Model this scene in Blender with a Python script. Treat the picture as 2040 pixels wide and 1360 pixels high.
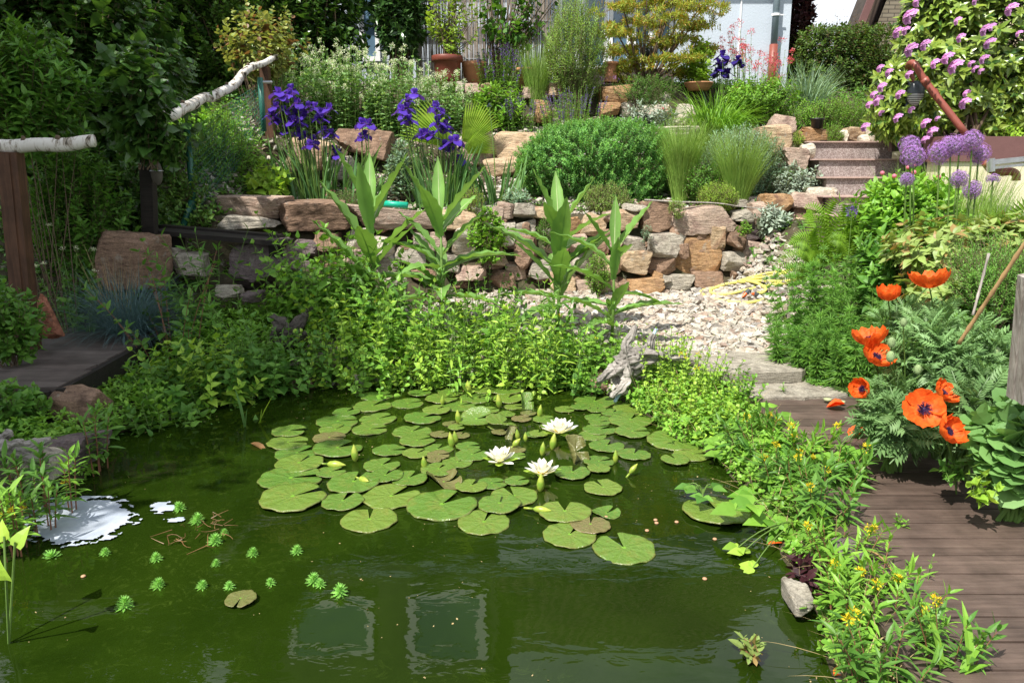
import bpy, bmesh, math, random
import numpy as np
from mathutils import Vector, Matrix
random.seed(7)
RNG = np.random.default_rng(7)
for o in list(bpy.data.objects):
    bpy.data.objects.remove(o)
SC = bpy.context.scene
COL = SC.collection
R = math.radians
PI = math.pi

# ------------------------------------------------------------------ camera
PITCH = 12.5
FPX = 1530.0          # focal length in pixels of the 2040 px wide photograph
HC = 1.75             # eye height over the water
cam_d = bpy.data.cameras.new('camera')
cam = bpy.data.objects.new('camera', cam_d)
COL.objects.link(cam)
cam.location = (0, 0, HC)
cam.rotation_euler = (R(90 - PITCH), 0, 0)
cam_d.sensor_width = 36
cam_d.lens = 36 * FPX / 2040
cam_d.clip_start = 0.05
cam_d.clip_end = 2000
SC.camera = cam
SC.render.resolution_x = 1024
SC.render.resolution_y = 682

# ------------------------------------------------------------------ sky and sun
SUN_EL = 54.0
SUN_AZ = (-0.62, -0.78)          # horizontal direction from the garden towards the sun
w = bpy.data.worlds.new('World')
SC.world = w
w.use_nodes = True
wn = w.node_tree.nodes
wl = w.node_tree.links
wn.clear()
sky = wn.new('ShaderNodeTexSky')
sky.sky_type = 'NISHITA'
sky.sun_disc = False
sky.sun_elevation = R(SUN_EL)
sky.sun_rotation = math.atan2(SUN_AZ[0], SUN_AZ[1])
sky.air_density = 1.0
sky.dust_density = 1.5
tc = wn.new('ShaderNodeTexCoord')
cn = wn.new('ShaderNodeTexNoise')
cn.inputs['Scale'].default_value = 2.2
cn.inputs['Detail'].default_value = 7
cn.inputs['Roughness'].default_value = 0.6
cr = wn.new('ShaderNodeValToRGB')
cr.color_ramp.elements[0].position = 0.36
cr.color_ramp.elements[1].position = 0.58
cmx = wn.new('ShaderNodeMix')
cmx.data_type = 'RGBA'
cmx.inputs[7].default_value = (9.0, 9.3, 9.8, 1)
bg = wn.new('ShaderNodeBackground')
bg.inputs['Strength'].default_value = 0.09
wo = wn.new('ShaderNodeOutputWorld')
wl.new(tc.outputs['Generated'], cn.inputs['Vector'])
wl.new(cn.outputs['Fac'], cr.inputs['Fac'])
wl.new(cr.outputs['Color'], cmx.inputs[0])
wl.new(sky.outputs['Color'], cmx.inputs[6])
wl.new(cmx.outputs[2], bg.inputs['Color'])
wl.new(bg.outputs['Background'], wo.inputs['Surface'])

sd = bpy.data.lights.new('sun', 'SUN')
sd.energy = 5.0
sd.angle = R(0.53)
sd.color = (1.0, 0.95, 0.87)
sun = bpy.data.objects.new('sun', sd)
COL.objects.link(sun)
sv = Vector((SUN_AZ[0] * math.cos(R(SUN_EL)), SUN_AZ[1] * math.cos(R(SUN_EL)), math.sin(R(SUN_EL)))).normalized()
sun.rotation_euler = sv.to_track_quat('Z', 'Y').to_euler()
sun.location = sv * 20

SC.view_settings.view_transform = 'Standard'
SC.view_settings.look = 'None'
SC.view_settings.exposure = 0.64
SC.view_settings.gamma = 1
SC.render.engine = 'CYCLES'
SC.cycles.max_bounces = 6
SC.cycles.transparent_max_bounces = 4

# ------------------------------------------------------------------ helpers
CP, SP = math.cos(R(PITCH)), math.sin(R(PITCH))
def ray(px, py):
    u = (px - 1020) / FPX
    v = (680 - py) / FPX
    return u, CP + v * SP, -SP + v * CP
def at(px, py, Y):
    """point at horizontal distance Y seen in the photograph at px, py"""
    x, y, z = ray(px, py)
    t = Y / y
    return np.array([x * t, Y, HC + z * t])
def atz(px, py, z0):
    x, y, z = ray(px, py)
    t = (z0 - HC) / z
    return np.array([x * t, y * t, z0])
def mpp(Y):
    return Y / FPX * 1.0      # metres per photo pixel at distance Y (near enough)
def unit(a):
    return a / np.maximum(np.linalg.norm(a, axis=-1, keepdims=True), 1e-9)
def rnd(a, b, n=None):
    return RNG.uniform(a, b, n)

WORLD = {}
class MB:
    """collects pieces and links them as one mesh object"""
    def __init__(s):
        s.V = []; s.F = []; s.n = 0
    def add(s, V, faces, m=0):
        V = np.asarray(V, float).reshape(-1, 3)
        for f in faces:
            f = np.asarray(f)
            if f.size:
                s.F.append((f + s.n, m))
        s.V.append(V); s.n += len(V)
        return s
    def build(s, name, mats, parent=None, loc=None, smooth=False):
        if not isinstance(mats, (list, tuple)): mats = [mats]
        V = np.concatenate(s.V) if s.V else np.zeros((0, 3))
        if parent is not None:
            off = WORLD[parent.name]
        elif loc is not None:
            off = np.array(loc, float)
        else:
            off = np.array([V[:, 0].mean(), V[:, 1].mean(), V[:, 2].min()])
        V = V - off
        me = bpy.data.meshes.new(name)
        loops = np.concatenate([f.ravel() for f, m in s.F])
        tot = np.concatenate([np.full(len(f), f.shape[1]) for f, m in s.F])
        mi = np.concatenate([np.full(len(f), m) for f, m in s.F])
        st = np.concatenate([[0], np.cumsum(tot)[:-1]])
        me.vertices.add(len(V)); me.vertices.foreach_set('co', V.ravel().astype(np.float32))
        me.loops.add(len(loops)); me.loops.foreach_set('vertex_index', loops.astype(np.int32))
        me.polygons.add(len(tot))
        me.polygons.foreach_set('loop_start', st.astype(np.int32))
        me.polygons.foreach_set('loop_total', tot.astype(np.int32))
        me.polygons.foreach_set('material_index', mi.astype(np.int32))
        me.polygons.foreach_set('use_smooth', np.full(len(tot), smooth))
        me.update(calc_edges=True)
        me.validate()
        if name in ('rock', 'stone', 'packing_stones'): me.set_sharp_from_angle(angle=R(26))
        for m in mats: me.materials.append(m)
        o = bpy.data.objects.new(name, me)
        COL.objects.link(o)
        WORLD[o.name] = off
        if parent is not None:
            o.parent = parent
        else:
            o.location = off
        return o

def tag(o, label=None, cat=None, group=None, kind=None):
    if label: o['label'] = label
    if cat: o['category'] = cat
    if group: o['group'] = group
    if kind: o['kind'] = kind
    return o
def thing(name, label, cat, loc, group=None):
    o = bpy.data.objects.new(name, None)
    o.empty_display_size = 0.05
    COL.objects.link(o)
    o.location = tuple(float(v) for v in loc)
    WORLD[o.name] = np.array(loc, float)
    return tag(o, label, cat, group)
def copy_tree(o, parent=None):
    c = o.copy(); COL.objects.link(c); c.parent = parent
    for ch in [q for q in bpy.data.objects if q.parent == o]:
        copy_tree(ch, c)
    return c

# ---- pieces
BOXF = np.array([[0, 3, 2, 1], [4, 5, 6, 7], [0, 1, 5, 4], [1, 2, 6, 5], [2, 3, 7, 6], [3, 0, 4, 7]])
def box(mb, c, s, m=0, rot=None, j=0):
    v = np.array([[-1, -1, -1], [1, -1, -1], [1, 1, -1], [-1, 1, -1], [-1, -1, 1], [1, -1, 1], [1, 1, 1], [-1, 1, 1]], float) * np.array(s) / 2
    if j: v = v + rnd(-j, j, v.shape)
    if rot is not None:
        v = v @ np.array(Matrix.Rotation(rot[0], 3, rot[1])).T if isinstance(rot, tuple) else v @ np.array(rot).T
    mb.add(v + np.array(c), [BOXF], m)
def bar(mb, a, b, wd, th, m=0, up=(0, 0, 1)):
    """rectangular bar from a to b"""
    a = np.array(a, float); b = np.array(b, float)
    d = unit(b - a)
    x = unit(np.cross(d, np.array(up, float)))
    z = np.cross(x, d)
    v = [p + sx * x * wd / 2 + sz * z * th / 2 for p in (a, b) for sx, sz in ((-1, -1), (1, -1), (1, 1), (-1, 1))]
    mb.add(v, [np.array([[0, 1, 2, 3], [7, 6, 5, 4], [0, 4, 5, 1], [1, 5, 6, 2], [2, 6, 7, 3], [3, 7, 4, 0]])], m)
def tube(mb, pts, r, sides=8, m=0, cap=True):
    pts = np.array(pts, float); n = len(pts)
    r = np.broadcast_to(np.array(r, float), (n,))
    T = np.gradient(pts, axis=0); T = unit(T)
    ref = np.array([0, 0, 1.0]) if abs(T[0][2]) < 0.9 else np.array([1.0, 0, 0])
    X = unit(np.cross(T[0], ref)); fr = []
    for i in range(n):
        X = unit(X - T[i] * np.dot(X, T[i])); fr.append(X.copy())
    X = np.array(fr); Yv = np.cross(T, X)
    a = np.linspace(0, 2 * PI, sides, endpoint=False)
    V = pts[:, None] + r[:, None, None] * (np.cos(a)[None, :, None] * X[:, None] + np.sin(a)[None, :, None] * Yv[:, None])
    i = np.arange(n - 1)[:, None] * sides; k = np.arange(sides)[None]
    k2 = (k + 1) % sides
    F = np.stack([i + k, i + k2, i + sides + k2, i + sides + k], -1).reshape(-1, 4)
    fs = [F]
    if cap:
        fs += [np.arange(sides)[::-1][None], (np.arange(sides) + (n - 1) * sides)[None]]
    mb.add(V.reshape(-1, 3), fs, m)
def smoothpath(p, n=8):
    """Catmull-Rom through points"""
    p = np.array(p, float)
    q = np.vstack([2 * p[0] - p[1], p, 2 * p[-1] - p[-2]])
    out = []
    for i in range(1, len(q) - 2):
        for t in np.linspace(0, 1, n, endpoint=False):
            out.append(0.5 * ((2 * q[i]) + (-q[i - 1] + q[i + 1]) * t + (2 * q[i - 1] - 5 * q[i] + 4 * q[i + 1] - q[i + 2]) * t * t + (-q[i - 1] + 3 * q[i] - 3 * q[i + 1] + q[i + 2]) * t ** 3))
    out.append(p[-1])
    return np.array(out)
def lathe(mb, c, prof, sides=24, m=0):
    a = np.linspace(0, 2 * PI, sides, endpoint=False)
    V = np.array([[r * math.cos(t), r * math.sin(t), z] for r, z in prof for t in a]) + np.array(c)
    n = len(prof)
    i = np.arange(n - 1)[:, None] * sides; k = np.arange(sides)[None]; k2 = (k + 1) % sides
    mb.add(V, [np.stack([i + k, i + k2, i + sides + k2, i + sides + k], -1).reshape(-1, 4)], m)

# ---- leaves
def leaf_t(prof, fold=0.2, curl=0.15, ruffle=0.0):
    """prof: list of (t, halfwidth) between base and tip; returns verts and faces"""
    V = [(0, 0, 0)]; tri = []; quad = []
    rows = [p for p in prof]
    for i, (t, hw) in enumerate(rows):
        z = -curl * t * t
        rf = ruffle * (1 if i % 2 else -1)
        V += [(-hw, t, z + fold * hw + rf), (0, t, z), (hw, t, z + fold * hw + rf)]
    n = len(rows)
    V.append((0, 1, -curl))
    tri += [(0, 2, 1), (0, 3, 2)]
    for i in range(n - 1):
        a = 1 + 3 * i
        quad += [(a, a + 1, a + 4, a + 3), (a + 1, a + 2, a + 5, a + 4)]
    a = 1 + 3 * (n - 1); e = 1 + 3 * n
    tri += [(a, a + 1, e), (a + 1, a + 2, e)]
    fs = [np.array(tri)]
    if quad: fs.append(np.array(quad))
    return np.array(V, float), fs
RH = (np.array([[0, 0, 0], [.2, .45, .05], [0, 1, -.08], [-.2, .45, .05], [0, .45, 0]], float), [np.array([[0, 1, 4], [1, 2, 4], [4, 2, 3], [0, 4, 3]])])
RHN = (np.array([[0, 0, 0], [.09, .4, .02], [0, 1, -.1], [-.09, .4, .02]], float), [np.array([[0, 1, 2], [0, 2, 3]])])
OVAL = leaf_t([(.2, .2), (.5, .27), (.8, .15)], .25, .22)
OVATE = leaf_t([(.12, .24), (.35, .33), (.7, .17)], .22, .25)
ROUND = leaf_t([(.12, .3), (.5, .45), (.85, .28)], .15, .12)
HEART = leaf_t([(.02, .32), (.25, .42), (.55, .3), (.8, .13)], .2, .25)
LANCE = leaf_t([(.2, .1), (.5, .13), (.8, .07)], .25, .25)
LONG = leaf_t([(.1, .1), (.3, .16), (.55, .16), (.8, .08)], .3, .3)
def star_t(n=5, w=.11, span=2.2):
    V = []; F = []
    for i in range(n):
        a = (i / (n - 1) - .5) * 2 * span
        L = 1 - .35 * abs(a) / span
        d = np.array([math.sin(a), math.cos(a)]); p = np.array([d[1], -d[0]])
        b = len(V)
        for q, z in ((d * 0, 0), (d * .45 * L + p * w, .04), (d * L, -.1), (d * .45 * L - p * w, .04)):
            V.append((q[0], q[1] , z))
        F += [(b, b + 1, b + 2), (b, b + 2, b + 3)]
    return np.array(V, float), [np.array(F)]
MAPLE = star_t()
def inst(mb, T, P, D, U, S, W=1.0, m=0):
    P = np.asarray(P, float).reshape(-1, 3); N = len(P)
    if N == 0: return
    D = unit(np.broadcast_to(np.asarray(D, float), (N, 3)))
    U = np.broadcast_to(np.asarray(U, float), (N, 3)) + rnd(-.01, .01, (N, 3))
    X = unit(np.cross(D, U)); Nn = np.cross(X, D)
    S = np.broadcast_to(S, (N,)); W = np.broadcast_to(W, (N,))
    tv, tf = T
    V = P[:, None] + S[:, None, None] * ((tv[:, 0][None] * W[:, None])[..., None] * X[:, None] + tv[:, 1][None, :, None] * D[:, None] + tv[:, 2][None, :, None] * Nn[:, None])
    k = len(tv); o = (np.arange(N) * k)[:, None, None]
    mb.add(V.reshape(-1, 3), [(f[None] + o).reshape(-1, f.shape[1]) for f in tf], m)
def bez(A, B, C, t):
    t = np.asarray(t, float)[..., None]
    return (1 - t) ** 2 * A + 2 * t * (1 - t) * B + t * t * C
def stems(mb, A, B, C, r0, r1=None, seg=5, sides=4, m=0):
    A, B, C = (np.asarray(q, float).reshape(-1, 3) for q in (A, B, C)); N = len(A)
    if r1 is None: r1 = np.asarray(r0) * .5
    r0 = np.broadcast_to(r0, (N,)); r1 = np.broadcast_to(r1, (N,))
    t = np.linspace(0, 1, seg + 1)
    P = bez(A[:, None], B[:, None], C[:, None], np.broadcast_to(t, (N, seg + 1)))
    T = unit(np.gradient(P, axis=1))
    ref = np.where(np.abs(T[..., 2:3]) < .8, np.array([0, 0, 1.]), np.array([1., 0, 0]))
    ref = ref[:, :1] * np.ones_like(T)
    X = unit(np.cross(T, ref)); Yv = np.cross(T, X)
    a = np.linspace(0, 2 * PI, sides, endpoint=False)
    r = (r0[:, None] * (1 - t) + r1[:, None] * t)[..., None, None]
    V = P[:, :, None] + r * (np.cos(a)[:, None] * X[:, :, None] + np.sin(a)[:, None] * Yv[:, :, None])
    i = np.arange(seg)[:, None] * sides; k = np.arange(sides)[None]; k2 = (k + 1) % sides
    F = np.stack([i + k, i + k2, i + sides + k2, i + sides + k], -1).reshape(-1, 4)
    o = (np.arange(N) * (seg + 1) * sides)[:, None, None]
    mb.add(V.reshape(-1, 3), [(F[None] + o).reshape(-1, 4)], m)
def blades(mb, P, az, L, wd, lean, bend, seg=5, fold=0.0, m=0, tw=0.6):
    """arching strips: lean = start angle from vertical, bend = added by the tip"""
    P = np.asarray(P, float).reshape(-1, 3); N = len(P)
    az, L, wd, lean, bend = (np.broadcast_to(q, (N,)).astype(float) for q in (az, L, wd, lean, bend))
    t = np.linspace(0, 1, seg + 1)
    th = lean[:, None] + bend[:, None] * t ** 1.3
    dx = np.sin(th); dz = np.cos(th); st = (L / seg)[:, None]
    hx = np.concatenate([np.zeros((N, 1)), np.cumsum((dx[:, 1:] + dx[:, :-1]) / 2 * st, 1)], 1)
    hz = np.concatenate([np.zeros((N, 1)), np.cumsum((dz[:, 1:] + dz[:, :-1]) / 2 * st, 1)], 1)
    H = np.stack([np.cos(az), np.sin(az)], 1)
    C = np.zeros((N, seg + 1, 3))
    C[..., :2] = P[:, None, :2] + hx[..., None] * H[:, None]
    C[..., 2] = P[:, None, 2] + hz
    sa = az + PI / 2 + rnd(-tw, tw, N)
    S = np.stack([np.cos(sa), np.sin(sa), np.zeros(N)], 1)
    wp = np.minimum(1, 2.2 * (1 - t)) ** .7 * (0.75 + .25 * np.sin(PI * t)); wp[-1] = .02
    w_ = (wd[:, None] * wp / 2)[..., None]
    Lf = C - S[:, None] * w_; Rt = C + S[:, None] * w_
    if fold:
        nrm = np.zeros((N, seg + 1, 3)); nrm[..., :2] = -dz[..., None] * H[:, None]; nrm[..., 2] = dx
        Lf = Lf + nrm * w_ * fold; Rt = Rt + nrm * w_ * fold
        V = np.stack([Lf, C, Rt], 2).reshape(N, -1, 3)
        i = np.arange(seg) * 3
        F = np.concatenate([np.stack([i, i + 1, i + 4, i + 3], -1), np.stack([i + 1, i + 2, i + 5, i + 4], -1)])
        k = (seg + 1) * 3
    else:
        V = np.stack([Lf, Rt], 2).reshape(N, -1, 3)
        i = np.arange(seg) * 2
        F = np.stack([i, i + 1, i + 3, i + 2], -1); k = (seg + 1) * 2
    o = (np.arange(N) * k)[:, None, None]
    mb.add(V.reshape(-1, 3), [(F[None] + o).reshape(-1, 4)], m)
    return C[:, -1]
def puff(mb, C, r, n, size, T=RH, up=0.0, m=0, w=1.0, fill=.3):
    """n petals/leaves pointing out of each centre"""
    C = np.asarray(C, float).reshape(-1, 3); N = len(C)
    d = unit(RNG.normal(size=(N, n, 3)) + np.array([0, 0, up]))
    rr = np.broadcast_to(r, (N,))[:, None, None]
    P = C[:, None] + d * rr * rnd(fill, 1, (N, n, 1))
    D = unit(d + RNG.normal(size=d.shape) * .35)
    U = RNG.normal(size=d.shape)
    inst(mb, T, P.reshape(-1, 3), D.reshape(-1, 3), U.reshape(-1, 3), (np.broadcast_to(size, (N,))[:, None] * rnd(.7, 1.2, (N, n))).ravel(), w, m)
def leafy(mb, A, B, C, k, T, size, per=2, t0=.15, e0=.2, e1=1.0, taper=.55, mbw=1.0, m=0, jit=.25, ta=1.0):
    """leaves up bezier stems: per leaves at each of k nodes"""
    A, B, C = (np.asarray(q, float).reshape(-1, 3) for q in (A, B, C)); N = len(A)
    t = np.linspace(t0, 1, k)
    P = bez(A[:, None], B[:, None], C[:, None], np.broadcast_to(t, (N, k)))
    Tg = unit(np.gradient(P, axis=1)) if k > 1 else unit((C - A)[:, None])
    ref = np.array([.3, .2, 1.]) if abs((C - A)[:, 2]).mean() < np.abs((C - A)[:, :2]).mean() else np.array([1., .2, .1])
    X = unit(np.cross(Tg, ref)); Yv = np.cross(Tg, X)
    az0 = rnd(0, 2 * PI, (N, 1, 1))
    if per == 2: step = PI / 2
    elif per == 1: step = 2.4
    else: step = PI / per
    az = az0 + np.arange(k)[None, :, None] * step + np.arange(per)[None, None] * 2 * PI / per + rnd(-jit, jit, (N, k, per))
    out = np.cos(az)[..., None] * X[:, :, None] + np.sin(az)[..., None] * Yv[:, :, None]
    e = (e0 + (e1 - e0) * ((t - t0) / max(1e-6, 1 - t0)) ** 1.5)[None, :, None] + rnd(-.25, .25, (N, k, per))
    D = np.cos(e)[..., None] * out + np.sin(e)[..., None] * Tg[:, :, None]
    U = np.broadcast_to(Tg[:, :, None], D.shape) + RNG.normal(size=D.shape) * .15
    s = size if np.ndim(size) == 0 else np.asarray(size)[:, None, None]
    S = s * (1 - (1 - taper) * t[None, :, None] ** 1.5 * ta) * rnd(.55, 1.3, (N, k, per))
    PP = np.broadcast_to(P[:, :, None], D.shape)
    inst(mb, T, PP.reshape(-1, 3), D.reshape(-1, 3), U.reshape(-1, 3), S.ravel(), mbw, m)

# ---- rocks
def _ico(s):
    bm = bmesh.new(); bmesh.ops.create_icosphere(bm, subdivisions=s, radius=1)
    V = np.array([v.co[:] for v in bm.verts]); F = np.array([[v.index for v in f.verts] for f in bm.faces]); bm.free()
    return unit(V), F
ICO = {s: _ico(s) for s in (2, 3, 4, 5)}
def rockverts(dims, seed, sub=4, ncut=9, rough=.035, flat=None):
    g = np.random.default_rng(seed)
    d, F = ICO[sub]
    n = unit(g.normal(size=(ncut, 3)))
    n = np.vstack([n, [[0, 0, 1], [0, 0, -1], [0, -1, 0.05], [1, 0, 0], [-1, 0, 0], [0, 1, 0]]])
    n = unit(n + g.normal(size=n.shape) * .16)
    h = np.concatenate([g.uniform(.70, .98, ncut), g.uniform(.60, .76, 6)])
    q = h[None] / np.maximum(d @ n.T, 1e-3)
    p = 60.0
    r = (np.sum(q ** -p, 1)) ** (-1 / p)
    V = d * r[:, None]
    for f, a in ((2.5, .7), (5, .5), (9, .45), (17, .4), (30, .3)):
        k = unit(g.normal(size=(4, 3))) * f * g.uniform(.7, 1.3, (4, 1)); ph = g.uniform(0, 6.28, 4)
        V = V + d * (rough * a * np.sin(V @ k.T + ph).sum(1) / 2)[:, None]
    ext = V.max(0) - V.min(0)
    V = (V - (V.max(0) + V.min(0)) / 2) / ext * np.array(dims)
    return V, F
def rock(name, c, dims, seed, mat, parent=None, sub=4, rz=0., tilt=0., ncut=9, rough=.035, label=None, cat='rock', group=None):
    V, F = rockverts(dims, seed, sub, ncut, rough)
    M = np.array(Matrix.Rotation(rz, 3, 'Z') @ Matrix.Rotation(tilt, 3, 'Y'))
    V = V @ M.T + np.array(c)
    mb = MB(); mb.add(V, [F])
    o = mb.build(name, mat, parent, smooth=True)
    if label: tag(o, label, cat, group)
    return o

# ------------------------------------------------------------------ materials
def newmat(name):
    m = bpy.data.materials.new(name); m.use_nodes = True
    nt = m.node_tree; nt.nodes.clear()
    out = nt.nodes.new('ShaderNodeOutputMaterial')
    return m, nt.nodes, nt.links, out
def princ(N, c=(.5, .5, .5), rough=.6, spec=.3, metal=0):
    b = N.new('ShaderNodeBsdfPrincipled')
    b.inputs['Base Color'].default_value = (*c, 1)
    b.inputs['Roughness'].default_value = rough
    b.inputs['Specular IOR Level'].default_value = spec
    b.inputs['Metallic'].default_value = metal
    return b
def mixc(N, L, f, a, b, blend='MIX'):
    x = N.new('ShaderNodeMix'); x.data_type = 'RGBA'; x.blend_type = blend
    for i, v in ((0, f), (6, a), (7, b)):
        if hasattr(v, 'links'): L.new(v, x.inputs[i])
        elif i == 0: x.inputs[0].default_value = v
        else: x.inputs[i].default_value = (*v, 1)
    return x.outputs[2]
def noise(N, L, scale, vec=None, detail=5, rough=.6, dist=0):
    n = N.new('ShaderNodeTexNoise'); n.inputs['Scale'].default_value = scale
    n.inputs['Detail'].default_value = detail; n.inputs['Roughness'].default_value = rough; n.inputs['Distortion'].default_value = dist
    if vec is not None: L.new(vec, n.inputs['Vector'])
    return n.outputs['Fac']
def ramp(N, L, fac, stops):
    r = N.new('ShaderNodeValToRGB')
    e = r.color_ramp.elements
    while len(e) < len(stops): e.new(0.5)
    for q, (p, c) in zip(e, stops):
        q.position = p; q.color = (*c, 1) if len(c) == 3 else c
    L.new(fac, r.inputs['Fac']); return r.outputs['Color']
def g1(v): return (v, v, v)
def bump(N, L, h, strength=.5, dist=.02):
    b = N.new('ShaderNodeBump'); b.inputs['Strength'].default_value = strength; b.inputs['Distance'].default_value = dist
    L.new(h, b.inputs['Height']); return b.outputs['Normal']
def ocoord(N, L, scale=(1, 1, 1), rand=True, kind='Object'):
    t = N.new('ShaderNodeTexCoord'); mp = N.new('ShaderNodeMapping')
    mp.inputs['Scale'].default_value = scale
    L.new(t.outputs[kind], mp.inputs['Vector'])
    if rand:
        oi = N.new('ShaderNodeObjectInfo'); mu = N.new('ShaderNodeMath'); mu.operation = 'MULTIPLY'; mu.inputs[1].default_value = 37
        L.new(oi.outputs['Random'], mu.inputs[0]); L.new(mu.outputs[0], mp.inputs['Location'])
    return mp.outputs['Vector']
def leafm(name, c1, c2, trans=.3, rough=.45, spec=.35, c3=None, f3=.35):
    m, N, L, out = newmat(name)
    g = N.new('ShaderNodeNewGeometry')
    col = mixc(N, L, g.outputs['Random Per Island'], c1, c2)
    tcn = N.new('ShaderNodeTexCoord')
    nz = noise(N, L, 2.5, tcn.outputs['Object'], 2)
    v = ramp(N, L, nz, [(.3, g1(.72)), (.7, g1(1.25))])
    col = mixc(N, L, 1.0, col, v, 'MULTIPLY')
    if c3:
        a = N.new('ShaderNodeMath'); a.operation = 'FRACT'; b_ = N.new('ShaderNodeMath'); b_.operation = 'MULTIPLY'; b_.inputs[1].default_value = 7.13
        L.new(g.outputs['Random Per Island'], b_.inputs[0]); L.new(b_.outputs[0], a.inputs[0])
        gt = N.new('ShaderNodeMath'); gt.operation = 'LESS_THAN'; gt.inputs[1].default_value = f3
        L.new(a.outputs[0], gt.inputs[0])
        col = mixc(N, L, gt.outputs[0], col, c3)
    p = princ(N, c1, rough, spec); L.new(col, p.inputs['Base Color'])
    tr = N.new('ShaderNodeBsdfTranslucent')
    tcol = mixc(N, L, 1.0, col, (1.5, 1.35, .7), 'MULTIPLY'); L.new(tcol, tr.inputs['Color'])
    mx = N.new('ShaderNodeMixShader'); mx.inputs[0].default_value = trans
    L.new(p.outputs[0], mx.inputs[1]); L.new(tr.outputs[0], mx.inputs[2]); L.new(mx.outputs[0], out.inputs['Surface'])
    return m
def plain(name, c, rough=.6, spec=.3, metal=0, var=.2, vs=12, bmp=0.15, bs=60):
    m, N, L, out = newmat(name)
    vec = ocoord(N, L)
    nz = noise(N, L, vs, vec)
    v = ramp(N, L, nz, [(.25, tuple(x * (1 - var) for x in c)), (.75, tuple(min(1, x * (1 + var)) for x in c))])
    p = princ(N, c, rough, spec, metal); L.new(v, p.inputs['Base Color'])
    if bmp: L.new(bump(N, L, noise(N, L, bs, vec), bmp, .01), p.inputs['Normal'])
    L.new(p.outputs[0], out.inputs['Surface'])
    return m
def rockm(name, c1, c2, c3, strata=1.0, sc=1.0):
    m, N, L, out = newmat(name)
    vec = ocoord(N, L)
    a = noise(N, L, 5 * sc, vec, 6, .65, .6)
    col = ramp(N, L, a, [(.3, c1), (.5, c2), (.68, c3)])
    vs = ocoord(N, L, (2, 2, 9 * strata))
    b = noise(N, L, 5 * sc, vs, 8, .7, .4)
    col = mixc(N, L, 1.0, col, ramp(N, L, b, [(.3, g1(.45)), (.5, g1(.95)), (.72, g1(1.35))]), 'MULTIPLY')
    sp = noise(N, L, 90, vec, 3, .7)
    col = mixc(N, L, 1.0, col, ramp(N, L, sp, [(.35, g1(.7)), (.6, g1(1.12))]), 'MULTIPLY')
    lich = noise(N, L, 11, vec, 4, .6)
    col = mixc(N, L, ramp(N, L, lich, [(.62, g1(0)), (.7, g1(.55))]), col, (.33, .31, .26))
    p = princ(N, c1, .82, .2); L.new(col, p.inputs['Base Color'])
    ad = N.new('ShaderNodeMath'); ad.operation = 'ADD'; L.new(b, ad.inputs[0])
    f = noise(N, L, 35, vec, 6, .7); mu = N.new('ShaderNodeMath'); mu.operation = 'MULTIPLY'; mu.inputs[1].default_value = .5
    L.new(f, mu.inputs[0]); L.new(mu.outputs[0], ad.inputs[1])
    L.new(bump(N, L, ad.outputs[0], .8, .03), p.inputs['Normal'])
    L.new(p.outputs[0], out.inputs['Surface'])
    return m
def woodm(name, c1, c2, scale=(30, 2, 30), rough=.7, bmp=.5, gaps=None):
    m, N, L, out = newmat(name)
    vec = ocoord(N, L, scale)
    a = noise(N, L, 1.5, vec, 8, .65, .8)
    col = ramp(N, L, a, [(.3, c1), (.7, c2)])
    v2 = ocoord(N, L, (1, 1, 1))
    n2 = noise(N, L, 6, v2, 5, .6)
    col = mixc(N, L, 1.0, col, ramp(N, L, n2, [(.3, g1(.65)), (.7, g1(1.25))]), 'MULTIPLY')
    g = N.new('ShaderNodeNewGeometry')
    iv = ramp(N, L, g.outputs['Random Per Island'], [(0, g1(.75)), (1, g1(1.2))])
    col = mixc(N, L, 1.0, col, iv, 'MULTIPLY')
    p = princ(N, c1, rough, .3); L.new(col, p.inputs['Base Color'])
    L.new(bump(N, L, a, bmp, .006), p.inputs['Normal'])
    L.new(p.outputs[0], out.inputs['Surface'])
    return m
M = {}
M['tan'] = rockm('stone_tan', (.42, .28, .16), (.50, .38, .25), (.36, .22, .14))
M['pink'] = rockm('stone_pink', (.32, .21, .16), (.43, .33, .26), (.26, .17, .14))
M['rust'] = rockm('stone_rust', (.30, .15, .065), (.40, .25, .13), (.20, .11, .07))
M['grey'] = rockm('stone_grey', (.30, .27, .22), (.42, .38, .31), (.22, .18, .15))
M['brown'] = rockm('stone_brown', (.20, .125, .085), (.29, .19, .13), (.14, .09, .065))
M['purple'] = rockm('stone_purple', (.13, .10, .10), (.20, .16, .155), (.10, .075, .08))
M['pale'] = rockm('stone_pale', (.50, .43, .32), (.60, .55, .46), (.42, .33, .22))
M['red'] = rockm('stone_red', (.30, .12, .07), (.38, .16, .10), (.25, .10, .06))
M['slate'] = rockm('slate', (.28, .25, .20), (.36, .33, .27), (.22, .19, .15), 2.5)
M['soil'] = rockm('soil', (.045, .058, .022), (.075, .062, .036), (.04, .048, .02), 1, .3)
M['deck'] = woodm('deck_wood', (.072, .05, .040), (.14, .10, .080), (1.6, 26, 26), .5, .6)
M['deckdark'] = woodm('deck_dark', (.075, .06, .055), (.15, .125, .115), (1.6, 26, 26), .5, .5)
M['wood'] = woodm('post_wood', (.055, .028, .017), (.12, .058, .032), (26, 26, 1.6), .6, .5)
M['woodblack'] = woodm('old_black_wood', (.012, .010, .009), (.03, .024, .02), (2, 26, 26), .7, .5)
M['woodgrey'] = woodm('weathered_wood', (.16, .13, .11), (.42, .39, .35), (30, 30, 2), .8, 1)
M['drift'] = woodm('driftwood_grain', (.10, .085, .07), (.46, .43, .39), (6, 34, 34), .85, 1)
M['driftdark'] = woodm('dark_driftwood_grain', (.03, .024, .02), (.16, .14, .12), (6, 34, 34), .85, 1)
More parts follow.
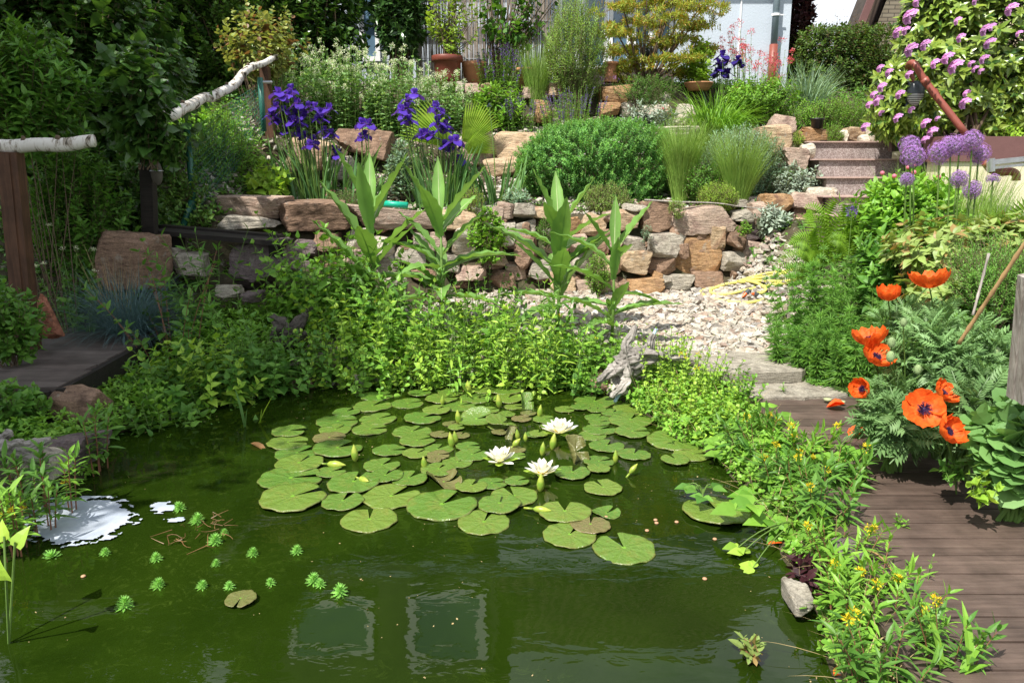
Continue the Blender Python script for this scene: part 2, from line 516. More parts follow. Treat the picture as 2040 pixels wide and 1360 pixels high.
M['bamboo'] = woodm('bamboo_cane', (.33, .20, .09), (.46, .30, .15), (30, 30, 2), .4, .2)
# leaf colours
FLOW = ('whitefl', 'yellow', 'violet', 'violetdark', 'salviafl', 'allium', 'rhodofl', 'pinkfl', 'redfl', 'petalwhite', 'silver', 'straw', 'deadleaf', 'purpleleaf')
def lm(k, c1, c2, **kw):
    g_ = 1.0 if k in FLOW else 1.5
    M[k] = leafm('leaf_' + k, tuple(v * g_ for v in c1), tuple(v * g_ for v in c2), **kw)
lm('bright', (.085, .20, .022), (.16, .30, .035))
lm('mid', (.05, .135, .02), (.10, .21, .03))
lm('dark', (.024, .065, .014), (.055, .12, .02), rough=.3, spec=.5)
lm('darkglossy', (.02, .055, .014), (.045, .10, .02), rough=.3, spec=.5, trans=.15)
lm('lime', (.16, .29, .03), (.26, .38, .05))
lm('spurge', (.065, .175, .045), (.10, .235, .055))
lm('spurgetip', (.12, .26, .06), (.17, .33, .07))
lm('grassy', (.12, .22, .04), (.21, .31, .07))
lm('glauc', (.12, .20, .13), (.20, .30, .19))
lm('silver', (.25, .33, .25), (.36, .43, .34), trans=.15)
lm('iris', (.06, .14, .05), (.12, .23, .07))
lm('teasel', (.08, .17, .045), (.14, .26, .055), rough=.42, trans=.3)
lm('fescue', (.055, .10, .11), (.10, .17, .17), trans=.1)
lm('valer', (.11, .22, .07), (.18, .30, .11))
lm('whitefl', (.60, .68, .42), (.80, .82, .64), trans=.2)
lm('maple', (.24, .25, .03), (.17, .24, .03), c3=(.40, .26, .03), f3=.22)
lm('broom', (.13, .24, .05), (.22, .32, .09))
lm('rhodo', (.09, .15, .02), (.16, .22, .035), rough=.3, spec=.5, trans=.15, c3=(.22, .30, .04), f3=.2)
lm('azalea', (.14, .21, .05), (.21, .27, .08), c3=(.32, .22, .08), f3=.18)
lm('fern', (.09, .19, .014), (.15, .27, .022), trans=.4)
lm('feather', (.09, .21, .04), (.15, .29, .055))
lm('poppyleaf', (.085, .165, .055), (.14, .24, .09))
lm('bean', (.095, .20, .055), (.15, .28, .085), rough=.5)
lm('purpleleaf', (.035, .012, .016), (.07, .022, .028), trans=.2)
lm('hedge', (.035, .075, .014), (.075, .13, .02), c3=(.10, .08, .03), f3=.12)
lm('ivy', (.045, .11, .02), (.11, .20, .035))
lm('palm', (.15, .25, .03), (.24, .34, .05))
lm('twigleaf', (.15, .20, .05), (.24, .26, .08), c3=(.20, .11, .05), f3=.14)
lm('milfoil', (.14, .33, .06), (.22, .44, .09))
lm('yellow', (.72, .55, .02), (.85, .68, .03), trans=.3)
lm('violet', (.07, .03, .36), (.13, .055, .52), trans=.35)
lm('violetdark', (.025, .012, .16), (.05, .02, .26), trans=.25)
lm('salviafl', (.10, .05, .25), (.18, .09, .38), trans=.2)
lm('allium', (.28, .12, .44), (.50, .28, .70), trans=.3)
lm('rhodofl', (.50, .19, .55), (.74, .46, .78), trans=.35)
lm('pinkfl', (.55, .10, .22), (.75, .25, .35), trans=.3)
lm('redfl', (.50, .06, .09), (.65, .15, .18), trans=.3)
lm('petalwhite', (.80, .80, .76), (.86, .86, .82), trans=.25, rough=.5)
lm('straw', (.30, .22, .10), (.45, .35, .18), trans=.2)
lm('deadleaf', (.16, .08, .03), (.26, .15, .06), trans=.2)
M['stem'] = plain('stem_green', (.11, .19, .04), .5)
M['stemred'] = plain('stem_reddish', (.20, .09, .05), .5)
M['twig'] = plain('twig_bark', (.12, .085, .055), .8)
M['bark'] = plain('bark', (.10, .075, .05), .85, vs=20, bmp=.6)
# ================================================================== SETTING
POND = [tuple(atz(x, y, 0)[:2]) for x, y in [(60, 985), (185, 950), (185, 880), (330, 835), (480, 795), (620, 768), (900, 760), (1180, 768), (1290, 825), (1330, 870), (1420, 905), (1470, 965), (1530, 1040), (1575, 1130), (1620, 1210), (1650, 1290), (1680, 1380)]]
POND = [(-1.9, .6), (-4.2, 1.2), (-4.3, 3.0)] + POND + [(1.0, 1.4), (.9, .6)]
PA = np.array(POND)
def inpoly(x, y, P):
    x = np.asarray(x); y = np.asarray(y); c = np.zeros(x.shape, bool); n = len(P)
    for i in range(n):
        x1, y1 = P[i]; x2, y2 = P[(i + 1) % n]
        if y1 == y2: continue
        k = ((y1 > y) != (y2 > y)) & (x < (x2 - x1) * (y - y1) / (y2 - y1) + x1)
        c ^= k
    return c
def pdist(x, y, P):
    d = np.full(np.shape(x), 1e9); n = len(P)
    for i in range(n):
        a = np.array(P[i]); b = np.array(P[(i + 1) % n]); ab = b - a
        t = np.clip(((x - a[0]) * ab[0] + (y - a[1]) * ab[1]) / (ab @ ab), 0, 1)
        d = np.minimum(d, np.hypot(x - a[0] - t * ab[0], y - a[1] - t * ab[1]))
    return d
def sstep(a, b, t):
    t = np.clip((t - a) / (b - a), 0, 1); return t * t * (3 - 2 * t)
def wall_y(x):
    x = np.asarray(x, float)
    return np.interp(x, [-6, -3.6, -2.6, 0, 2.6, 3.4, 4.2, 6], [8.2, 8.3, 8.7, 8.95, 8.95, 9.2, 9.5, 9.8])
def zt(x, y):
    """height of the ground"""
    x = np.asarray(x, float); y = np.asarray(y, float)
    wy = wall_y(x)
    low = .10 + .055 * np.clip(y - 5.6, 0, 5) + .03 * np.clip(y - 6.8, 0, 3)
    lft = np.interp(y, [6.1, 6.5, 7.6, 8.9], [.08, .26, .55, .7])
    low = low + (lft - low) * sstep(-1.0, -1.9, x) * (y > 5.9)
    low = low + .16 * sstep(1.9, 3.0, x) * sstep(7.7, 8.9, y)
    back = np.interp(y - wy, [0, .16, 1.4, 2.1, 2.35, 3.3, 3.6, 3.8, 4.6, 8, 30], [.35, 1.22, 1.5, 1.68, 2.1, 2.45, 2.6, 3.05, 3.18, 3.3, 4.0])
    z = np.where(y < wy, low, back)
    # left slope without a wall
    left = np.interp(y, [4.8, 6.9, 8, 9, 10.5, 12, 14, 30], [.12, .33, .85, 1.45, 2.2, 2.8, 3.2, 4])
    z = z + (left - z) * sstep(-3.0, -3.7, x)
    # right border and the bank beside the steps
    right = np.interp(y, [2, 4.5, 6, 9.4, 10.2, 12, 14, 30], [.12, .15, .42, 1.38, 1.9, 2.5, 3.1, 4])
    wgt = sstep(2.45, 3.2, x) * (1 - sstep(9.5, 10.4, y) * sstep(4.6, 4.0, x))
    wgt = wgt * np.where((x < 3.6) & (y > 8.8), 1 - sstep(8.7, 9.2, y) * sstep(3.8, 3.2, x), 1)
    z = z + (right - z) * wgt
    ins = inpoly(x, y, POND); d = pdist(x, y, POND)
    z = np.where(ins, -.5 * sstep(0, .5, d) - .02, z * sstep(0, .22, d) + .015)
    return z
def P3(x, y, dz=0.0):
    x = np.asarray(x, float); y = np.asarray(y, float)
    return np.stack([x, y, zt(x, y) + dz], -1)
def gx(px, Y, z=None):
    """world x of a photo column at horizontal distance Y (height close to z)"""
    z = 1 if z is None else z
    return (px - 1020) / FPX * (Y * CP + (HC - z) * SP)

def ghit(px, py, y0=4.0):
    u, a, b = ray(px, py)
    for Y in np.arange(y0, 9.6, .01):
        t_ = Y / a
        if HC + b * t_ <= zt(u * t_, Y) or Y > wall_y(u * t_) - .16: return np.array([u * t_, Y])
    return np.array([u * t_, Y])
# ground sheet: fine near, coarse to the horizon
def sheet():
    xs = np.concatenate([[-400, -120, -50, -25, -14], np.arange(-9, 9.01, .12), [14, 25, 50, 120, 400]])
    ys = np.concatenate([[-60, -20, -8, -3], np.arange(-.6, 15.7, .12), [18, 22, 30, 60, 150, 500]])
    X, Y = np.meshgrid(xs, ys)
    g = np.random.default_rng(3)
    Z = zt(X, Y)
    near = (np.abs(X) < 9) & (Y > 0) & (Y < 15)
    Z = Z + near * (np.sin(X * 7.1 + np.sin(Y * 5)) * np.sin(Y * 8.3) * .018)
    ny, nx = X.shape
    i = np.arange(ny - 1)[:, None] * nx + np.arange(nx - 1)[None]
    F = np.stack([i, i + 1, i + nx + 1, i + nx], -1).reshape(-1, 4)
    mb = MB(); mb.add(np.stack([X, Y, Z], -1).reshape(-1, 3), [F])
    return mb.build('ground', M['soil'], loc=(0, 0, 0), smooth=True)
tag(sheet(), kind='structure')

# ---- pond water
def watermat():
    m, N, L, out = newmat('pond_water')
    t = N.new('ShaderNodeTexCoord')
    a = noise(N, L, 1.1, t.outputs['Object'], 4, .6, .5)
    col = ramp(N, L, a, [(.35, (.008, .018, .0014)), (.65, (.014, .029, .0022))])
    b = noise(N, L, 9, t.outputs['Object'], 9, .8, 2.2)
    weed = ramp(N, L, b, [(.54, g1(0)), (.64, g1(.8))])
    zone = ramp(N, L, noise(N, L, .8, t.outputs['Object'], 2), [(.45, g1(0)), (.62, g1(1))])
    wf = mixc(N, L, 1.0, weed, zone, 'MULTIPLY')
    col = mixc(N, L, wf, col, (.034, .058, .007))
    p = princ(N, (.02, .05, .01), .015, .5); p.inputs['IOR'].default_value = 1.33
    L.new(col, p.inputs['Base Color'])
    mp = N.new('ShaderNodeMapping'); mp.inputs['Scale'].default_value = (1.0, 1.8, 1)
    L.new(t.outputs['Object'], mp.inputs['Vector'])
    w1 = noise(N, L, 5, mp.outputs['Vector'], 3, .5, .4)
    w2 = noise(N, L, 1.6, mp.outputs['Vector'], 2, .5, .8)
    mm = N.new('ShaderNodeMath'); mm.operation = 'MULTIPLY_ADD'; mm.inputs[1].default_value = 1.1
    L.new(w2, mm.inputs[0]); L.new(w1, mm.inputs[2])
    L.new(bump(N, L, mm.outputs[0], .08, .016), p.inputs['Normal'])
    L.new(p.outputs[0], out.inputs['Surface'])
    return m
M['water'] = watermat()
mb = MB()
c0 = PA.mean(0); far = [tuple(c0 + (np.array(p) - c0) * 1.12) for p in POND]
g = np.linspace(-5.2, 2.6, 60); h = np.linspace(.3, 6.7, 50)
X, Y = np.meshgrid(g, h); nx = len(g)
i = np.arange(len(h) - 1)[:, None] * nx + np.arange(nx - 1)[None]
F = np.stack([i, i + 1, i + nx + 1, i + nx], -1).reshape(-1, 4)
cx = X.ravel()[F].mean(1); cy = Y.ravel()[F].mean(1)
keep = inpoly(cx, cy, POND) | (pdist(cx, cy, POND) < .22)
mb.add(np.stack([X, Y, np.zeros_like(X)], -1).reshape(-1, 3), [F[keep]])
tag(mb.build('pond_water', M['water'], loc=(0, 0, 0), smooth=True), kind='structure')

# ---- gravel
def shards(n, pts, smin, smax, flat=.45, seed=5):
    g = np.random.default_rng(seed)
    n = len(pts)
    b = np.array([[-1, -1, -1], [1, -1, -1], [1, 1, -1], [-1, 1, -1], [-1, -1, 1], [1, -1, 1], [1, 1, 1], [-1, 1, 1]], float)
    V = b[None] * (1 + g.uniform(-.5, .35, (n, 8, 3)))
    s = g.uniform(0, 1, n) ** 2 * (smax - smin) + smin
    V = V * np.stack([s, s * g.uniform(.5, 1, n), s * g.uniform(.25, .8, n) * flat * 1.6], -1)[:, None] / 2
    ang = g.uniform(0, 6.28, n); ti = g.normal(0, .35, n); t2 = g.normal(0, .3, n)
    ca, sa = np.cos(ang), np.sin(ang)
    x = V[..., 0].copy(); z = V[..., 2].copy()
    V[..., 0] = x * np.cos(ti)[:, None] + z * np.sin(ti)[:, None]; V[..., 2] = -x * np.sin(ti)[:, None] + z * np.cos(ti)[:, None]
    y = V[..., 1].copy(); z = V[..., 2].copy()
    V[..., 1] = y * np.cos(t2)[:, None] + z * np.sin(t2)[:, None]; V[..., 2] = -y * np.sin(t2)[:, None] + z * np.cos(t2)[:, None]
    x = V[..., 0].copy(); y = V[..., 1].copy()
    V[..., 0] = x * ca[:, None] - y * sa[:, None]; V[..., 1] = x * sa[:, None] + y * ca[:, None]
    V = V + pts[:, None] + np.array([0, 0, 1]) * (s * .12)[:, None, None]
    mb = MB(); o = (np.arange(n) * 8)[:, None, None]
    mb.add(V.reshape(-1, 3), [(BOXF[None] + o).reshape(-1, 4)])
    return mb
def gravelmat():
    m, N, L, out = newmat('gravel_stones')
    g = N.new('ShaderNodeNewGeometry')
    col = ramp(N, L, g.outputs['Random Per Island'], [(0, (.40, .37, .31)), (.2, (.52, .49, .43)), (.4, (.38, .32, .25)), (.55, (.46, .42, .35)), (.7, (.24, .22, .20)), (.8, (.31, .22, .17)), (.9, (.46, .40, .33)), (1, (.45, .44, .41))])
    t = N.new('ShaderNodeTexCoord')
    col = mixc(N, L, 1.0, col, ramp(N, L, noise(N, L, 40, t.outputs['Object'], 4, .7), [(.3, g1(.6)), (.6, g1(1.1))]), 'MULTIPLY')
    p = princ(N, (.5, .5, .5), .85, .2); L.new(col, p.inputs['Base Color'])
    L.new(p.outputs[0], out.inputs['Surface']); return m
M['gravel'] = gravelmat()
pts = []
GR = [tuple(atz(x, y, .3)[:2]) for x, y in [(560, 700), (700, 640), (930, 600), (1190, 578), (1600, 552), (1680, 610), (1660, 690), (1600, 712), (1400, 745), (1240, 720), (1180, 700), (900, 700)]]
q = RNG.uniform([-2.5, 5.8], [3.8, 9.6], (42000, 2)); q = q[inpoly(q[:, 0], q[:, 1], GR)]
q = q[~inpoly(q[:, 0], q[:, 1], POND) & (q[:, 1] < wall_y(q[:, 0]) - .02) & (q[:, 0] < 3.0)][:15000]
tag(shards(0, P3(q[:, 0], q[:, 1], .004), .02, .11).build('gravel', M['gravel'], loc=(0, 0, 0)), 'pale pink and grey broken stone gravel in front of the dry stone wall', 'gravel', kind='stuff')
q = RNG.uniform([-4, 8.9], [4.4, 12.6], (6500, 2)); q = q[(q[:, 1] > wall_y(q[:, 0]) + .2)]
tag(shards(0, P3(q[:, 0], q[:, 1], .0), .02, .09, seed=8).build('stone_chippings', M['gravel'], loc=(0, 0, 0)), 'pale stone chippings lying between the plants on the upper terrace beds', 'stone chippings', kind='stuff')

# ---- boardwalk on the right
def boardwalk():
    t = thing('boardwalk', 'brown timber boardwalk of cross planks running along the right bank of the pond', 'boardwalk', (2.0, 4, .05))
    mb = MB(); y = 1.0
    while y < 5.62:
        wd = .143
        xl = float(np.interp(y, [1, 2.1, 2.6, 3.3, 4, 5.6], [1.2, 1.28, 1.38, 1.50, 1.68, 1.74])) + rnd(-.012, .012)
        xr = 3.0 if y < 3 else 2.62
        L_ = xr - xl
        v = np.array([[xl, y, .118], [xr, y, .118], [xr, y + wd, .118], [xl, y + wd, .118], [xl, y, .15], [xr, y, .15], [xr, y + wd, .15], [xl, y + wd, .15]]) + rnd(-.0015, .0015, (8, 3))
        e = .006
        mb.add(v, [BOXF])
        # routed rounded edge strips
        y += .1545
    mb.build('planking', M['deck'], t)
    mb = MB()
    bar(mb, (1.36, 1.0, .08), (1.82, 5.6, .08), .06, .07)
    mb.build('edge_joist', M['deckdark'], t)
    mb = MB(); bar(mb, (2.5, 1.0, .08), (2.56, 5.6, .08), .06, .07); mb.build('edge_joist', M['deckdark'], t)
boardwalk()
def slabs():
    def slab(pl, z, th, seed, label):
        g = np.random.default_rng(seed)
        top = np.array([atz(x, y, z) for x, y in pl]); n = len(top)
        # refine outline with small irregularity
        T = []
        for i in range(n):
            a, b = top[i], top[(i + 1) % n]
            for k in range(5):
                T.append(a + (b - a) * k / 5 + np.array([*g.normal(0, .008, 2), 0]))
        T = np.array(T); c = T.mean(0); n = len(T)
        rings = [(1, -th), (1.01, -th * .5), (1, -.006), (.96, 0), (.6, .004), (.3, .002)]
        V = []
        for s, dz in rings:
            r = c + (T - c) * s; r[:, 2] = z + dz + g.normal(0, .003, n)
            V.append(r)
        V.append(c[None]); V = np.concatenate(V)
        F = []
        for k in range(len(rings) - 1):
            for i in range(n):
                F.append((k * n + i, k * n + (i + 1) % n, (k + 1) * n + (i + 1) % n, (k + 1) * n + i))
        m_ = len(rings) * n
        tri = [((len(rings) - 1) * n + i, (len(rings) - 1) * n + (i + 1) % n, m_) for i in range(n)]
        mb = MB(); mb.add(V, [np.array(F), np.array(tri)])
        tag(mb.build('stone_slab', M['slate'], smooth=False), label, 'stone slab', 'stone slabs leading to the gravel')
    slab([(1385, 712), (1470, 700), (1560, 706), (1625, 722), (1600, 738), (1470, 742), (1400, 735)], .27, .09, 1, 'upper flat grey stone slab forming a step at the edge of the gravel')
    slab([(1470, 750), (1540, 738), (1640, 744), (1695, 768), (1690, 786), (1600, 790), (1500, 790), (1455, 775)], .175, .08, 2, 'lower wide grey stone slab lying against the far end of the boardwalk')
    slab([(1275, 700), (1330, 692), (1400, 699), (1405, 712), (1340, 722), (1280, 716)], .25, .05, 3, 'grey stone slab at the front left of the gravel beside the driftwood')
slabs()

# ---- dry stone wall
SW = thing('dry_stone_wall', 'dry stone retaining wall of tan, rusty and grey field stones behind the gravel', 'stone wall', (0.5, 8.95, .3))
stones = [  # photo px: cx, cy, w, h, material
 (1184, 450, 52, 42, 'tan'), (1246, 440, 48, 40, 'tan'), (1212, 432, 22, 22, 'pink'), (1309, 432, 66, 56, 'brown'), (1401, 439, 114, 52, 'pink'),
 (1327, 488, 80, 50, 'grey'), (1393, 508, 94, 82, 'rust'), (1427, 479, 36, 50, 'tan'), (1464, 472, 42, 46, 'brown'), (1505, 458, 50, 40, 'purple'),
 (1463, 520, 52, 36, 'grey'), (1497, 505, 52, 46, 'pink'), (1545, 515, 44, 44, 'tan'), (1530, 483, 40, 26, 'brown'), (1268, 525, 56, 48, 'tan'),
 (1319, 530, 50, 32, 'brown'), (1305, 548, 18, 18, 'rust'), (1287, 568, 66, 30, 'rust'), (1352, 566, 58, 36, 'grey'), (1418, 558, 74, 32, 'brown'),
 (1465, 552, 22, 32, 'brown'), (1518, 545, 50, 34, 'tan'), (1484, 542, 24, 22, 'grey'), (1262, 483, 42, 30, 'grey'), (1345, 462, 24, 18, 'brown'),
 (1360, 500, 26, 28, 'brown'), (1560, 545, 32, 24, 'grey'), (1244, 570, 26, 34, 'brown'), (1323, 555, 20, 14, 'grey'), (1150, 482, 50, 34, 'pink'),
 (1190, 490, 42, 30, 'brown'), (1225, 480, 34, 28, 'pink'), (1215, 530, 50, 40, 'tan'), (1160, 525, 50, 44, 'grey'), (1135, 452, 40, 36, 'rust'),
 (1210, 568, 40, 30, 'tan'), (1170, 570, 38, 28, 'pink'), (1105, 480, 44, 44, 'pale'), (1050, 500, 44, 60, 'brown'), (1030, 540, 40, 34, 'pink'),
 (1075, 535, 44, 36, 'grey'), (1120, 560, 46, 36, 'tan'), (1045, 458, 40, 34, 'grey'), (1000, 465, 50, 44, 'pale'), (935, 478, 70, 60, 'pale'),
 (985, 510, 50, 40, 'tan'), (890, 520, 50, 40, 'grey'), (940, 545, 54, 34, 'pink'), (1000, 555, 50, 34, 'brown'), (1010, 420, 34, 30, 'pink'),
 (838, 478, 44, 30, 'grey'), (815, 515, 60, 40, 'grey'), (870, 480, 36, 34, 'pink'), (760, 490, 48, 36, 'pale'), (770, 530, 50, 36, 'grey'),
 (715, 475, 46, 40, 'pale'), (705, 520, 50, 44, 'pink'), (850, 555, 60, 36, 'brown'), (790, 570, 60, 34, 'grey'), (650, 480, 50, 34, 'brown'),
 (660, 525, 60, 44, 'brown'), (610, 540, 50, 40, 'purple'), (610, 495, 50, 30, 'purple'), (720, 565, 60, 36, 'brown'),
 (1525, 440, 40, 30, 'brown'), (1572, 468, 40, 36, 'pink'), (1560, 438, 34, 30, 'pink'), (1480, 430, 40, 24, 'grey'), (1600, 455, 44, 40, 'tan'), (1600, 500, 44, 40, 'brown'),
]
for k, (px, py, ww, hh, mt) in enumerate(stones):
    x = gx(px, 8.95, 1.0); Y = float(wall_y(x)) - .06
    c = at(px, py, Y + .02 + .12 * (1 - (py - 420) / 150.))
    s = mpp(Y) * 1.04
    rock('stone', c + np.array([0, .1, 0]), (ww * s * 1.12, .34 + .1 * (k % 3), hh * s * 1.14), 100 + k, M[mt], SW, sub=4, ncut=8, rough=.022, rz=rnd(-.1, .1), tilt=rnd(-.08, .08))
# hearting: small stones packed between
mb = MB()
for k in range(95):
    px = rnd(600, 1620); py = rnd(440, 580)
    x = gx(px, 8.95, 1.0); Y = float(wall_y(x)) + .06
    V, F = rockverts((rnd(.1, .2), .16, rnd(.08, .15)), 900 + k, 2, 5, .02)
    mb.add(V + at(px, py, Y), [F])
hp = mb.build('packing_stones', M['brown'], SW, smooth=True)
hp['kind'] = 'stuff'

# loose rocks, each a thing
ROCKS = [  # px, py(center), w, h, Y, depth, mat, label
 (500, 414, 140, 42, 8.75, .5, 'pink', 'flat pinkish red slab on the wall top, leftmost above the black bench'),
 (617, 430, 148, 54, 8.75, .6, 'brown', 'large brown boulder with a pale crest on the wall, right of the pink slab'),
 (790, 433, 205, 44, 8.85, .5, 'pink', 'long pinkish slab on the wall top under the green plastic tube'),
 (905, 440, 80, 40, 8.9, .45, 'tan', 'tan stone at the right end of the long pinkish slab'),
 (486, 447, 112, 34, 8.5, .4, 'grey', 'pale grey rock just above the black bench'),
 (520, 535, 120, 100, 7.6, .5, 'purple', 'big purplish block with a grey top under the black bench'),
 (252, 522, 112, 112, 7.1, .45, 'brown', 'large brown boulder with a sloping side behind the blue grass tuft'),
 (325, 510, 60, 30, 7.5, .3, 'grey', 'small flat grey stone right of the large brown boulder'),
 (372, 530, 66, 44, 7.4, .35, 'grey', 'rounded grey stone under the left end of the bench'),
 (95, 632, 50, 85, 5.9, .14, 'red', 'upright pointed red stone at the foot of the wooden post'),
 (455, 580, 46, 24, 7.0, .3, 'grey', 'low grey stone on the ground in front of the purplish block'),
 (500, 592, 40, 20, 6.9, .3, 'purple', 'small dark stone left of the dark root wood'),
 (135, 905, 95, 75, 4.25, .45, 'purple', 'squared dark grey rock at the waterside below the left deck'),
 (150, 820, 90, 90, 4.9, .3, 'brown', 'brown rock under the edge of the left deck'),
 (60, 940, 80, 60, 3.9, .4, 'grey', 'pale grey rock in the water plants at the far left'),
 (725, 288, 94, 52, 10.9, .6, 'brown', 'rounded reddish boulder between the two blue iris clumps'),
 (1028, 290, 110, 50, 11.2, .6, 'tan', 'long layered sandstone boulder left of the dark green bush'),
 (958, 300, 60, 56, 11.1, .5, 'pink', 'pinkish stone left of the layered sandstone boulder'),
 (612, 305, 90, 60, 10.4, .5, 'tan', 'tan stone hidden behind the left iris clump'),
 (675, 335, 60, 40, 10.2, .5, 'grey', 'grey stone right behind the left iris leaves'),
 (1003, 335, 70, 40, 10.9, .4, 'tan', 'cracked tan stone below the layered sandstone boulder'),
 (710, 370, 50, 30, 9.8, .4, 'pink', 'pinkish stone low behind the iris leaves'),
 (1225, 188, 62, 34, 12.4, .4, 'rust', 'squared rusty brown stone at the top of the rear terrace wall'),
 (1217, 217, 42, 25, 12.35, .4, 'rust', 'rusty stone below the squared brown stone of the rear terrace'),
 (1262, 218, 50, 26, 12.3, .3, 'grey', 'grey stone right of the lower rusty stone on the rear terrace'),
 (1268, 191, 26, 26, 12.4, .3, 'pink', 'small pink stone beside the squared brown stone on the rear terrace'),
 (1326, 193, 16, 18, 12.3, .2, 'pale', 'small pale stone among the greenery above the orange poppy'),
 (942, 180, 30, 26, 12.6, .3, 'pink', 'pinkish stone in front of the big red flower pot'),
 (968, 180, 26, 22, 12.6, .3, 'tan', 'tan stone right of the pinkish stone by the red flower pot'),
 (915, 175, 20, 20, 12.6, .3, 'grey', 'grey stone left of the pinkish stone by the red flower pot'),
 (1065, 186, 46, 24, 12.6, .3, 'pink', 'pink flat stone in front of the small feather grass pot'),
 (1105, 182, 30, 26, 12.6, .3, 'tan', 'yellowish stone under the feathery broom plant'),
 (1082, 222, 34, 40, 12.0, .4, 'rust', 'rusty upright stone between the two salvia clumps'),
 (1300, 225, 60, 26, 11.9, .4, 'pale', 'pale flat slab half hidden behind the silver leaved plant'),
 (1367, 232, 40, 40, 11.4, .4, 'pale', 'pale upright stone left of the arching grass clump'),
 (1325, 263, 130, 20, 11.2, .4, 'pale', 'pale flat slab along the top of the dark green bush'),
 (1558, 250, 52, 38, 10.4, .4, 'pink', 'pinkish boulder left of the small black flower pot'),
 (1545, 278, 66, 52, 10.0, .5, 'tan', 'tan boulder leaning below the pinkish boulder near the steps'),
 (1585, 316, 48, 40, 9.7, .4, 'pink', 'pink boulder beside the left end of the top step'),
 (1610, 300, 26, 26, 9.75, .2, 'pale', 'small pale stone touching the top left corner of the steps'),
 (1625, 268, 56, 26, 10.35, .3, 'rust', 'rusty brown stone that carries the small black flower pot'),
 (1705, 268, 44, 24, 10.3, .3, 'tan', 'tan stone behind the middle of the top step'),
 (1683, 272, 18, 22, 10.3, .3, 'pale', 'small pale stone right of the round green cushion plant'),
 (1745, 266, 32, 36, 10.2, .2, 'pale', 'pale upright stone beside the dark post at the steps'),
 (1722, 276, 18, 16, 10.2, .2, 'pale', 'small pale stone in front of the pale upright stone'),
 (1548, 405, 60, 34, 9.1, .4, 'rust', 'rusty orange stone on the wall below the white leaved plants'),
 (1520, 425, 44, 40, 9.0, .3, 'pink', 'pinkish stone left of the rusty orange stone on the wall top'),
 (1600, 402, 64, 34, 9.2, .4, 'pink', 'pinkish stone at the foot of the steps'),
 (1630, 390, 60, 30, 9.3, .4, 'pale', 'pale cracked stone at the foot of the steps, right of the pinkish one'),
 (1600, 430, 50, 32, 9.2, .3, 'brown', 'dark reddish stone above the fern'),
 (1265, 414, 42, 14, 8.95, .25, 'grey', 'smooth pale grey oval pebble lying on the wall top'),
 (1042, 422, 46, 30, 9.0, .3, 'grey', 'blue grey stone on the wall top left of the third teasel'),
 (995, 428, 28, 32, 8.95, .2, 'pink', 'small pink upright stone on the wall top'),
 (1080, 424, 36, 22, 9.05, .2, 'tan', 'tan stone on the wall top behind the third teasel'),
 (1028, 396, 40, 26, 9.3, .3, 'brown', 'rugged dark tufa lump left of the dark green bush'),
 (1465, 404, 60, 14, 9.3, .3, 'slate', 'thin slate flake on the wall top right of the small yellow green shrub'),
 (1490, 398, 44, 12, 9.45, .3, 'grey', 'second slate flake lying behind the first on the wall top'),
 (1598, 1205, 46, 44, 2.75, .2, 'slate', 'dark wet rock at the waterline below the boardwalk'),
 (1700, 1120, 60, 46, 2.95, .2, 'purple', 'dark rock under the boardwalk edge behind the reddish leaves'),
 (600, 765, 60, 34, 6.15, .3, 'brown', 'dark wet rock at the far waterline left of the lily pads'),
 (1195, 765, 40, 30, 6.0, .3, 'brown', 'brown mossy rock at the waterline below the driftwood'),
 (1300, 770, 50, 40, 5.85, .3, 'brown', 'mossy rock at the waterline right of the driftwood'),
 (1440, 905, 60, 40, 4.6, .3, 'pink', 'pinkish rock half hidden by leaves on the right bank'),
]
for k, (px, py, ww, hh, Y, dp, mt, lab) in enumerate(ROCKS):
    c = at(px, py, Y); s = mpp(Y) * 1.03
    pointed = 'pointed' in lab
    if pointed:
        V, F = rockverts((ww * s, dp, hh * s * 1.1), 500 + k, 4, 7, .02)
        zz = (V[:, 2] - V[:, 2].min()) / np.ptp(V[:, 2])
        V[:, 0] *= (1.15 - .95 * zz ** 1.2); V[:, 1] *= (1.15 - .8 * zz); V[:, 0] -= zz * .02
        mb = MB(); mb.add(V + c, [F]); tag(mb.build('rock', M[mt], smooth=True), lab, 'rock')
        continue
    rough = .07 if 'tufa' in lab else (.012 if 'pebble' in lab else .03)
    rock('rock', c + np.array([0, dp * .25, 0]), (ww * s * 1.08, dp, hh * s * 1.12), 500 + k, M[mt], None, 5 if ww * s > .5 else 4, rnd(-.15, .15), rnd(-.06, .06), 8, rough, lab, 'rock')

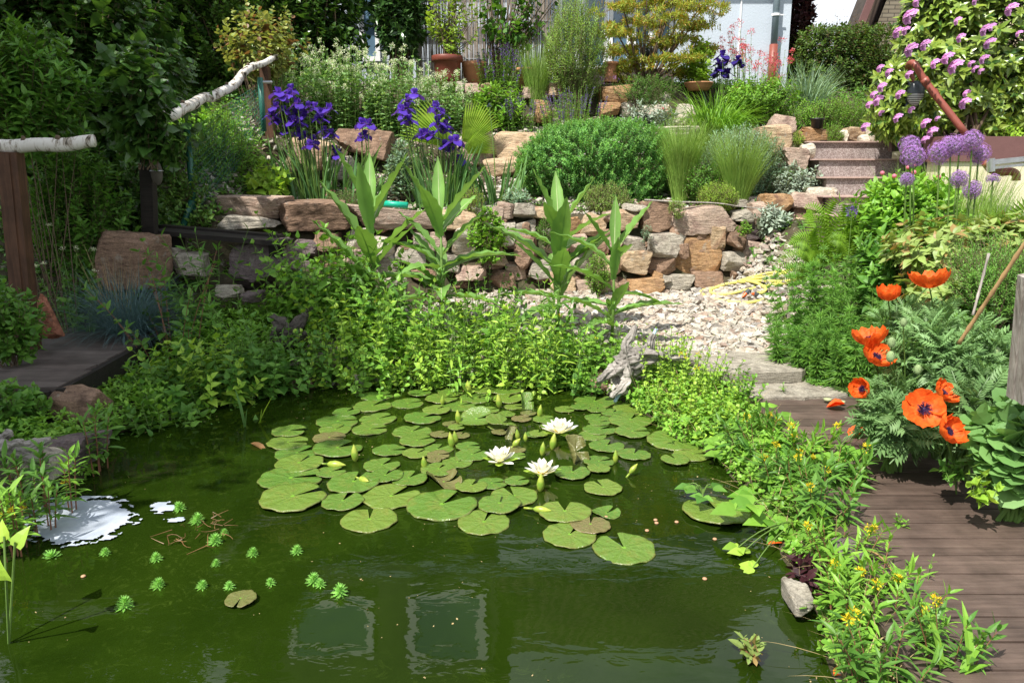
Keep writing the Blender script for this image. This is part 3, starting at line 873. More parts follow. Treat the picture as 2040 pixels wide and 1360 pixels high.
# ---- steps
def steps():
    m, N, L, out = newmat('granite_terrazzo')
    vec = ocoord(N, L)
    v = N.new('ShaderNodeTexVoronoi'); v.inputs['Scale'].default_value = 110; L.new(vec, v.inputs['Vector'])
    g = N.new('ShaderNodeSeparateColor'); L.new(v.outputs['Color'], g.inputs[0])
    col = ramp(N, L, g.outputs[0], [(0, (.17, .13, .12)), (.45, (.26, .21, .195)), (.7, (.44, .39, .37)), (1, (.22, .175, .165))])
    col = mixc(N, L, 1.0, col, ramp(N, L, noise(N, L, 4, vec, 4), [(.3, g1(.8)), (.7, g1(1.15))]), 'MULTIPLY')
    p = princ(N, (.2, .15, .13), .7, .3); L.new(col, p.inputs['Base Color']); L.new(p.outputs[0], out.inputs['Surface'])
    M['terrazzo'] = m
    M['mortar'] = plain('pink_mortar', (.42, .30, .26), .9, bmp=.4)
    t = thing('stone_steps', 'flight of speckled reddish brown terrazzo steps climbing beside the rhododendron', 'steps', (4.15, 9.0, 1.3))
    # front face rows: y top, y bottom, x left, x right, Y
    rows = [(283, 317, 1622, 1777, 9.9), (318, 353, 1633, 1796, 9.6), (354, 392, 1648, 1815, 9.3), (392, 430, 1655, 1830, 9.0), (430, 468, 1660, 1840, 8.7)]
    for yt, yb, xl, xr, Y in rows:
        a = at(xl, yt, Y); b = at(xr, yb, Y)
        cx_ = (a[0] + b[0]) / 2; wd = b[0] - a[0]; h_ = a[2] - b[2]
        mb = MB(); mb.add(np.zeros((0, 3)), [])
        v = np.array([[-1, -1, -1], [1, -1, -1], [1, 1, -1], [-1, 1, -1], [-1, -1, 1], [1, -1, 1], [1, 1, 1], [-1, 1, 1]], float) * np.array([wd / 2, .17, h_ / 2 - .002])
        mb.add(v + np.array([cx_, Y + .18, (a[2] + b[2]) / 2]), [BOXF]); st = mb.build('step', m, t)
        mb = MB(); box(mb, (cx_ - .05, Y + .15, a[2] + .001), (wd + .10, .36, .016)); mb.build('tread_edge', M['mortar'], st)
steps()
# ================================================================== HOUSES
M['plaster'] = plain('white_plaster', (.47, .53, .60), .9, .1, var=.03, vs=3, bmp=.5, bs=40)
M['frame'] = plain('white_frame', (.78, .79, .8), .5, var=.02)
M['cladding'] = woodm('dark_cladding', (.05, .042, .035), (.085, .07, .06), (1, 1, 20), .8, .4)
M['grille'] = plain('grey_pipe', (.20, .26, .30), .45, .5, var=.1)
M['redpipe'] = plain('red_brown_pipe', (.24, .065, .045), .45, .5, var=.15)
M['gutterband'] = plain('brown_band', (.15, .075, .07), .6, var=.1)
M['cream'] = plain('cream_render', (.70, .64, .46), .9, .1, var=.06, vs=5, bmp=.5)
M['clay'] = plain('terracotta', (.50, .24, .13), .75, .2, var=.15, vs=8)
M['potred'] = plain('red_plastic_pot', (.17, .045, .03), .45, .4, var=.1)
M['black'] = plain('black_plastic', (.012, .012, .013), .4, .5, var=.2)
M['darkgrey'] = plain('dark_grey_metal', (.05, .062, .07), .4, .5)
M['greenpl'] = plain('green_plastic', (.0, .35, .22), .4, .5, var=.08)
M['greenmetal'] = plain('green_coated_metal', (.02, .12, .09), .45, .5)
M['metal'] = plain('galvanised_metal', (.45, .46, .47), .35, .5, .8)
M['bluepipe'] = plain('light_blue_pipe', (.36, .50, .60), .5, .4, var=.1)
def glassmat():
    m, N, L, out = newmat('window_glass')
    p = princ(N, (.10, .17, .24), .04, .8); L.new(p.outputs[0], out.inputs['Surface']); return m
M['glass'] = glassmat()
def tilemat():
    m, N, L, out = newmat('dark_roof_tiles')
    t = N.new('ShaderNodeTexCoord')
    w_ = N.new('ShaderNodeTexWave'); w_.inputs['Scale'].default_value = 1.2; w_.bands_direction = 'X'; L.new(t.outputs['Object'], w_.inputs['Vector'])
    col = ramp(N, L, w_.outputs['Color'], [(0, (.08, .055, .045)), (1, (.24, .17, .13))])
    p = princ(N, (.07, .05, .04), .7, .3); L.new(col, p.inputs['Base Color']); L.new(p.outputs[0], out.inputs['Surface']); return m
M['tiles'] = tilemat()
def brickmat():
    m, N, L, out = newmat('yellow_brick')
    t = N.new('ShaderNodeTexCoord'); mp = N.new('ShaderNodeMapping'); mp.inputs['Rotation'].default_value = (R(90), 0, 0)
    L.new(t.outputs['Object'], mp.inputs['Vector'])
    b = N.new('ShaderNodeTexBrick'); L.new(mp.outputs['Vector'], b.inputs['Vector'])
    b.inputs['Color1'].default_value = (.62, .50, .34, 1); b.inputs['Color2'].default_value = (.72, .60, .42, 1); b.inputs['Mortar'].default_value = (.22, .18, .14, 1)
    b.inputs['Scale'].default_value = 1.0; b.inputs['Brick Width'].default_value = .26; b.inputs['Row Height'].default_value = .082; b.inputs['Mortar Size'].default_value = .009
    p = princ(N, (.6, .5, .3), .85, .2); L.new(b.outputs['Color'], p.inputs['Base Color'])
    L.new(bump(N, L, b.outputs['Fac'], -.5, .01), p.inputs['Normal']); L.new(p.outputs[0], out.inputs['Surface']); return m
M['brick'] = brickmat()

def wbox(x0, x1, y0, y1, z0, z1, mb=None, m=0):
    mb = mb or MB(); box(mb, ((x0 + x1) / 2, (y0 + y1) / 2, (z0 + z1) / 2), (x1 - x0, y1 - y0, z1 - z0), m); return mb
def window(parent, x0, x1, z0, z1, y, fw=.09, bars=0, dz=0):
    mb = MB()
    wbox(x0, x1, y - .05, y + .05, z1 - fw, z1, mb); wbox(x0, x1, y - .05, y + .05, z0, z0 + fw, mb)
    wbox(x0, x0 + fw, y - .05, y + .05, z0 + fw, z1 - fw, mb); wbox(x1 - fw, x1, y - .05, y + .05, z0 + fw, z1 - fw, mb)
    for k in range(bars):
        xm = x0 + (x1 - x0) * (k + 1) / (bars + 1); wbox(xm - fw / 2, xm + fw / 2, y - .047, y + .047, z0 + fw, z1 - fw, mb)
    f = mb.build('window', M['frame'], parent)
    wbox(x0 + fw, x1 - fw, y - .005, y + .02, z0 + fw, z1 - fw).build('pane', M['glass'], f)
def house():
    HY = 14.5
    t = thing('white_house', 'white plastered house with glazed bay and dark tiled roof behind the garden', 'house', (0, HY, 3.2))
    xr = gx(1572, HY, 4); x1 = gx(1348, HY, 4)
    mb = MB()
    wbox(x1, xr, HY, HY + 7, 2.9, 5.85, mb)
    wbox(-7.0, gx(700, HY, 4), HY + .3, HY + .6, 2.9, 5.85, mb)
    wbox(gx(700, HY, 4), x1, HY + .3, HY + .6, 5.4, 5.85, mb)
    wbox(gx(700, HY, 4), gx(1108, HY, 4), HY + .35, HY + .6, 2.9, 5.4, mb)
    mb.build('wall', M['plaster'], t)
    wbox(gx(1108, HY, 4), x1, HY + .1, HY + .6, 2.9, 3.55).build('plinth', M['cladding'], t)
    # thin vertical cable cover on the wall
    xc = gx(1472, HY, 4); wbox(xc - .012, xc + .012, HY - .02, HY - .002, 3.2, 5.82).build('cable_cover', M['frame'], t)
    # glazed bay
    xs = [gx(p, HY, 4) for p in (1112, 1158, 1215, 1262, 1305, 1347)]
    for a, b in zip(xs[:-1], xs[1:]):
        window(t, a + .01, b - .01, 3.55, 5.35, HY + .3, .07)
    window(t, gx(712, HY, 4), gx(752, HY, 4), 3.7, 5.3, HY + .28, .08)
    # upper storey: dark gable with two windows, tiled roof right of it
    gxl, gxr = -5.6, -.35
    mb = MB()
    v = np.array([[gxl, HY - .3, 5.86], [gxr, HY - .3, 5.86], [gxr, HY - .3, 8.6], [(gxl + gxr) / 2, HY - .3, 10.9], [gxl, HY - .3, 8.6]])
    v2 = v + np.array([0, 4.5, 0]); n = 5
    mb.add(np.vstack([v, v2]), [np.array([[0, 1, 2, 4], [0 + 5, 4 + 5, 2 + 5, 1 + 5]]), np.array([[4, 2, 3], [9, 8, 7]]), np.array([[0, 5, 6, 1], [1, 6, 7, 2], [0, 4, 9, 5]])])
    mb.build('gable', M['cladding'], t)
    window(t, -4.55, -2.85, 6.7, 8.1, HY - .36, .15, 0); window(t, -2.1, -.55, 6.6, 8.2, HY - .36, .15, 0)
    mb = MB()
    xm = (gxl + gxr) / 2
    for s, xe in ((-1, gxl - .3), (1, gxr + .3)):
        a = [(xm, HY - .6, 11.05), (xe, HY - .6, 8.42), (xe, HY + 4.4, 8.42), (xm, HY + 4.4, 11.05)]
        a = np.array(a); b = a + np.array([0, 0, .12])
        mb.add(np.vstack([a, b]), [BOXF])
    mb.build('gable_roof', M['tiles'], t)
    mb = MB()
    a = np.array([(-.35, HY - .6, 5.95), (xr + .9, HY - .6, 5.95), (xr + .3, HY + 4.5, 11.15), (-.35, HY + 4.5, 11.15)]); b = a + np.array([0, 0, .14])
    mb.add(np.vstack([a, b]), [BOXF])
    # tile courses as raised strips
    for k in range(24):
        f = k / 24
        p = a[0] * (1 - f) + a[3] * f; q_ = a[1] * (1 - f) + a[2] * f
        bar(mb, p + np.array([0, 0, .16]), q_ + np.array([0, 0, .16]), .14, .05)
    a = np.array([(-7.6, HY - .6, 5.95), (-5.6, HY - .6, 5.95), (-5.6, HY + 4.5, 9.7), (-7.0, HY + 4.5, 9.7)]); mb.add(np.vstack([a, a + np.array([0, 0, .14])]), [BOXF])
    rf = mb.build('roof', M['tiles'], t)
    mb = MB(); wbox(1.2, 2.1, HY + 2.6, HY + 3.3, 8.6, 8.85, mb); mb.build('skylight', M['glass'], rf)
    wbox(-7.0, xr + .5, HY - .68, HY - .58, 5.82, 5.94).build('gutter', M['grille'], t)
    # downpipe
    xp = gx(1543, HY - .1, 4.2)
    dp = MB(); tube(dp, [(xp, HY - .12, 3.85), (xp, HY - .12, 6.25)], .058, 14)
    d = dp.build('downpipe', M['grille'], t, smooth=True)
    m2 = MB(); tube(m2, [(xp, HY - .12, 3.1), (xp, HY - .12, 3.93)], .072, 14); m2.build('downpipe_foot', M['redpipe'], d, smooth=True)
    m2 = MB(); tube(m2, [(xp, HY - .12, 4.40), (xp, HY - .12, 4.44)], .075, 14); box(m2, (xp + .09, HY - .12, 4.42), (.1, .02, .02)); m2.build('pipe_clamp', M['frame'], d)
house()

def brickhouse():
    Y = 17.0
    t = thing('brick_house', 'yellow brick neighbouring house with brown overhanging roof behind the rhododendron', 'house', (9.5, Y, 3.0))
    A = at(1700, 78, Y); Bp = at(1738, -18, Y)
    sl = (Bp[2] - A[2]) / (Bp[0] - A[0])
    e = at(1728, 120, Y + .6)
    n1 = np.array([e[0], Y + .6, 2.5]); z_e = at(1745, 0, Y + .6)
    xr = 16.0
    mb = MB()
    top = lambda x, x0, z0: z0 + (x - x0) * sl
    x0 = gx(1742, Y + .6, 4.5)
    zt0 = at(1745, 55, Y + .6)[2]
    v = np.array([[x0, Y + .6, 2.5], [xr, Y + .6, 2.5], [xr, Y + .6, zt0 + (xr - x0) * sl], [x0, Y + .6, zt0]])
    mb.add(np.vstack([v, v + np.array([4.5, 6, 0])]), [np.array([[0, 1, 2, 3], [4, 7, 6, 5], [0, 3, 7, 4], [1, 5, 6, 2]])])
    w_ = mb.build('wall', M['brick'], t)
    # roof slab with overhang
    mb = MB()
    xa = A[0] - .1; za = A[2] + .05
    dz = .22
    v = np.array([[xa, Y - .2, za], [xr, Y - .2, za + (xr - xa) * sl], [xr + 4.5, Y + 7, za + (xr - xa) * sl], [xa + 4.5, Y + 7, za]])
    mb.add(np.vstack([v - np.array([0, 0, dz]), v]), [BOXF])
    mb.build('roof', M['tiles'], t)
    mb = MB(); bar(mb, (xa, Y - .26, za - .12), (xr, Y - .26, za - .12 + (xr - xa) * sl), .05, .42, up=(0, 1, 0))
    V = mb.V[0]; mb.V[0] = V
    mb2 = MB()
    v = np.array([[xa, Y - .28, za - .42], [xr, Y - .28, za - .42 + (xr - xa) * sl], [xr, Y - .23, za - .42 + (xr - xa) * sl], [xa, Y - .23, za - .42]])
    mb2.add(np.vstack([v, v + np.array([0, 0, .46])]), [BOXF]); mb2.build('bargeboard', M['gutterband'], t)
    # dark soffit
    mb2 = MB()
    v = np.array([[xa, Y - .2, za - .27], [xr, Y - .2, za - .27 + (xr - xa) * sl], [xr, Y + .58, za - .27 + (xr - xa) * sl], [xa, Y + .58, za - .27]])
    mb2.add(np.vstack([v, v + np.array([0, 0, .03])]), [BOXF]); mb2.build('soffit', M['cladding'], t)
brickhouse()

# cream retaining wall with brown coping on the right
def creamwall():
    Y = 8.55
    t = thing('cream_wall', 'cream rendered wall with a reddish brown band on top at the right edge', 'wall', (6, Y, .8))
    xl = gx(1880, Y, 2)
    za = at(1950, 272, Y)[2]; zb = at(1950, 322, Y)[2]
    wbox(xl, 9, Y, Y + .3, .3, zb).build('wall', M['cream'], t)
    wbox(xl - .05, 9, Y - .03, Y + .33, zb, za).build('coping_band', M['gutterband'], t)
    # pipe elbow and bracket in front
    p = [at(*q_, Y - .25) for q_ in ((1962, 322), (1975, 338), (1995, 343), (2015, 342), (2024, 348), (2024, 360))]
    mb = MB(); tube(mb, smoothpath(p, 4), .042, 12); tag(mb.build('drain_elbow', M['redpipe'], smooth=True), 'short red brown pipe elbow below the metal hinge on the cream wall', 'pipe')
    mb = MB(); bar(mb, at(1968, 324, Y - .33), at(2046, 316, Y - .33), .04, .05); bar(mb, at(1966, 336, Y - .35), at(2040, 328, Y - .35), .03, .025); tube(mb, [at(1974, 316, Y - .36), at(1974, 342, Y - .36)], .04, 10)
    tag(mb.build('metal_hinge', M['metal']), 'galvanised metal strap hinge in front of the cream wall', 'hinge')
creamwall()
# long red downpipe slanting through the rhododendron
mb = MB()
tube(mb, smoothpath([at(1822, 176, 9.0), at(1810, 135, 9.0), at(1822, 128, 8.85), at(1845, 165, 8.8), at(1925, 268, 8.6)], 6), .037, 12)
for q_ in ((1840, 157), (1858, 181)):
    a = at(*q_, 8.8); b = at(q_[0] + 7, q_[1] + 10, 8.79); tube(mb, [a, b], .044, 12)
tag(mb.build('red_downpipe', M['redpipe'], smooth=True), 'red brown drain pipe slanting down through the rhododendron', 'pipe')

# dark posts by the steps with the wall lamp
def lampposts():
    t = thing('gate_posts', 'dark weathered timber posts beside the top of the steps', 'posts', at(1783, 290, 9.4))
    mb = MB(); bar(mb, at(1781, 302, 9.5), at(1781, 168, 9.5), .10, .10, up=(0, 1, 0)); mb.build('post', M['woodgrey2'], t)
    mb = MB(); bar(mb, at(1768, 284, 9.45), at(1768, 232, 9.45), .10, .09, up=(0, 1, 0)); mb.build('post', M['woodgrey2'], t)
    mb = MB(); bar(mb, at(1842, 280, 9.3), at(1842, 176, 9.3), .08, .08, up=(0, 1, 0)); mb.build('post', M['woodgrey2'], t)
    mb = MB(); box(mb, at(1775, 191, 9.43), (.10, .06, .17)); mb.build('junction_box', M['black'], t)
    c = at(1824, 187, 8.95)
    t = thing('outdoor_lamp', 'dark grey oval outdoor lamp with ribbed glass on the post by the steps', 'lamp', c)
    V, F = ICO[4]
    s = .098
    up = V[V[:, 2] > -10].copy()
    def half(sel, name, mat, sc):
        fsel = F[sel(V[F].mean(1))]
        mb = MB(); mb.add(V * np.array([s, s * .6, s * 1.35]) * sc + c, [fsel]); mb.build(name, mat, t, smooth=True)
    half(lambda q: q[:, 2] > .0, 'hood', M['darkgrey'], 1.06)
    m, N, L, out = newmat('ribbed_glass')
    tt = N.new('ShaderNodeTexCoord'); wv = N.new('ShaderNodeTexWave'); wv.bands_direction = 'Z'; wv.inputs['Scale'].default_value = 14; L.new(tt.outputs['Object'], wv.inputs['Vector'])
    p = princ(N, (.4, .4, .4), .2, .7); L.new(ramp(N, L, wv.outputs['Color'], [(.2, (.12, .12, .12)), (.8, (.5, .5, .49))]), p.inputs['Base Color']); L.new(p.outputs[0], out.inputs['Surface'])
    half(lambda q: q[:, 2] < .03, 'diffuser', m, 1.0)
    mb = MB(); box(mb, c + np.array([0, .05, 0]), (.16, .04, .26)); mb.build('back_plate', M['darkgrey'], t)
M['woodgrey2'] = woodm('dark_weathered_wood', (.05, .035, .03), (.12, .09, .08), (30, 30, 2), .8, .8)
lampposts()

# ================================================================== LEFT RAILING, BENCH, DECK
def birchmat():
    m, N, L, out = newmat('birch_bark')
    t = N.new('ShaderNodeTexCoord')
    mp = N.new('ShaderNodeMapping'); mp.inputs['Scale'].default_value = (9, 2.5, 2.5); L.new(t.outputs['Object'], mp.inputs['Vector'])
    a = noise(N, L, 2.2, mp.outputs['Vector'], 6, .7, .6)
    col = ramp(N, L, a, [(.36, (.03, .025, .02)), (.43, (.30, .26, .21)), (.5, (.66, .63, .58)), (.8, (.74, .72, .68))])
    b = noise(N, L, 5, t.outputs['Object'], 5, .7)
    col = mixc(N, L, ramp(N, L, b, [(.60, g1(0)), (.68, g1(.7))]), col, (.16, .12, .09))
    p = princ(N, (.7, .7, .7), .75, .2); L.new(col, p.inputs['Base Color']); L.new(bump(N, L, a, .35, .006), p.inputs['Normal']); L.new(p.outputs[0], out.inputs['Surface']); return m
M['birch'] = birchmat()
def log(pts, r, seed, name, parent):
    g = np.random.default_rng(seed)
    P = smoothpath(pts, 14); n = len(P); mb = MB()
    rr = np.interp(np.linspace(0, 1, n), np.linspace(0, 1, len(r)), r) * (1 + .035 * np.sin(np.arange(n) * .31) + g.normal(0, .008, n))
    P = P + np.sin(np.arange(n) * .37)[:, None] * np.array([0, 0, .006])
    tube(mb, P, rr, 18)
    o = mb.build(name, M['birch'], parent, smooth=True)
    # knots
    for k in (int(n * .3), int(n * .62), int(n * .8)):
        mb = MB(); V, F = rockverts((.035, .035, .04), seed + k, 2, 4, .04); mb.add(V + P[k] + np.array([0, -.02, rr[k]]), [F])
        mb.build('knot', M['twig'], o, smooth=True)
t = thing('birch_railing', 'lower birch log handrail on a thick brown wooden post at the left edge', 'railing', at(30, 690, 6.0))
log([at(-230, 300, 5.9), at(-120, 289, 5.95), at(0, 291, 6.0), at(100, 289, 6.0), at(188, 282, 6.05)], [.054, .053, .054, .052, .049], 3, 'rail', t)
mb = MB(); bar(mb, at(58, 700, 6.02), at(20, 303, 6.0), .155, .10, up=(0, 1, 0)); bar(mb, at(50, 690, 5.97), at(12, 305, 5.95), .05, .02, up=(0, 1, 0)); mb.build('post', M['wood'], t)
t = thing('birch_railing', 'upper crooked birch log handrail climbing the slope behind the shrubs', 'railing', at(300, 470, 8.0))
log([at(262, 268, 7.35), at(300, 245, 7.4), at(345, 228, 7.5), at(375, 212, 7.8), at(405, 196, 8.5), at(430, 190, 8.9), at(470, 165, 9.5), at(490, 140, 10.0), at(520, 128, 10.4), at(551, 114, 10.8)], [.052, .056, .050, .052, .053, .052, .050, .047, .042, .035], 9, 'rail', t)
mb = MB(); bar(mb, at(301, 520, 7.56), at(292, 262, 7.42), .12, .10, up=(0, 1, 0)); mb.build('post', M['woodblack'], t)
mb = MB(); bar(mb, at(540, 275, 10.55), at(527, 133, 10.5), .115, .1, up=(0, 1, 0)); mb.build('post', M['wood'], t)
# green pipe, clamp, mesh fence
t = thing('wire_fence', 'green wire mesh fence with green metal posts under the upper birch handrail', 'fence', at(450, 430, 9.5))
mb = MB(); tube(mb, [at(526, 262, 10.3), at(518, 155, 10.3)], .034, 10); mb.build('fence_post', M['greenmetal'], t, smooth=True)
mb = MB(); tube(mb, [at(388, 445, 8.6), at(372, 250, 8.6)], .034, 10); mb.build('fence_post', M['greenmetal'], t, smooth=True)
mb = MB(); tube(mb, [at(364, 452, 8.4), at(382, 400, 8.5)], .034, 10); mb.build('brace', M['greenmetal'], t, smooth=True)
mb = MB()
def fp(u, v):
    a = at(375 + u * 147, 262 - u * 100, 8.6 + 1.7 * u); b = at(388 + u * 140, 450 - u * 190, 8.6 + 1.7 * u)
    return a * v + b * (1 - v) + np.array([0, .02 * math.sin(u * 9), 0])
A_ = []; C_ = []
for k in range(46):
    A_.append(fp(k / 45, 0)); C_.append(fp(k / 45, 1))
for k in range(15):
    for j in range(10):
        A_.append(fp(j / 10, k / 14)); C_.append(fp((j + 1) / 10, k / 14))
A_ = np.array(A_); C_ = np.array(C_); stems(mb, A_, (A_ + C_) / 2, C_, .0017, .0017, 2, 3)
mb.build('mesh_panel', M['greenmetal'], t)
mb = MB(); tube(mb, [at(517, 164, 10.28), at(541, 164, 10.42)], .02, 8); mb.build('hose_clamp', M['metal'], t)
# solar lamp hung on the black post
c = at(312, 345, 7.33); t = thing('hanging_float', 'grey brown oval hanging weight strapped to the black rail post', 'weight', c)
V, F = ICO[3]; mb = MB(); mb.add(V * np.array([.052, .05, .115]) + c, [F]); mb.build('body', plain('stone_grey_body', (.09, .08, .065), .8), t, smooth=True)
mb = MB(); a_ = np.linspace(0, 2 * PI, 17); tube(mb, np.stack([.056 * np.cos(a_), .054 * np.sin(a_), a_ * 0], 1) + c + np.array([0, 0, .02]), .006, 6, cap=False); mb.build('strap', M['metal'], t)

# bench
t = thing('black_bench', 'old black plank bench standing on the bank between the boulders', 'bench', at(440, 500, 7.8))
mb = MB(); bar(mb, at(318, 460, 7.75), at(572, 483, 7.55), .34, .045); mb.build('seat', M['woodblack'], t)
mb = MB(); bar(mb, at(320, 452, 7.95), at(560, 472, 7.78), .12, .05); mb.build('seat_plank', M['woodblack'], t)
mb = MB(); bar(mb, at(552, 484, 7.62), at(554, 520, 7.62), .14, .12, up=(0, 1, 0)); mb.build('leg', M['woodblack'], t)
mb = MB(); bar(mb, at(352, 464, 7.76), at(354, 520, 7.76), .12, .12, up=(0, 1, 0)); mb.build('leg', M['woodblack'], t)

# left deck
def leftdeck():
    t = thing('left_deck', 'dark timber deck in tree shade at the left bank of the pond', 'deck', (-3.7, 5.8, .1))
    mb = MB(); y = 4.92; k = 0
    while y < 6.85:
        xr = float(np.interp(y, [4.9, 6.8], [-3.03, -3.18])) + rnd(-.02, .02)
        v = np.array([[-6.5, y, .315], [xr, y, .315], [xr, y + .148, .315], [-6.5, y + .148, .315], [-6.5, y, .35], [xr, y, .35], [xr, y + .148, .35], [-6.5, y + .148, .35]]) + rnd(-.002, .002, (8, 3))
        mb.add(v, [BOXF]); y += .153
    mb.build('planking', M['deckdark'], t)
    mb = MB(); bar(mb, (-3.0, 4.9, .27), (-3.14, 6.8, .27), .05, .14); mb.build('edge_board', M['woodblack'], t)
    mb = MB(); bar(mb, (-6.4, 4.88, .25), (-3.06, 4.88, .25), .05, .16); mb.build('front_board', M['woodblack'], t)
    for x, y in ((-3.2, 5.0), (-3.3, 5.9), (-3.35, 6.7)):
        mb = MB(); bar(mb, (x, y, -.3), (x, y, .31), .13, .12, up=(0, 1, 0)); mb.build('support_post', M['woodblack'], t)
    mb = MB()
    bar(mb, (-3.9, 4.80, .30), (-3.32, 4.84, .33), .16, .03); o = mb.build('loose_board', M['wood'])
    tag(o, 'short reddish brown board lying at the near end of the left deck', 'board')
leftdeck()

# ---- reed screen, pots, white shutter
def reed():
    Y = 13.7
    t = thing('reed_screen', 'grey brown reed screen fence behind the big red flower pot', 'screen', (gx(960, Y, 4), Y, 3.2))
    x0 = gx(828, Y, 4); x1 = gx(1112, Y, 4); mb = MB()
    n = 260; xs = np.linspace(x0, x1, n) + rnd(-.006, .006, n)
    A_ = np.stack([xs, Y + rnd(-.012, .012, n), np.full(n, 3.1)], 1)
    C_ = A_ + np.stack([rnd(-.05, .05, n), rnd(-.01, .01, n), 1.62 + rnd(-.03, .03, n)], 1)
    stems(mb, A_, (A_ + C_) / 2, C_, .007, .006, 3, 5)
    mb.build('reeds', woodm('reed_cane', (.20, .16, .13), (.42, .36, .31), (40, 40, 2), .7, .2), t)
    mb = MB(); tube(mb, [(x0, Y - .02, 4.66), (x1, Y - .02, 4.68)], .022, 8); mb.build('top_rail', M['woodblack'], t)
    mb = MB(); tube(mb, [(x0, Y - .02, 3.6), (x1, Y - .02, 3.6)], .004, 5); tube(mb, [(x0, Y - .02, 4.2), (x1, Y - .02, 4.2)], .004, 5); mb.build('binding_wire', M['metal'], t)
    box(mb2 := MB(), (gx(835, Y, 3.5), Y - .05, 3.8), (.09, .07, 1.3)); mb2.build('post', M['woodgrey'], t)
reed()
def pot(name, label, px, pyb, pyt, Y, wpx, prof, mat, parts=None):
    c = at(px, pyb, Y); h_ = at(px, pyt, Y)[2] - c[2]; r = wpx / 2 * mpp(Y) * 1.02
    t = thing(name, label, 'flower pot' if 'pot' in name else name.split('_')[-1], c)
    mb = MB(); lathe(mb, c, [(0, 0)] + [(a * r, b * h_) for a, b in prof], 28); mb.build('body', M[mat], t, smooth=True)
    mb = MB(); rr = prof[-1][0] * r * .96; lathe(mb, c, [(0, h_ * .9), (rr, h_ * .9)], 20); mb.build('potting_soil', M['soil'], t)
    return t, c, h_, r
pot('flower_pot', 'big red brown plastic pot holding the citrus shrub in front of the reed screen', 892, 172, 112, 12.7, 58, [(.72, 0), (.80, .3), (.86, .78), (.95, .8), (1, .82), (1, .98), (.97, 1), (.93, 1), (.92, .88)], 'potred')
pot('flower_pot', 'terracotta pot with feather grass right of the reed screen', 1046, 178, 136, 12.9, 34, [(.75, 0), (.9, .85), (1, .86), (1, 1), (.93, 1), (.9, .9)], 'clay')
pot('flower_pot', 'pinkish low pot half hidden right of the big red pot', 945, 172, 124, 13.0, 46, [(.8, 0), (.92, .8), (1, .82), (1, 1), (.94, 1), (.9, .9)], 'clay')
pot('terracotta_column', 'fluted terracotta column with a round cap left of the maple', 1216, 165, 124, 12.9, 30, [(.9, 0), (.9, .05), (.78, .08), (.76, .8), (.85, .84), (1, .88), (1, .97), (.9, 1), (.5, 1)], 'clay')
pot('flower_bowl', 'shallow terracotta bowl with a leafy yellow green plant near the house', 1391, 181, 165, 12.7, 54, [(.65, 0), (.85, .5), (.95, .8), (1, .85), (1, 1), (.95, 1), (.9, .85)], 'clay')
pot('flower_pot', 'small black flower pot standing on the rusty brown stone', 1627, 256, 236, 10.35, 27, [(.72, 0), (.85, .85), (1, .87), (1, 1), (.93, 1), (.9, .9)], 'black')
pot('flower_pot', 'dark blue pot under the maple tree against the glazed bay', 1290, 122, 98, 13.3, 26, [(.7, 0), (1, .7), (.9, 1), (.8, .9)], 'darkgrey')
# green plastic tube on the wall
mb = MB(); tube(mb, [at(756, 405, 8.85), at(812, 409, 8.8)], .036, 14); tag(mb.build('plastic_tube', M['greenpl'], smooth=True), 'short bright green plastic tube lying on the long pink slab', 'tube')
mb = MB(); lathe(mb, at(592, 555, 7.8), [(0, 0), (.05, 0), (.055, .07), (.045, .1), (0, .1)], 14); box(mb, at(583, 540, 7.8), (.08, .06, .05)); tag(mb.build('green_cap', M['greenpl'], smooth=False), 'small bright green plastic fitting beside the purplish block', 'fitting')
# stick on the wall top
mb = MB(); tube(mb, smoothpath([at(1284, 398, 9.0), at(1350, 402, 8.95), at(1430, 405, 8.9), at(1480, 412, 8.85), at(1555, 418, 8.85)], 4), [.010] * 8 + [.006] * 9, 6); tag(mb.build('stick', M['woodgrey'], smooth=True), 'long thin grey stick lying along the top of the stone wall', 'stick')

# ---- hose
M['hose'] = plain('yellow_hose_rubber', (.66, .60, .16), .45, .4, var=.12, vs=20, bmp=.1)
def hz(pts, dz):
    return np.array([P3(*ghit(x, y), .026 + d) for (x, y), d in zip(pts, dz)])
t = thing('garden_hose', 'pale yellow garden hose lying in loose coils on the gravel by the fern', 'hose', P3(*ghit(1470, 585)))
for pl, dz in (([(1600, 542), (1565, 550), (1530, 554), (1490, 563), (1450, 568), (1415, 571), (1398, 578), (1397, 587), (1410, 597), (1440, 604), (1485, 608), (1524, 603)], [.02] * 4 + [.0] * 8),
               ([(1590, 568), (1560, 573), (1520, 570), (1490, 571), (1450, 575), (1422, 582), (1415, 589), (1428, 595), (1455, 593), (1490, 586), (1530, 578), (1575, 572)], [.03] * 5 + [.02] * 7),
               ([(1480, 571), (1505, 577), (1524, 588), (1519, 596), (1508, 598)], [.045] * 5),
               ([(1570, 556), (1540, 561), (1500, 568), (1470, 574)], [.04] * 4)):
    mb = MB(); tube(mb, smoothpath(hz(pl, dz), 6), .0165, 10); mb.build('hose_loop', M['hose'], t, smooth=True)
M['orange'] = plain('orange_plastic', (.70, .12, .02), .4, .4, var=.05)
for a, b in (((1478, 602), (1492, 588)), ((1498, 596), (1514, 597))):
    p = hz([a, b], [.03, .03]); mb = MB(); m_ = (p[0] + p[1]) / 2; tube(mb, [m_, p[1]], [.028, .026], 10); c_ = mb.build('connector', M['darkgrey'], t)
    mb = MB(); tube(mb, [p[0], m_], [.012, .022], 10); mb.build('nozzle', M['orange'], c_)

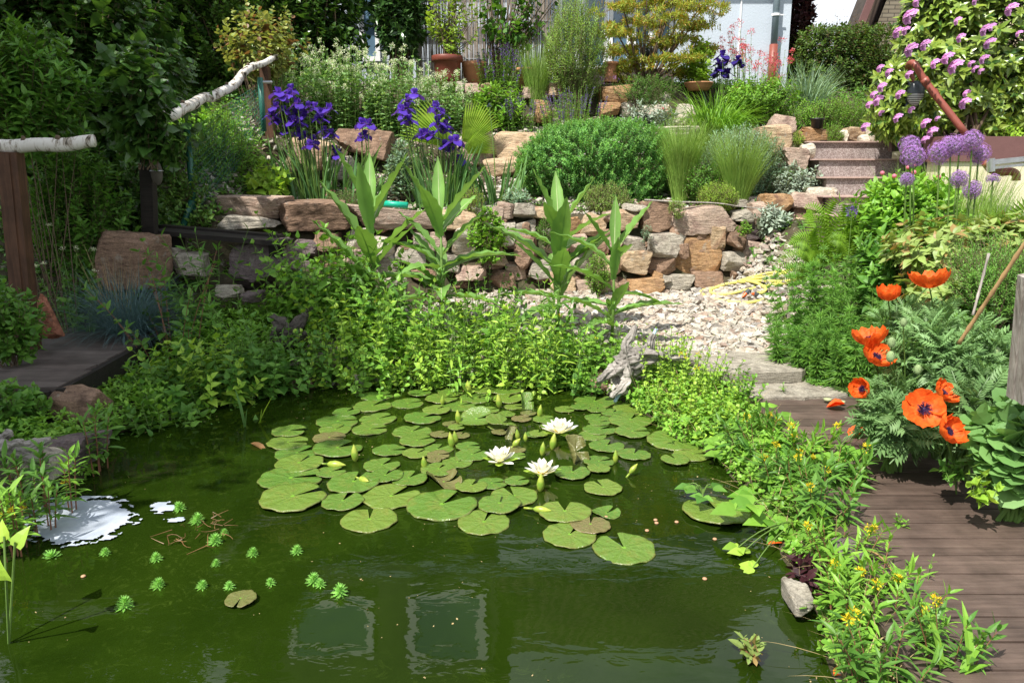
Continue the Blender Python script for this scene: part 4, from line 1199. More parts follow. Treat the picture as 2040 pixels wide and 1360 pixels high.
# ---- canes and board at right
mb = MB(); p = [at(2050, 472, 3.6), at(1910, 684, 3.9)]; tube(mb, [np.array(p[0]) * (1 - s) + np.array(p[1]) * s for s in np.linspace(0, 1, 25)], [.0095 + (.003 if k % 4 == 0 else 0) for k in range(25)], 10)
tag(mb.build('bamboo_cane', M['bamboo'], smooth=True), 'thick yellow bamboo cane leaning in from the right edge', 'cane')
mb = MB(); p = [at(1970, 505, 4.4), at(1938, 628, 4.3)]; tube(mb, [np.array(p[0]) * (1 - s) + np.array(p[1]) * s for s in np.linspace(0, 1, 13)], [.007 + (.002 if k % 4 == 0 else 0) for k in range(13)], 8)
tag(mb.build('bamboo_cane', M['woodgrey'], smooth=True), 'thin greyish cane behind the thick bamboo cane', 'cane')
mb = MB(); bar(mb, at(2022, 790, 3.1), at(2046, 548, 3.0), .05, .04, up=(0, 1, 0)); bar(mb, at(2037, 800, 3.05), at(2060, 550, 2.95), .035, .05, up=(0, 1, 0)); tag(mb.build('wooden_stake', M['woodgrey'], smooth=False), 'whitish weathered double stake standing at the right edge', 'stake')

# ---- driftwood
def driftwood(name, label, c, L_, arms, seed, mat='drift', rr=.08):
    g = np.random.default_rng(seed); t = thing(name, label, 'driftwood', c); mb = MB()
    for (dx, dy, dz, ln, r) in arms:
        d = unit(np.array([dx, dy, dz], float)); n = 9; P = [np.array(c) + g.normal(0, .02, 3)]
        for k in range(n):
            d = unit(d + g.normal(0, .28, 3)); P.append(P[-1] + d * ln / n)
        P = smoothpath(P, 6); m_ = len(P); r0 = np.linspace(r, r * .28, m_) * (1 + .07 * np.sin(np.arange(m_) * .5 + seed) + g.normal(0, .03, m_))
        s0 = len(mb.V); tube(mb, P, r0, 30)
        V = mb.V[s0]; a_ = np.tile(np.arange(30), m_) * 2 * PI / 30; b_ = np.repeat(np.arange(m_), 30)
        V += (V - np.repeat(P, 30, 0)) * (.26 * np.sin(a_ * 3 + b_ * .16 + seed) + .20 * np.sin(a_ * 7 + b_ * .22) + .1 * np.sin(a_ * 11 - b_ * .1))[:, None]
    mb.build('root_wood', M[mat], t, smooth=True)
c = at(1238, 728, 5.72)
driftwood('driftwood', 'twisted silver grey driftwood root at the far right corner of the pond', c, 1, [(.7, .1, .45, .42, .07), (.2, 0, 1, .34, .065), (1, .1, .05, .5, .06), (-.5, -.2, -.2, .24, .06), (.5, -.1, .8, .36, .05), (.9, -.2, -.3, .3, .05), (-.6, -.1, -.6, .25, .045)], 21)
driftwood('driftwood', 'dark gnarled root stump beside the leafy bank in the shade', at(565, 690, 6.5), 1, [(-.2, 0, 1, .4, .09), (.7, 0, .6, .42, .06), (-.6, .1, .5, .35, .05), (.4, -.2, .2, .35, .08), (-.3, -.2, -.4, .3, .09), (.1, 0, 1, .5, .05)], 5, 'driftdark')
driftwood('driftwood', 'grey driftwood branch among the waterside plants at the left edge', at(-20, 900, 3.9), 1, [(1, 0, .25, .3, .05), (.8, -.2, -.2, .35, .05), (.4, .2, .6, .2, .04)], 13)
mb = MB(); tube(mb, smoothpath([at(1308, 655, 6.15), at(1288, 690, 6.05), at(1270, 722, 5.95)], 4), .014, 8); tube(mb, smoothpath([at(1248, 766, 5.75), at(1232, 788, 5.65), at(1225, 800, 5.6)], 4), .014, 8)
tag(mb.build('plastic_pipe', M['bluepipe'], smooth=True), 'thin pale blue plastic pipe leaning over the silver driftwood', 'pipe')
# ================================================================== WATER LILIES
def padmat(name, c1, c2, c3):
    m, N, L, out = newmat(name)
    t = N.new('ShaderNodeTexCoord'); sx = N.new('ShaderNodeSeparateXYZ'); L.new(t.outputs['Object'], sx.inputs[0])
    at2 = N.new('ShaderNodeMath'); at2.operation = 'ARCTAN2'; L.new(sx.outputs[1], at2.inputs[0]); L.new(sx.outputs[0], at2.inputs[1])
    mu = N.new('ShaderNodeMath'); mu.operation = 'MULTIPLY'; mu.inputs[1].default_value = 11; L.new(at2.outputs[0], mu.inputs[0])
    sn = N.new('ShaderNodeMath'); sn.operation = 'SINE'; L.new(mu.outputs[0], sn.inputs[0])
    oi = N.new('ShaderNodeObjectInfo')
    base = mixc(N, L, oi.outputs['Random'], c1, c2)
    nz = noise(N, L, 3.0, ocoord(N, L), 5, .6)
    base = mixc(N, L, ramp(N, L, nz, [(.5, g1(0)), (.72, g1(.6))]), base, c3)
    vein = ramp(N, L, sn.outputs[0], [(.93, g1(0)), (1.0, g1(.10))])
    base = mixc(N, L, vein, base, (.22, .32, .10))
    ln = N.new('ShaderNodeVectorMath'); ln.operation = 'LENGTH'; L.new(t.outputs['Object'], ln.inputs[0])
    base = mixc(N, L, ramp(N, L, ln.outputs['Value'], [(.04, g1(1)), (.09, g1(0))]), base, (.16, .34, .03))
    base = mixc(N, L, ramp(N, L, ln.outputs['Value'], [(.96, g1(0)), (1.0, g1(.35))]), base, (.17, .10, .05))
    # pale spots painted into the colour as glints of scattered droplets
    v = N.new('ShaderNodeTexVoronoi'); v.inputs['Scale'].default_value = 34; L.new(t.outputs['Object'], v.inputs['Vector'])
    dr = ramp(N, L, v.outputs['Distance'], [(.12, g1(1)), (.16, g1(0))])
    zn = ramp(N, L, noise(N, L, 4, ocoord(N, L), 2), [(.52, g1(0)), (.56, g1(1))])
    drz = mixc(N, L, 1.0, dr, zn, 'MULTIPLY')
    base = mixc(N, L, drz, base, (.38, .50, .22))
    p = princ(N, c1, .24, .5); L.new(base, p.inputs['Base Color'])
    b = N.new('ShaderNodeBump'); b.inputs['Strength'].default_value = .15; b.inputs['Distance'].default_value = .01
    L.new(sn.outputs[0], b.inputs['Height']); b2 = N.new('ShaderNodeBump'); b2.inputs['Strength'].default_value = .35; b2.inputs['Distance'].default_value = .03
    L.new(noise(N, L, 9, ocoord(N, L), 3), b2.inputs['Height']); L.new(b.outputs[0], b2.inputs['Normal']); L.new(b2.outputs[0], p.inputs['Normal'])
    L.new(p.outputs[0], out.inputs['Surface']); return m
PM = [padmat('lily_pad', (.075, .165, .022), (.13, .20, .03), (.17, .18, .035)), padmat('lily_pad_brown', (.12, .13, .035), (.17, .135, .06), (.10, .15, .03))]
def padmesh(seed, notch=.2, wav=.022, curl=0.0, curlaxis=0.0):
    g = np.random.default_rng(seed)
    na = 60; a = np.linspace(notch, 2 * PI - notch, na)
    rr = [0.0001, .08, .3, .55, .78, .93, 1.0, 1.005]
    edge = 1 + .018 * np.sin(a * 5 + g.uniform(0, 6)) + .014 * np.sin(a * 11 + g.uniform(0, 6)) + .008 * np.sin(a * 23 + g.uniform(0, 6))
    lob = np.minimum(a - notch, 2 * PI - notch - a); edge = edge * (1 - .10 * np.exp(-lob * 9))
    V = []
    for k, r in enumerate(rr):
        e = 1 + (edge - 1) * r
        z = wav * r ** 3 * (np.sin(a * 4 + seed) + .6 * np.sin(a * 9 + 2 * seed)) + .03 * r ** 6 * 0
        if k == len(rr) - 1: z = z - .035
        x = np.cos(a) * r * e; y = np.sin(a) * r * e
        if curl:
            u = x * math.cos(curlaxis) + y * math.sin(curlaxis); vv = -x * math.sin(curlaxis) + y * math.cos(curlaxis)
            th = np.clip(np.abs(u) - .12, 0, 2) * curl
            R_ = 1 / curl
            s = np.sign(u)
            un = s * (np.minimum(np.abs(u), .12) + R_ * np.sin(th)); z = z + R_ * (1 - np.cos(th))
            x = un * math.cos(curlaxis) - vv * math.sin(curlaxis); y = un * math.sin(curlaxis) + vv * math.cos(curlaxis)
        V.append(np.stack([x, y, z], 1))
    V = np.concatenate(V); n = na
    F = np.array([(k * n + i, k * n + i + 1, (k + 1) * n + i + 1, (k + 1) * n + i) for k in range(len(rr) - 1) for i in range(n - 1)])
    F = F[:, [0, 3, 2, 1]]
    return V, F
PADS = [(751,789,66),(836,786,47),(898,784,53),(742,810,78),(812,804,65),(880,797,65),(962,780,45),(1006,775,88),(948,794,66),(915,808,74),(1012,797,64),(690,823,55),(673,841,84),(753,835,74),(870,820,57),(842,835,75),(668,858,63),(737,856,71),(821,860,80),(577,862,70),(656,875,65,1),(574,883,82),(592,904,88),(673,897,98),(831,881,72),(776,899,68),(830,905,56),(871,895,65),(596,928,94),(580,957,125),(659,943,60),(761,928,74),(584,996,130),(705,965,108),(683,1002,85),(780,991,115),(736,1036,112),(768,953,74),(815,957,73),(881,1008,141),(964,1042,109),(874,941,70),(874,911,47,1),(933,891,51),(940,908,67),(911,922,62),(865,922,30,1),(939,972,67),(980,966,60),(1024,990,97),(995,1010,88),(1030,963,50),(1026,898,42,1),(1030,911,36),(898,844,34,1),(909,855,34),(877,868,40,1),(918,869,38,1),(995,847,56),(974,821,43),(1009,828,35),(1039,836,41,1),(1053,824,33,1),(1024,810,42),(995,865,32,1),(1065,868,40),(1125,817,41),(1185,800,88),(1156,815,40),(1188,819,41),(1220,824,45),(1256,814,70),(1191,832,53),(1256,840,86),(1194,844,44),(1194,857,68),(1180,868,56),(1260,864,70),(1344,880,110),(1209,890,74),(1263,907,66),(1193,920,63),(1193,938,46),(1140,945,75),(1201,974,77),(1380,906,76),(1345,921,56),(1125,1024,103),(1176,1049,80,1),(1135,1068,106),(1243,1093,128),(1426,1022,135),(480,1199,62,1),(1085,837,47),(1097,849,41),(1073,868,38)]
NOTCH = {(881,1008): 50, (736,1036): 97, (964,1042): 75, (1125,1024): 88, (1176,1049): 80, (1135,1068): 60, (1243,1093): 108, (584,996): 35, (580,957): 18, (780,991): 45, (683,1002): 75, (705,965): 80, (1426,1022): 110, (480,1199): 268, (1201,974): 110, (1193,938): 95, (1345,921): 110, (995,1010): 72, (1024,990): 110, (673,841): 20}
LAND = [('the leftmost white lily', 996, 928), ('the lowest white lily', 1081, 953), ('the farthest white lily', 1115, 868), ('the curled brown pad', 884, 957), ('the folded upright pad', 1147, 911), ('the far upright pad', 1050, 808), ('the paired lily buds', 903, 880)]
protos = [padmesh(k, .12 + .05 * (k % 4)) for k in range(8)]
pm = {}
used = {}
def padlabel(x, y, w_, br):
    nm = 'large' if w_ > 95 else ('medium' if w_ > 58 else 'small')
    colr = 'brownish' if br else 'green'
    best = sorted(LAND, key=lambda l: math.hypot(l[1] - x, (l[2] - y) * 2))
    for l in best:
        dx, dy = x - l[1], (y - l[2]) * 2
        d = 'left of' if abs(dx) > abs(dy) and dx < 0 else 'right of' if abs(dx) > abs(dy) else 'in front of' if dy > 0 else 'behind'
        key = (nm, colr, d, l[0]); used.setdefault(key, [])
        used[key].append(math.hypot(dx, dy)); return nm, colr, d, l[0], math.hypot(dx, dy)
info = [padlabel(p[0], p[1], p[2], len(p) > 3) for p in PADS]
ORD = ['nearest', 'second nearest', 'third nearest', 'fourth nearest', 'fifth nearest', 'sixth nearest', 'seventh nearest', 'eighth nearest', 'ninth nearest', 'tenth nearest', 'eleventh nearest', 'twelfth nearest', 'thirteenth nearest', 'fourteenth nearest', 'fifteenth nearest', 'sixteenth nearest', 'seventeenth nearest', 'eighteenth nearest']
SPECIAL = {(1243,1093): 'large green lily pad with a wide notch, the frontmost of all', (480,1199): 'single small brownish lily pad floating alone in the left foreground', (1426,1022): 'large green lily pad at the right bank under the bramble leaves', (584,996): 'big green lily pad at the front left corner of the lily raft', (881,1008): 'biggest green lily pad with a deep notch at the front of the raft', (736,1036): 'round green lily pad with its notch pointing away, front left of the raft', (1344,880): 'long flat green lily pad touching the right bank plants'}
for k, p in enumerate(PADS):
    x, y, w_ = p[:3]; br = len(p) > 3
    c = atz(x, y, 0); d = np.hypot(c[1] * CP + HC * SP, 0)
    r = w_ / 2 / FPX * (c[1] * CP + HC * SP)
    key = (k % 8, br)
    if key not in pm:
        mb = MB(); V, F = protos[k % 8]; mb.add(V, [F]); o = mb.build('lily_pad', PM[1 if br else 0], loc=(0, 0, 0), smooth=True); pm[key] = o
    else:
        o = pm[key].copy(); COL.objects.link(o)
    o.location = (c[0], c[1], .004 + .0022 * ((k * 7) % 9) + (.004 if y > 900 else 0))
    o.scale = (r, r * rnd(.94, 1.02), r)
    n_ = NOTCH.get((x, y), rnd(0, 75))
    o.rotation_euler = (rnd(-.026, .026), rnd(-.026, .026), R(n_))
    nm, colr, dd, l, dist = info[k]
    rank = sorted(used[(nm, colr, dd, l)]).index(dist)
    lab = SPECIAL.get((x, y), f'{nm} {colr} lily pad {ORD[rank]} {dd} {l}')
    tag(o, lab, 'lily pad', 'water lily pads on the pond')
def curled(px, py, w_, curl, ax, tilt, rotz, label, br=0, lift=.03):
    c = atz(px, py, 0); r = w_ / 2 / FPX * (c[1] * CP + HC * SP) * 1.15
    V, F = padmesh(31 + px, .2, .015, curl, ax); mb = MB(); mb.add(V, [F]); o = mb.build('lily_pad', PM[br], loc=(0, 0, 0), smooth=True)
    o.location = (c[0], c[1], lift); o.scale = (r, r, r); o.rotation_euler = (tilt[0], tilt[1], rotz)
    tag(o, label, 'lily pad', 'water lily pads on the pond')
curled(884, 962, 72, 1.7, .2, (0, .1), R(20), 'curled yellow green lily pad with brown rolled edges', 1, .01)
curled(1145, 915, 62, 2.6, 0, (R(62), 0), R(35), 'pale folded lily pad standing upright out of the water', 1, .05)
curled(1050, 812, 36, 2.2, 0, (R(55), 0), R(5), 'upright curled lily pad with a white edge far in the raft', 0, .05)
curled(949, 843, 62, .7, 1.2, (R(14), R(-8)), R(10), 'raised shiny lily pad tilted on top of its neighbours', 0, .035)
curled(1000, 850, 58, .7, 1.0, (R(12), R(10)), R(60), 'raised glossy lily pad right of the tilted shiny one', 0, .03)
curled(1020, 872, 30, 2.6, 0, (R(40), 0), R(-30), 'small crumpled brown lily pad standing up near the upper white water lily', 1, .03)
curled(1208, 1022, 50, .6, 0, (0, 0), R(40), 'submerged bright yellow green lily leaf right of the front pads', 0, .003)

PET = leaf_t([(.15, .12), (.4, .2), (.7, .17), (.9, .08)], .35, -.18)
def lilyflower(px, py, w_, seed, label):
    g = np.random.default_rng(seed)
    c = atz(px, py + 6, 0) + np.array([0, 0, .03]); r = w_ / 2 / FPX * (c[1] * CP + HC * SP) * 1.05
    t = thing('water_lily', label, 'water lily', c, 'white water lily flowers')
    for n, el, ln, nm, mt in ((4, 2, 1.0, 'sepals', 'lime'), (9, 14, 1.0, 'outer_petals', 'petalwhite'), (8, 38, .88, 'middle_petals', 'petalwhite'), (7, 62, .72, 'inner_petals', 'petalwhite')):
        a = np.arange(n) * 2 * PI / n + g.uniform(0, 6) + g.normal(0, .08, n); e = R(el) + g.normal(0, .09, n)
        D = np.stack([np.cos(a) * np.cos(e), np.sin(a) * np.cos(e), np.sin(e)], 1)
        U = np.array([0, 0, 1.]) - D * 0.2
        mb = MB(); inst(mb, PET, c + np.array([0, 0, .01]) + D * .008, D, U, r * ln * g.uniform(.92, 1.05, n), 1.15); mb.build(nm, M[mt], t, smooth=True)
    mb = MB(); n = 60; a = g.uniform(0, 6.28, n); e = g.uniform(.7, 1.5, n)
    D = np.stack([np.cos(a) * np.cos(e), np.sin(a) * np.cos(e), np.sin(e)], 1)
    inst(mb, RH, c + D * .01, D, D[:, [1, 2, 0]], r * .42 * g.uniform(.8, 1.1, n), .6); mb.build('stamens', M['yellow'], t)
lilyflower(996, 926, 70, 1, 'open white water lily with a yellow centre, leftmost of the three')
lilyflower(1081, 951, 70, 2, 'open white water lily with a bud in front of it, lowest of the three')
lilyflower(1115, 868, 70, 3, 'open white water lily farthest back, upper right of the three')
BUDS = [(934,777,22,'far back at the end of the raft, pale and thick'),(995,803,20,'left of the far upright curled pad'),(914,834,20,'left of the tilted raised pad'),(1074,822,18,'right of the far upright curled pad'),(901,880,22,'the front one of the pair standing together'),(909,874,18,'the rear one of the pair standing together'),(708,907,24,'standing between the pads at the left of the raft'),(846,925,20,'leaning above the curled brown edged pad'),(1100,884,24,'directly below the upper right white water lily'),(1080,898,20,'tipped left, with a white tip, below the upper right water lily'),(1226,913,18,'standing alone right of the folded upright pad'),(1076,966,26,'in front of the lower white water lily'),(881,800,14,'small one near the tilted shiny leaf far back'),(1032,868,16,'small one left of the upper right water lily'),(1047,873,14,'smallest one close to the upper right water lily')]
def bud(px, py, h_, label, lie=None):
    c = atz(px, py + h_ / 2, 0); s = h_ / FPX * (c[1] * CP + HC * SP) * 1.5
    mb = MB(); d = np.array(lie) if lie else unit(np.array([rnd(-.15, .15), rnd(-.1, .1), 1.]))
    prof = [(0, .06), (.15, .2), (.4, .26), (.65, .2), (.85, .1), (1, .01)]
    if lie: c = c + np.array([0, 0, .02])
    tube(mb, [c - d * s * .5, c - d * s * .02], .006, 8)
    tube(mb, [c + d * s * q[0] for q in prof], [s * q[1] * .8 for q in prof], 12, cap=False)
    t = mb.build('lily_bud', [M['budm']], smooth=True); tag(t, label, 'flower bud', 'water lily buds')
def budmat():
    m, N, L, out = newmat('lily_bud_skin'); t = N.new('ShaderNodeTexCoord')
    n = noise(N, L, 14, t.outputs['Object'], 3)
    p = princ(N, (.2, .25, .04), .35, .4); L.new(ramp(N, L, n, [(.35, (.16, .27, .03)), (.6, (.36, .40, .06)), (.75, (.42, .30, .08))]), p.inputs['Base Color']); L.new(p.outputs[0], out.inputs['Surface']); return m
M['budm'] = budmat()
for x, y, h_, l in BUDS: bud(x, y, h_, 'green water lily bud ' + l)
bud(652, 917, 26, 'yellow green water lily bud lying flat on the left pads', (1, -.2, .02)); bud(716, 948, 22, 'pale water lily bud lying across the large left pad', (.7, -.7, .1)); bud(1062, 1008, 24, 'fat yellow water lily bud lying at the front edge of the raft', (1, -.35, .05)); bud(1254, 940, 18, 'wilted yellowish water lily bud leaning right of the raft', (.6, .2, .7))
bud(1022, 884, 20, 'wilted folded yellow lily bud left of the upper right water lily', (.5, .1, .5))
# whorled floating rosettes of parrot feather
def rosette_proto():
    t = thing('parrot_feather', 'x', 'water plant', (0, 0, 0))
    mb = MB(); A_ = np.array([[0, 0, -.03]]); C_ = np.array([[0, 0, .05]]); stems(mb, A_, (A_ + C_) / 2, C_, .004, .003, 2, 5); mb.build('stem', M['stem'], t)
    mb = MB()
    n = 8
    for k in range(6):
        a = np.arange(n) * 2 * PI / n + k * .35; e = .05 + k * .19
        D = np.stack([np.cos(a) * math.cos(e), np.sin(a) * math.cos(e), np.full(n, math.sin(e))], 1)
        P0 = np.tile([[0, 0, .004 + k * .008]], (n, 1)); s = (.062 - .005 * k) * rnd(.85, 1.1, n)
        inst(mb, RHN, P0, D, [0, 0, 1], s, 1.15)
        for q in (.45, .75):      # side hairs of each leaf
            for sg in (-1, 1):
                X = np.cross(D, [0, 0, 1.]) * sg
                inst(mb, RHN, P0 + D * (s * q)[:, None], unit(D * .8 + X), [0, 0, 1], s * .26 * (1.1 - q * .5), 1.3)
    mb.build('foliage', M['milfoil'], t)
    return t
rp = rosette_proto()
ROS = [(105,1105,48,'dim whorled rosette half sunk below the white foam'),(209,1100,24,'small whorled rosette right of the sunken one below the foam'),(312,1112,28,'whorled rosette below the right tip of the foam'),(314,1166,34,'whorled rosette straight below another one in the left foreground'),(248,1207,42,'biggest leftmost whorled rosette in the foreground'),(402,1167,28,'whorled rosette left of the flattened one'),(457,1167,26,'flattened whorled rosette above the lone pad'),(503,1102,28,'whorled rosette above the lone pad'),(591,1097,28,'whorled rosette between the raft and the lone pad, uppermost there'),(540,1160,24,'small whorled rosette above right of the lone pad'),(624,1157,36,'left one of the touching pair of whorled rosettes'),(638,1163,26,'right one of the touching pair of whorled rosettes'),(677,1180,40,'rightmost big whorled rosette'),(358,1012,30,'tall whorled rosette behind the small foam patch'),(392,1037,34,'tall whorled rosette on the reddish floating twigs'),(447,1060,20,'small whorled rosette right of the floating twigs'),(428,1078,36,'whorled rosette in front of the floating twigs'),(430,1122,22,'small whorled rosette below the floating twigs')]
for k, (x, y, w_, l) in enumerate(ROS):
    o = rp if k == 0 else copy_tree(rp)
    c = atz(x, y + 4, 0); s = w_ / FPX * (c[1] * CP + HC * SP) / .115
    o.location = (*c[:2], .0 if k else -.03); o.scale = (s, s, s); o.rotation_euler = (rnd(-.15, .15), rnd(-.15, .15), rnd(0, 6))
    tag(o, 'feathery green ' + l, 'water plant', 'parrot feather rosettes on the pond')
g = np.random.default_rng(44); q = g.uniform([-4, 1.6], [2.4, 6.3], (2600, 2)); q = q[inpoly(q[:, 0], q[:, 1], POND)]; q = q[(np.sin(q[:, 0] * 3 + q[:, 1]) + np.sin(q[:, 1] * 4.1 - q[:, 0] * 2) > .1) | (pdist(q[:, 0], q[:, 1], POND) < .3)][:550]
tag(shards(0, np.stack([q[:, 0], q[:, 1], np.full(len(q), .001)], 1), .003, .009, .1, 9).build('pollen_flecks', M['straw'], loc=(0, 0, 0)), 'tiny pale flecks of pollen and plant debris floating on the pond', 'debris', kind='stuff')
# floating twig mat, foam, berries
def foam(name, label, outline, seed, holes):
    g = np.random.default_rng(seed)
    P = [atz(x, y, .006) for x, y in outline]; P.append(P[0]); P = smoothpath(P, 9)[:-1]; n = len(P)
    c = P.mean(0); P = c + (P - c) * (1 + g.normal(0, .02, n))[:, None]
    poly = [tuple(p[:2]) for p in P]
    lo = P[:, :2].min(0); hi = P[:, :2].max(0); st = .007
    X, Y = np.meshgrid(np.arange(lo[0], hi[0], st), np.arange(lo[1], hi[1], st)); ny, nx = X.shape
    i = np.arange(ny - 1)[:, None] * nx + np.arange(nx - 1)[None]; F = np.stack([i, i + 1, i + nx + 1, i + nx], -1).reshape(-1, 4)
    cx = X.ravel()[F].mean(1); cy = Y.ravel()[F].mean(1)
    keep = inpoly(cx, cy, poly); ed = pdist(cx, cy, poly)
    for _ in range(holes):
        j = g.integers(n); h_ = P[j, :2] + (c[:2] - P[j, :2]) * g.uniform(0, .16); r1, r2 = g.uniform(.006, .024, 2)
        keep &= ((cx - h_[0]) / (r1 * 1.6)) ** 2 + ((cy - h_[1]) / r2) ** 2 > 1
    Z = .006 + .006 * np.sin(X * 40) * np.sin(Y * 31) * 0 + 0 * X
    F = F[keep]; mb = MB()
    top = np.stack([X, Y, Z + .003], -1).reshape(-1, 3)
    mb.add(top, [F])
    tag(mb.build(name, M['foam'], smooth=True), label, 'foam')
def foammat():
    m, N, L, out = newmat('white_foam'); vec = ocoord(N, L, rand=False)
    p = princ(N, (.6, .63, .68), .45, .4); L.new(ramp(N, L, noise(N, L, 5, vec, 4), [(.3, (.29, .34, .42)), (.7, (.45, .49, .55))]), p.inputs['Base Color'])
    L.new(bump(N, L, noise(N, L, 40, vec, 4), .2, .01), p.inputs['Normal']); L.new(p.outputs[0], out.inputs['Surface']); return m
M['foam'] = foammat()
foam('foam_patch', 'large white film of pollen foam floating by the left bank', [(45, 1010), (100, 992), (190, 988), (240, 992), (262, 1006), (282, 1033), (262, 1050), (225, 1072), (160, 1086), (90, 1090), (50, 1065)], 2, 120)
foam('foam_patch', 'small white foam scrap beside the tall whorled rosette', [(303, 998), (335, 996), (348, 1012), (330, 1022), (300, 1020)], 3, 12)
foam('foam_patch', 'lowest small white foam scrap left of the floating twigs', [(330, 1030), (362, 1030), (366, 1037), (345, 1040), (325, 1038)], 4, 6)
mb = MB(); c = atz(395, 1062, .01); n = 34; A_ = c + np.stack([rnd(-.14, .14, n), rnd(-.16, .16, n), rnd(0, .02, n)], 1); C_ = A_ + np.stack([rnd(-.08, .08, n), rnd(-.08, .08, n), rnd(-.01, .03, n)], 1)
stems(mb, A_, (A_ + C_) / 2 + rnd(-.02, .02, (n, 3)), C_, .0022, .001, 3, 4); tag(mb.build('floating_twigs', M['deadleaf']), 'reddish mat of thin twigs floating among the whorled rosettes', 'twigs')
for k, (x, y, l) in enumerate([(1207,1029,'on the submerged bright leaf'),(1306,1035,'upper one of the close pair in the right water'),(1308,1041,'lower one of the close pair in the right water'),(1348,1039,'right of the close pair'),(1289,1056,'lower left of the close pair'),(1424,1073,'near the bramble stem'),(166,1147,'alone in the left foreground'),(1404,1152,'left of the dark wet rock, lower one')]):
    V, F = ICO[2]; mb = MB(); mb.add(V * np.array([.011, .011, .006]) + atz(x, y, .004), [F]); tag(mb.build('floating_seed', M['seed'] if 'seed' in M else M.setdefault('seed', plain('seed_orange', (.42, .24, .14), .5)), smooth=True), 'tiny orange brown seed floating ' + l, 'seed', 'seeds floating on the pond')
for k, (x0, y0, x1_, y1_, l) in enumerate([(1530,1083,1575,1070,'under the bramble stem'),(500,882,532,887,'at the left edge of the lily raft'),(1660,1345,1730,1305,'among the waterside stems in the right foreground')]):
    mb = MB(); a = atz(x0, y0, .01); b = atz(x1_, y1_, .03); inst(mb, LONG, [a], [b - a], [0, 0, 1], np.linalg.norm(b - a), .9); tag(mb.build('fallen_leaf', M['orange'] if k != 1 else M['deadleaf']), 'narrow orange fallen leaf ' + l, 'leaf')
# ================================================================== PLANTS
def wob(d, seed):
    g = np.random.default_rng(seed); s = 0
    for f, a in ((2.2, .5), (4.5, .3), (9, .2)):
        k = unit(g.normal(size=(2, 3))) * f; ph = g.uniform(0, 6.28, 2)
        s = s + a * np.sin(d @ k.T + ph).sum(1) / 2
    return s
def shrub(name, label, cat, bx, Y, dy, N, k, T, size, mat, L=.22, per=2, e0=.3, e1=1.0, sq=1.0, hollow=.35, up=.5, taper=.7, w=1.0, amp=.22, group=None, base=None, nbr=30, brr=.012, stemmat='twig', seed=0, extra=None, cut=None):
    px0, px1, py0, py1 = bx
    c = at((px0 + px1) / 2, (py0 + py1) / 2, Y); rx = (px1 - px0) / 2 * mpp(Y); rz = (py1 - py0) / 2 * mpp(Y)
    g = np.random.default_rng(seed + int(px0 * 3 + py0) % 9973)
    d = unit(g.normal(size=(N, 3))); r = g.uniform(hollow ** 3, 1, N) ** (1 / 3.)
    r = r * (1 + amp * wob(d * 1.0, seed + 5))
    q = d / (np.sum(np.abs(d) ** (2 / sq), 1, keepdims=True) ** (sq / 2))
    E = c + q * r[:, None] * np.array([rx, dy, rz])
    b = c + np.array([0, 0, -rz]) if base is None else np.array(base)
    if base is None and nbr > 10: b = np.array([b[0], b[1], float(zt(b[0], b[1]))])
    E[:, 2] = np.maximum(E[:, 2], zt(E[:, 0], E[:, 1]) + .03)
    dr = unit(unit(E - (c - np.array([0, 0, rz * .6]))) + np.array([0, 0, up]) + g.normal(0, .28, (N, 3)))
    Ls = L * g.uniform(.6, 1.2, N)[:, None]
    A_ = E - dr * Ls; B_ = E - dr * Ls * .5 + g.normal(0, .02, (N, 3))
    t = thing(name, label, cat, b, group)
    mb = MB(); stems(mb, A_, B_, E, .0028, .0015, 2, 3)
    j = g.permutation(N)[:nbr]
    bb = np.tile(b, (len(j), 1)) + g.normal(0, .05, (len(j), 3)) * np.array([rx * 3, dy * 2, 0])
    if nbr: stems(mb, bb, (bb + A_[j]) / 2 + np.array([0, 0, .1 * rz]) + g.normal(0, .06 * rx, (len(j), 3)), A_[j], brr, brr * .35, 5, 5)
    mb.build('branches', M[stemmat], t)
    mb = MB(); leafy(mb, A_, B_, E, k, T, size * g.uniform(.75, 1.2, N), per, .1, e0, e1, taper, w)
    mb.build('foliage', M[mat], t)
    if extra: extra(t, E, dr, g)
    return t
def clump(name, label, cat, px, Y, rx, ry, n, h, T, size, mat, k=8, per=2, lean=.12, e0=.1, e1=1.1, t0=.1, taper=.45, w=1.0, r=.004, stemmat='stem', flower=None, group=None, z=None, top=None, hv=.25, x=None):
    x = gx(px, Y, 1) if x is None else x; z0 = float(zt(x, Y)) if z is None else z
    if top is not None: h = at(px, top, Y)[2] - z0
    a = rnd(0, 2 * PI, n); rr = np.sqrt(rnd(0, 1, n))
    A_ = np.stack([x + np.cos(a) * rr * rx, Y + np.sin(a) * rr * ry, np.zeros(n)], 1)
    A_[:, 2] = (zt(A_[:, 0], A_[:, 1]) if z is None else z0) - .02
    hh = h * (1 - hv * rnd(0, 1, n) - .25 * rr ** 2)
    d = np.stack([np.cos(a) * rr * lean * 2 + RNG.normal(0, lean * .5, n), np.sin(a) * rr * lean * 2 + RNG.normal(0, lean * .5, n), np.ones(n)], 1)
    C_ = A_ + d * hh[:, None]; B_ = A_ + (C_ - A_) * .5 * np.array([.55, .55, 1.05])
    t = thing(name, label, cat, (x, Y, z0), group)
    mb = MB(); stems(mb, A_, B_, C_, r, r * .5, 4, 4); mb.build('stems', M[stemmat], t)
    mb = MB(); leafy(mb, A_, B_, C_, k, T, size, per, t0, e0, e1, taper, w); mb.build('foliage', M[mat], t)
    if flower: flower(t, A_, B_, C_, hh)
    return t
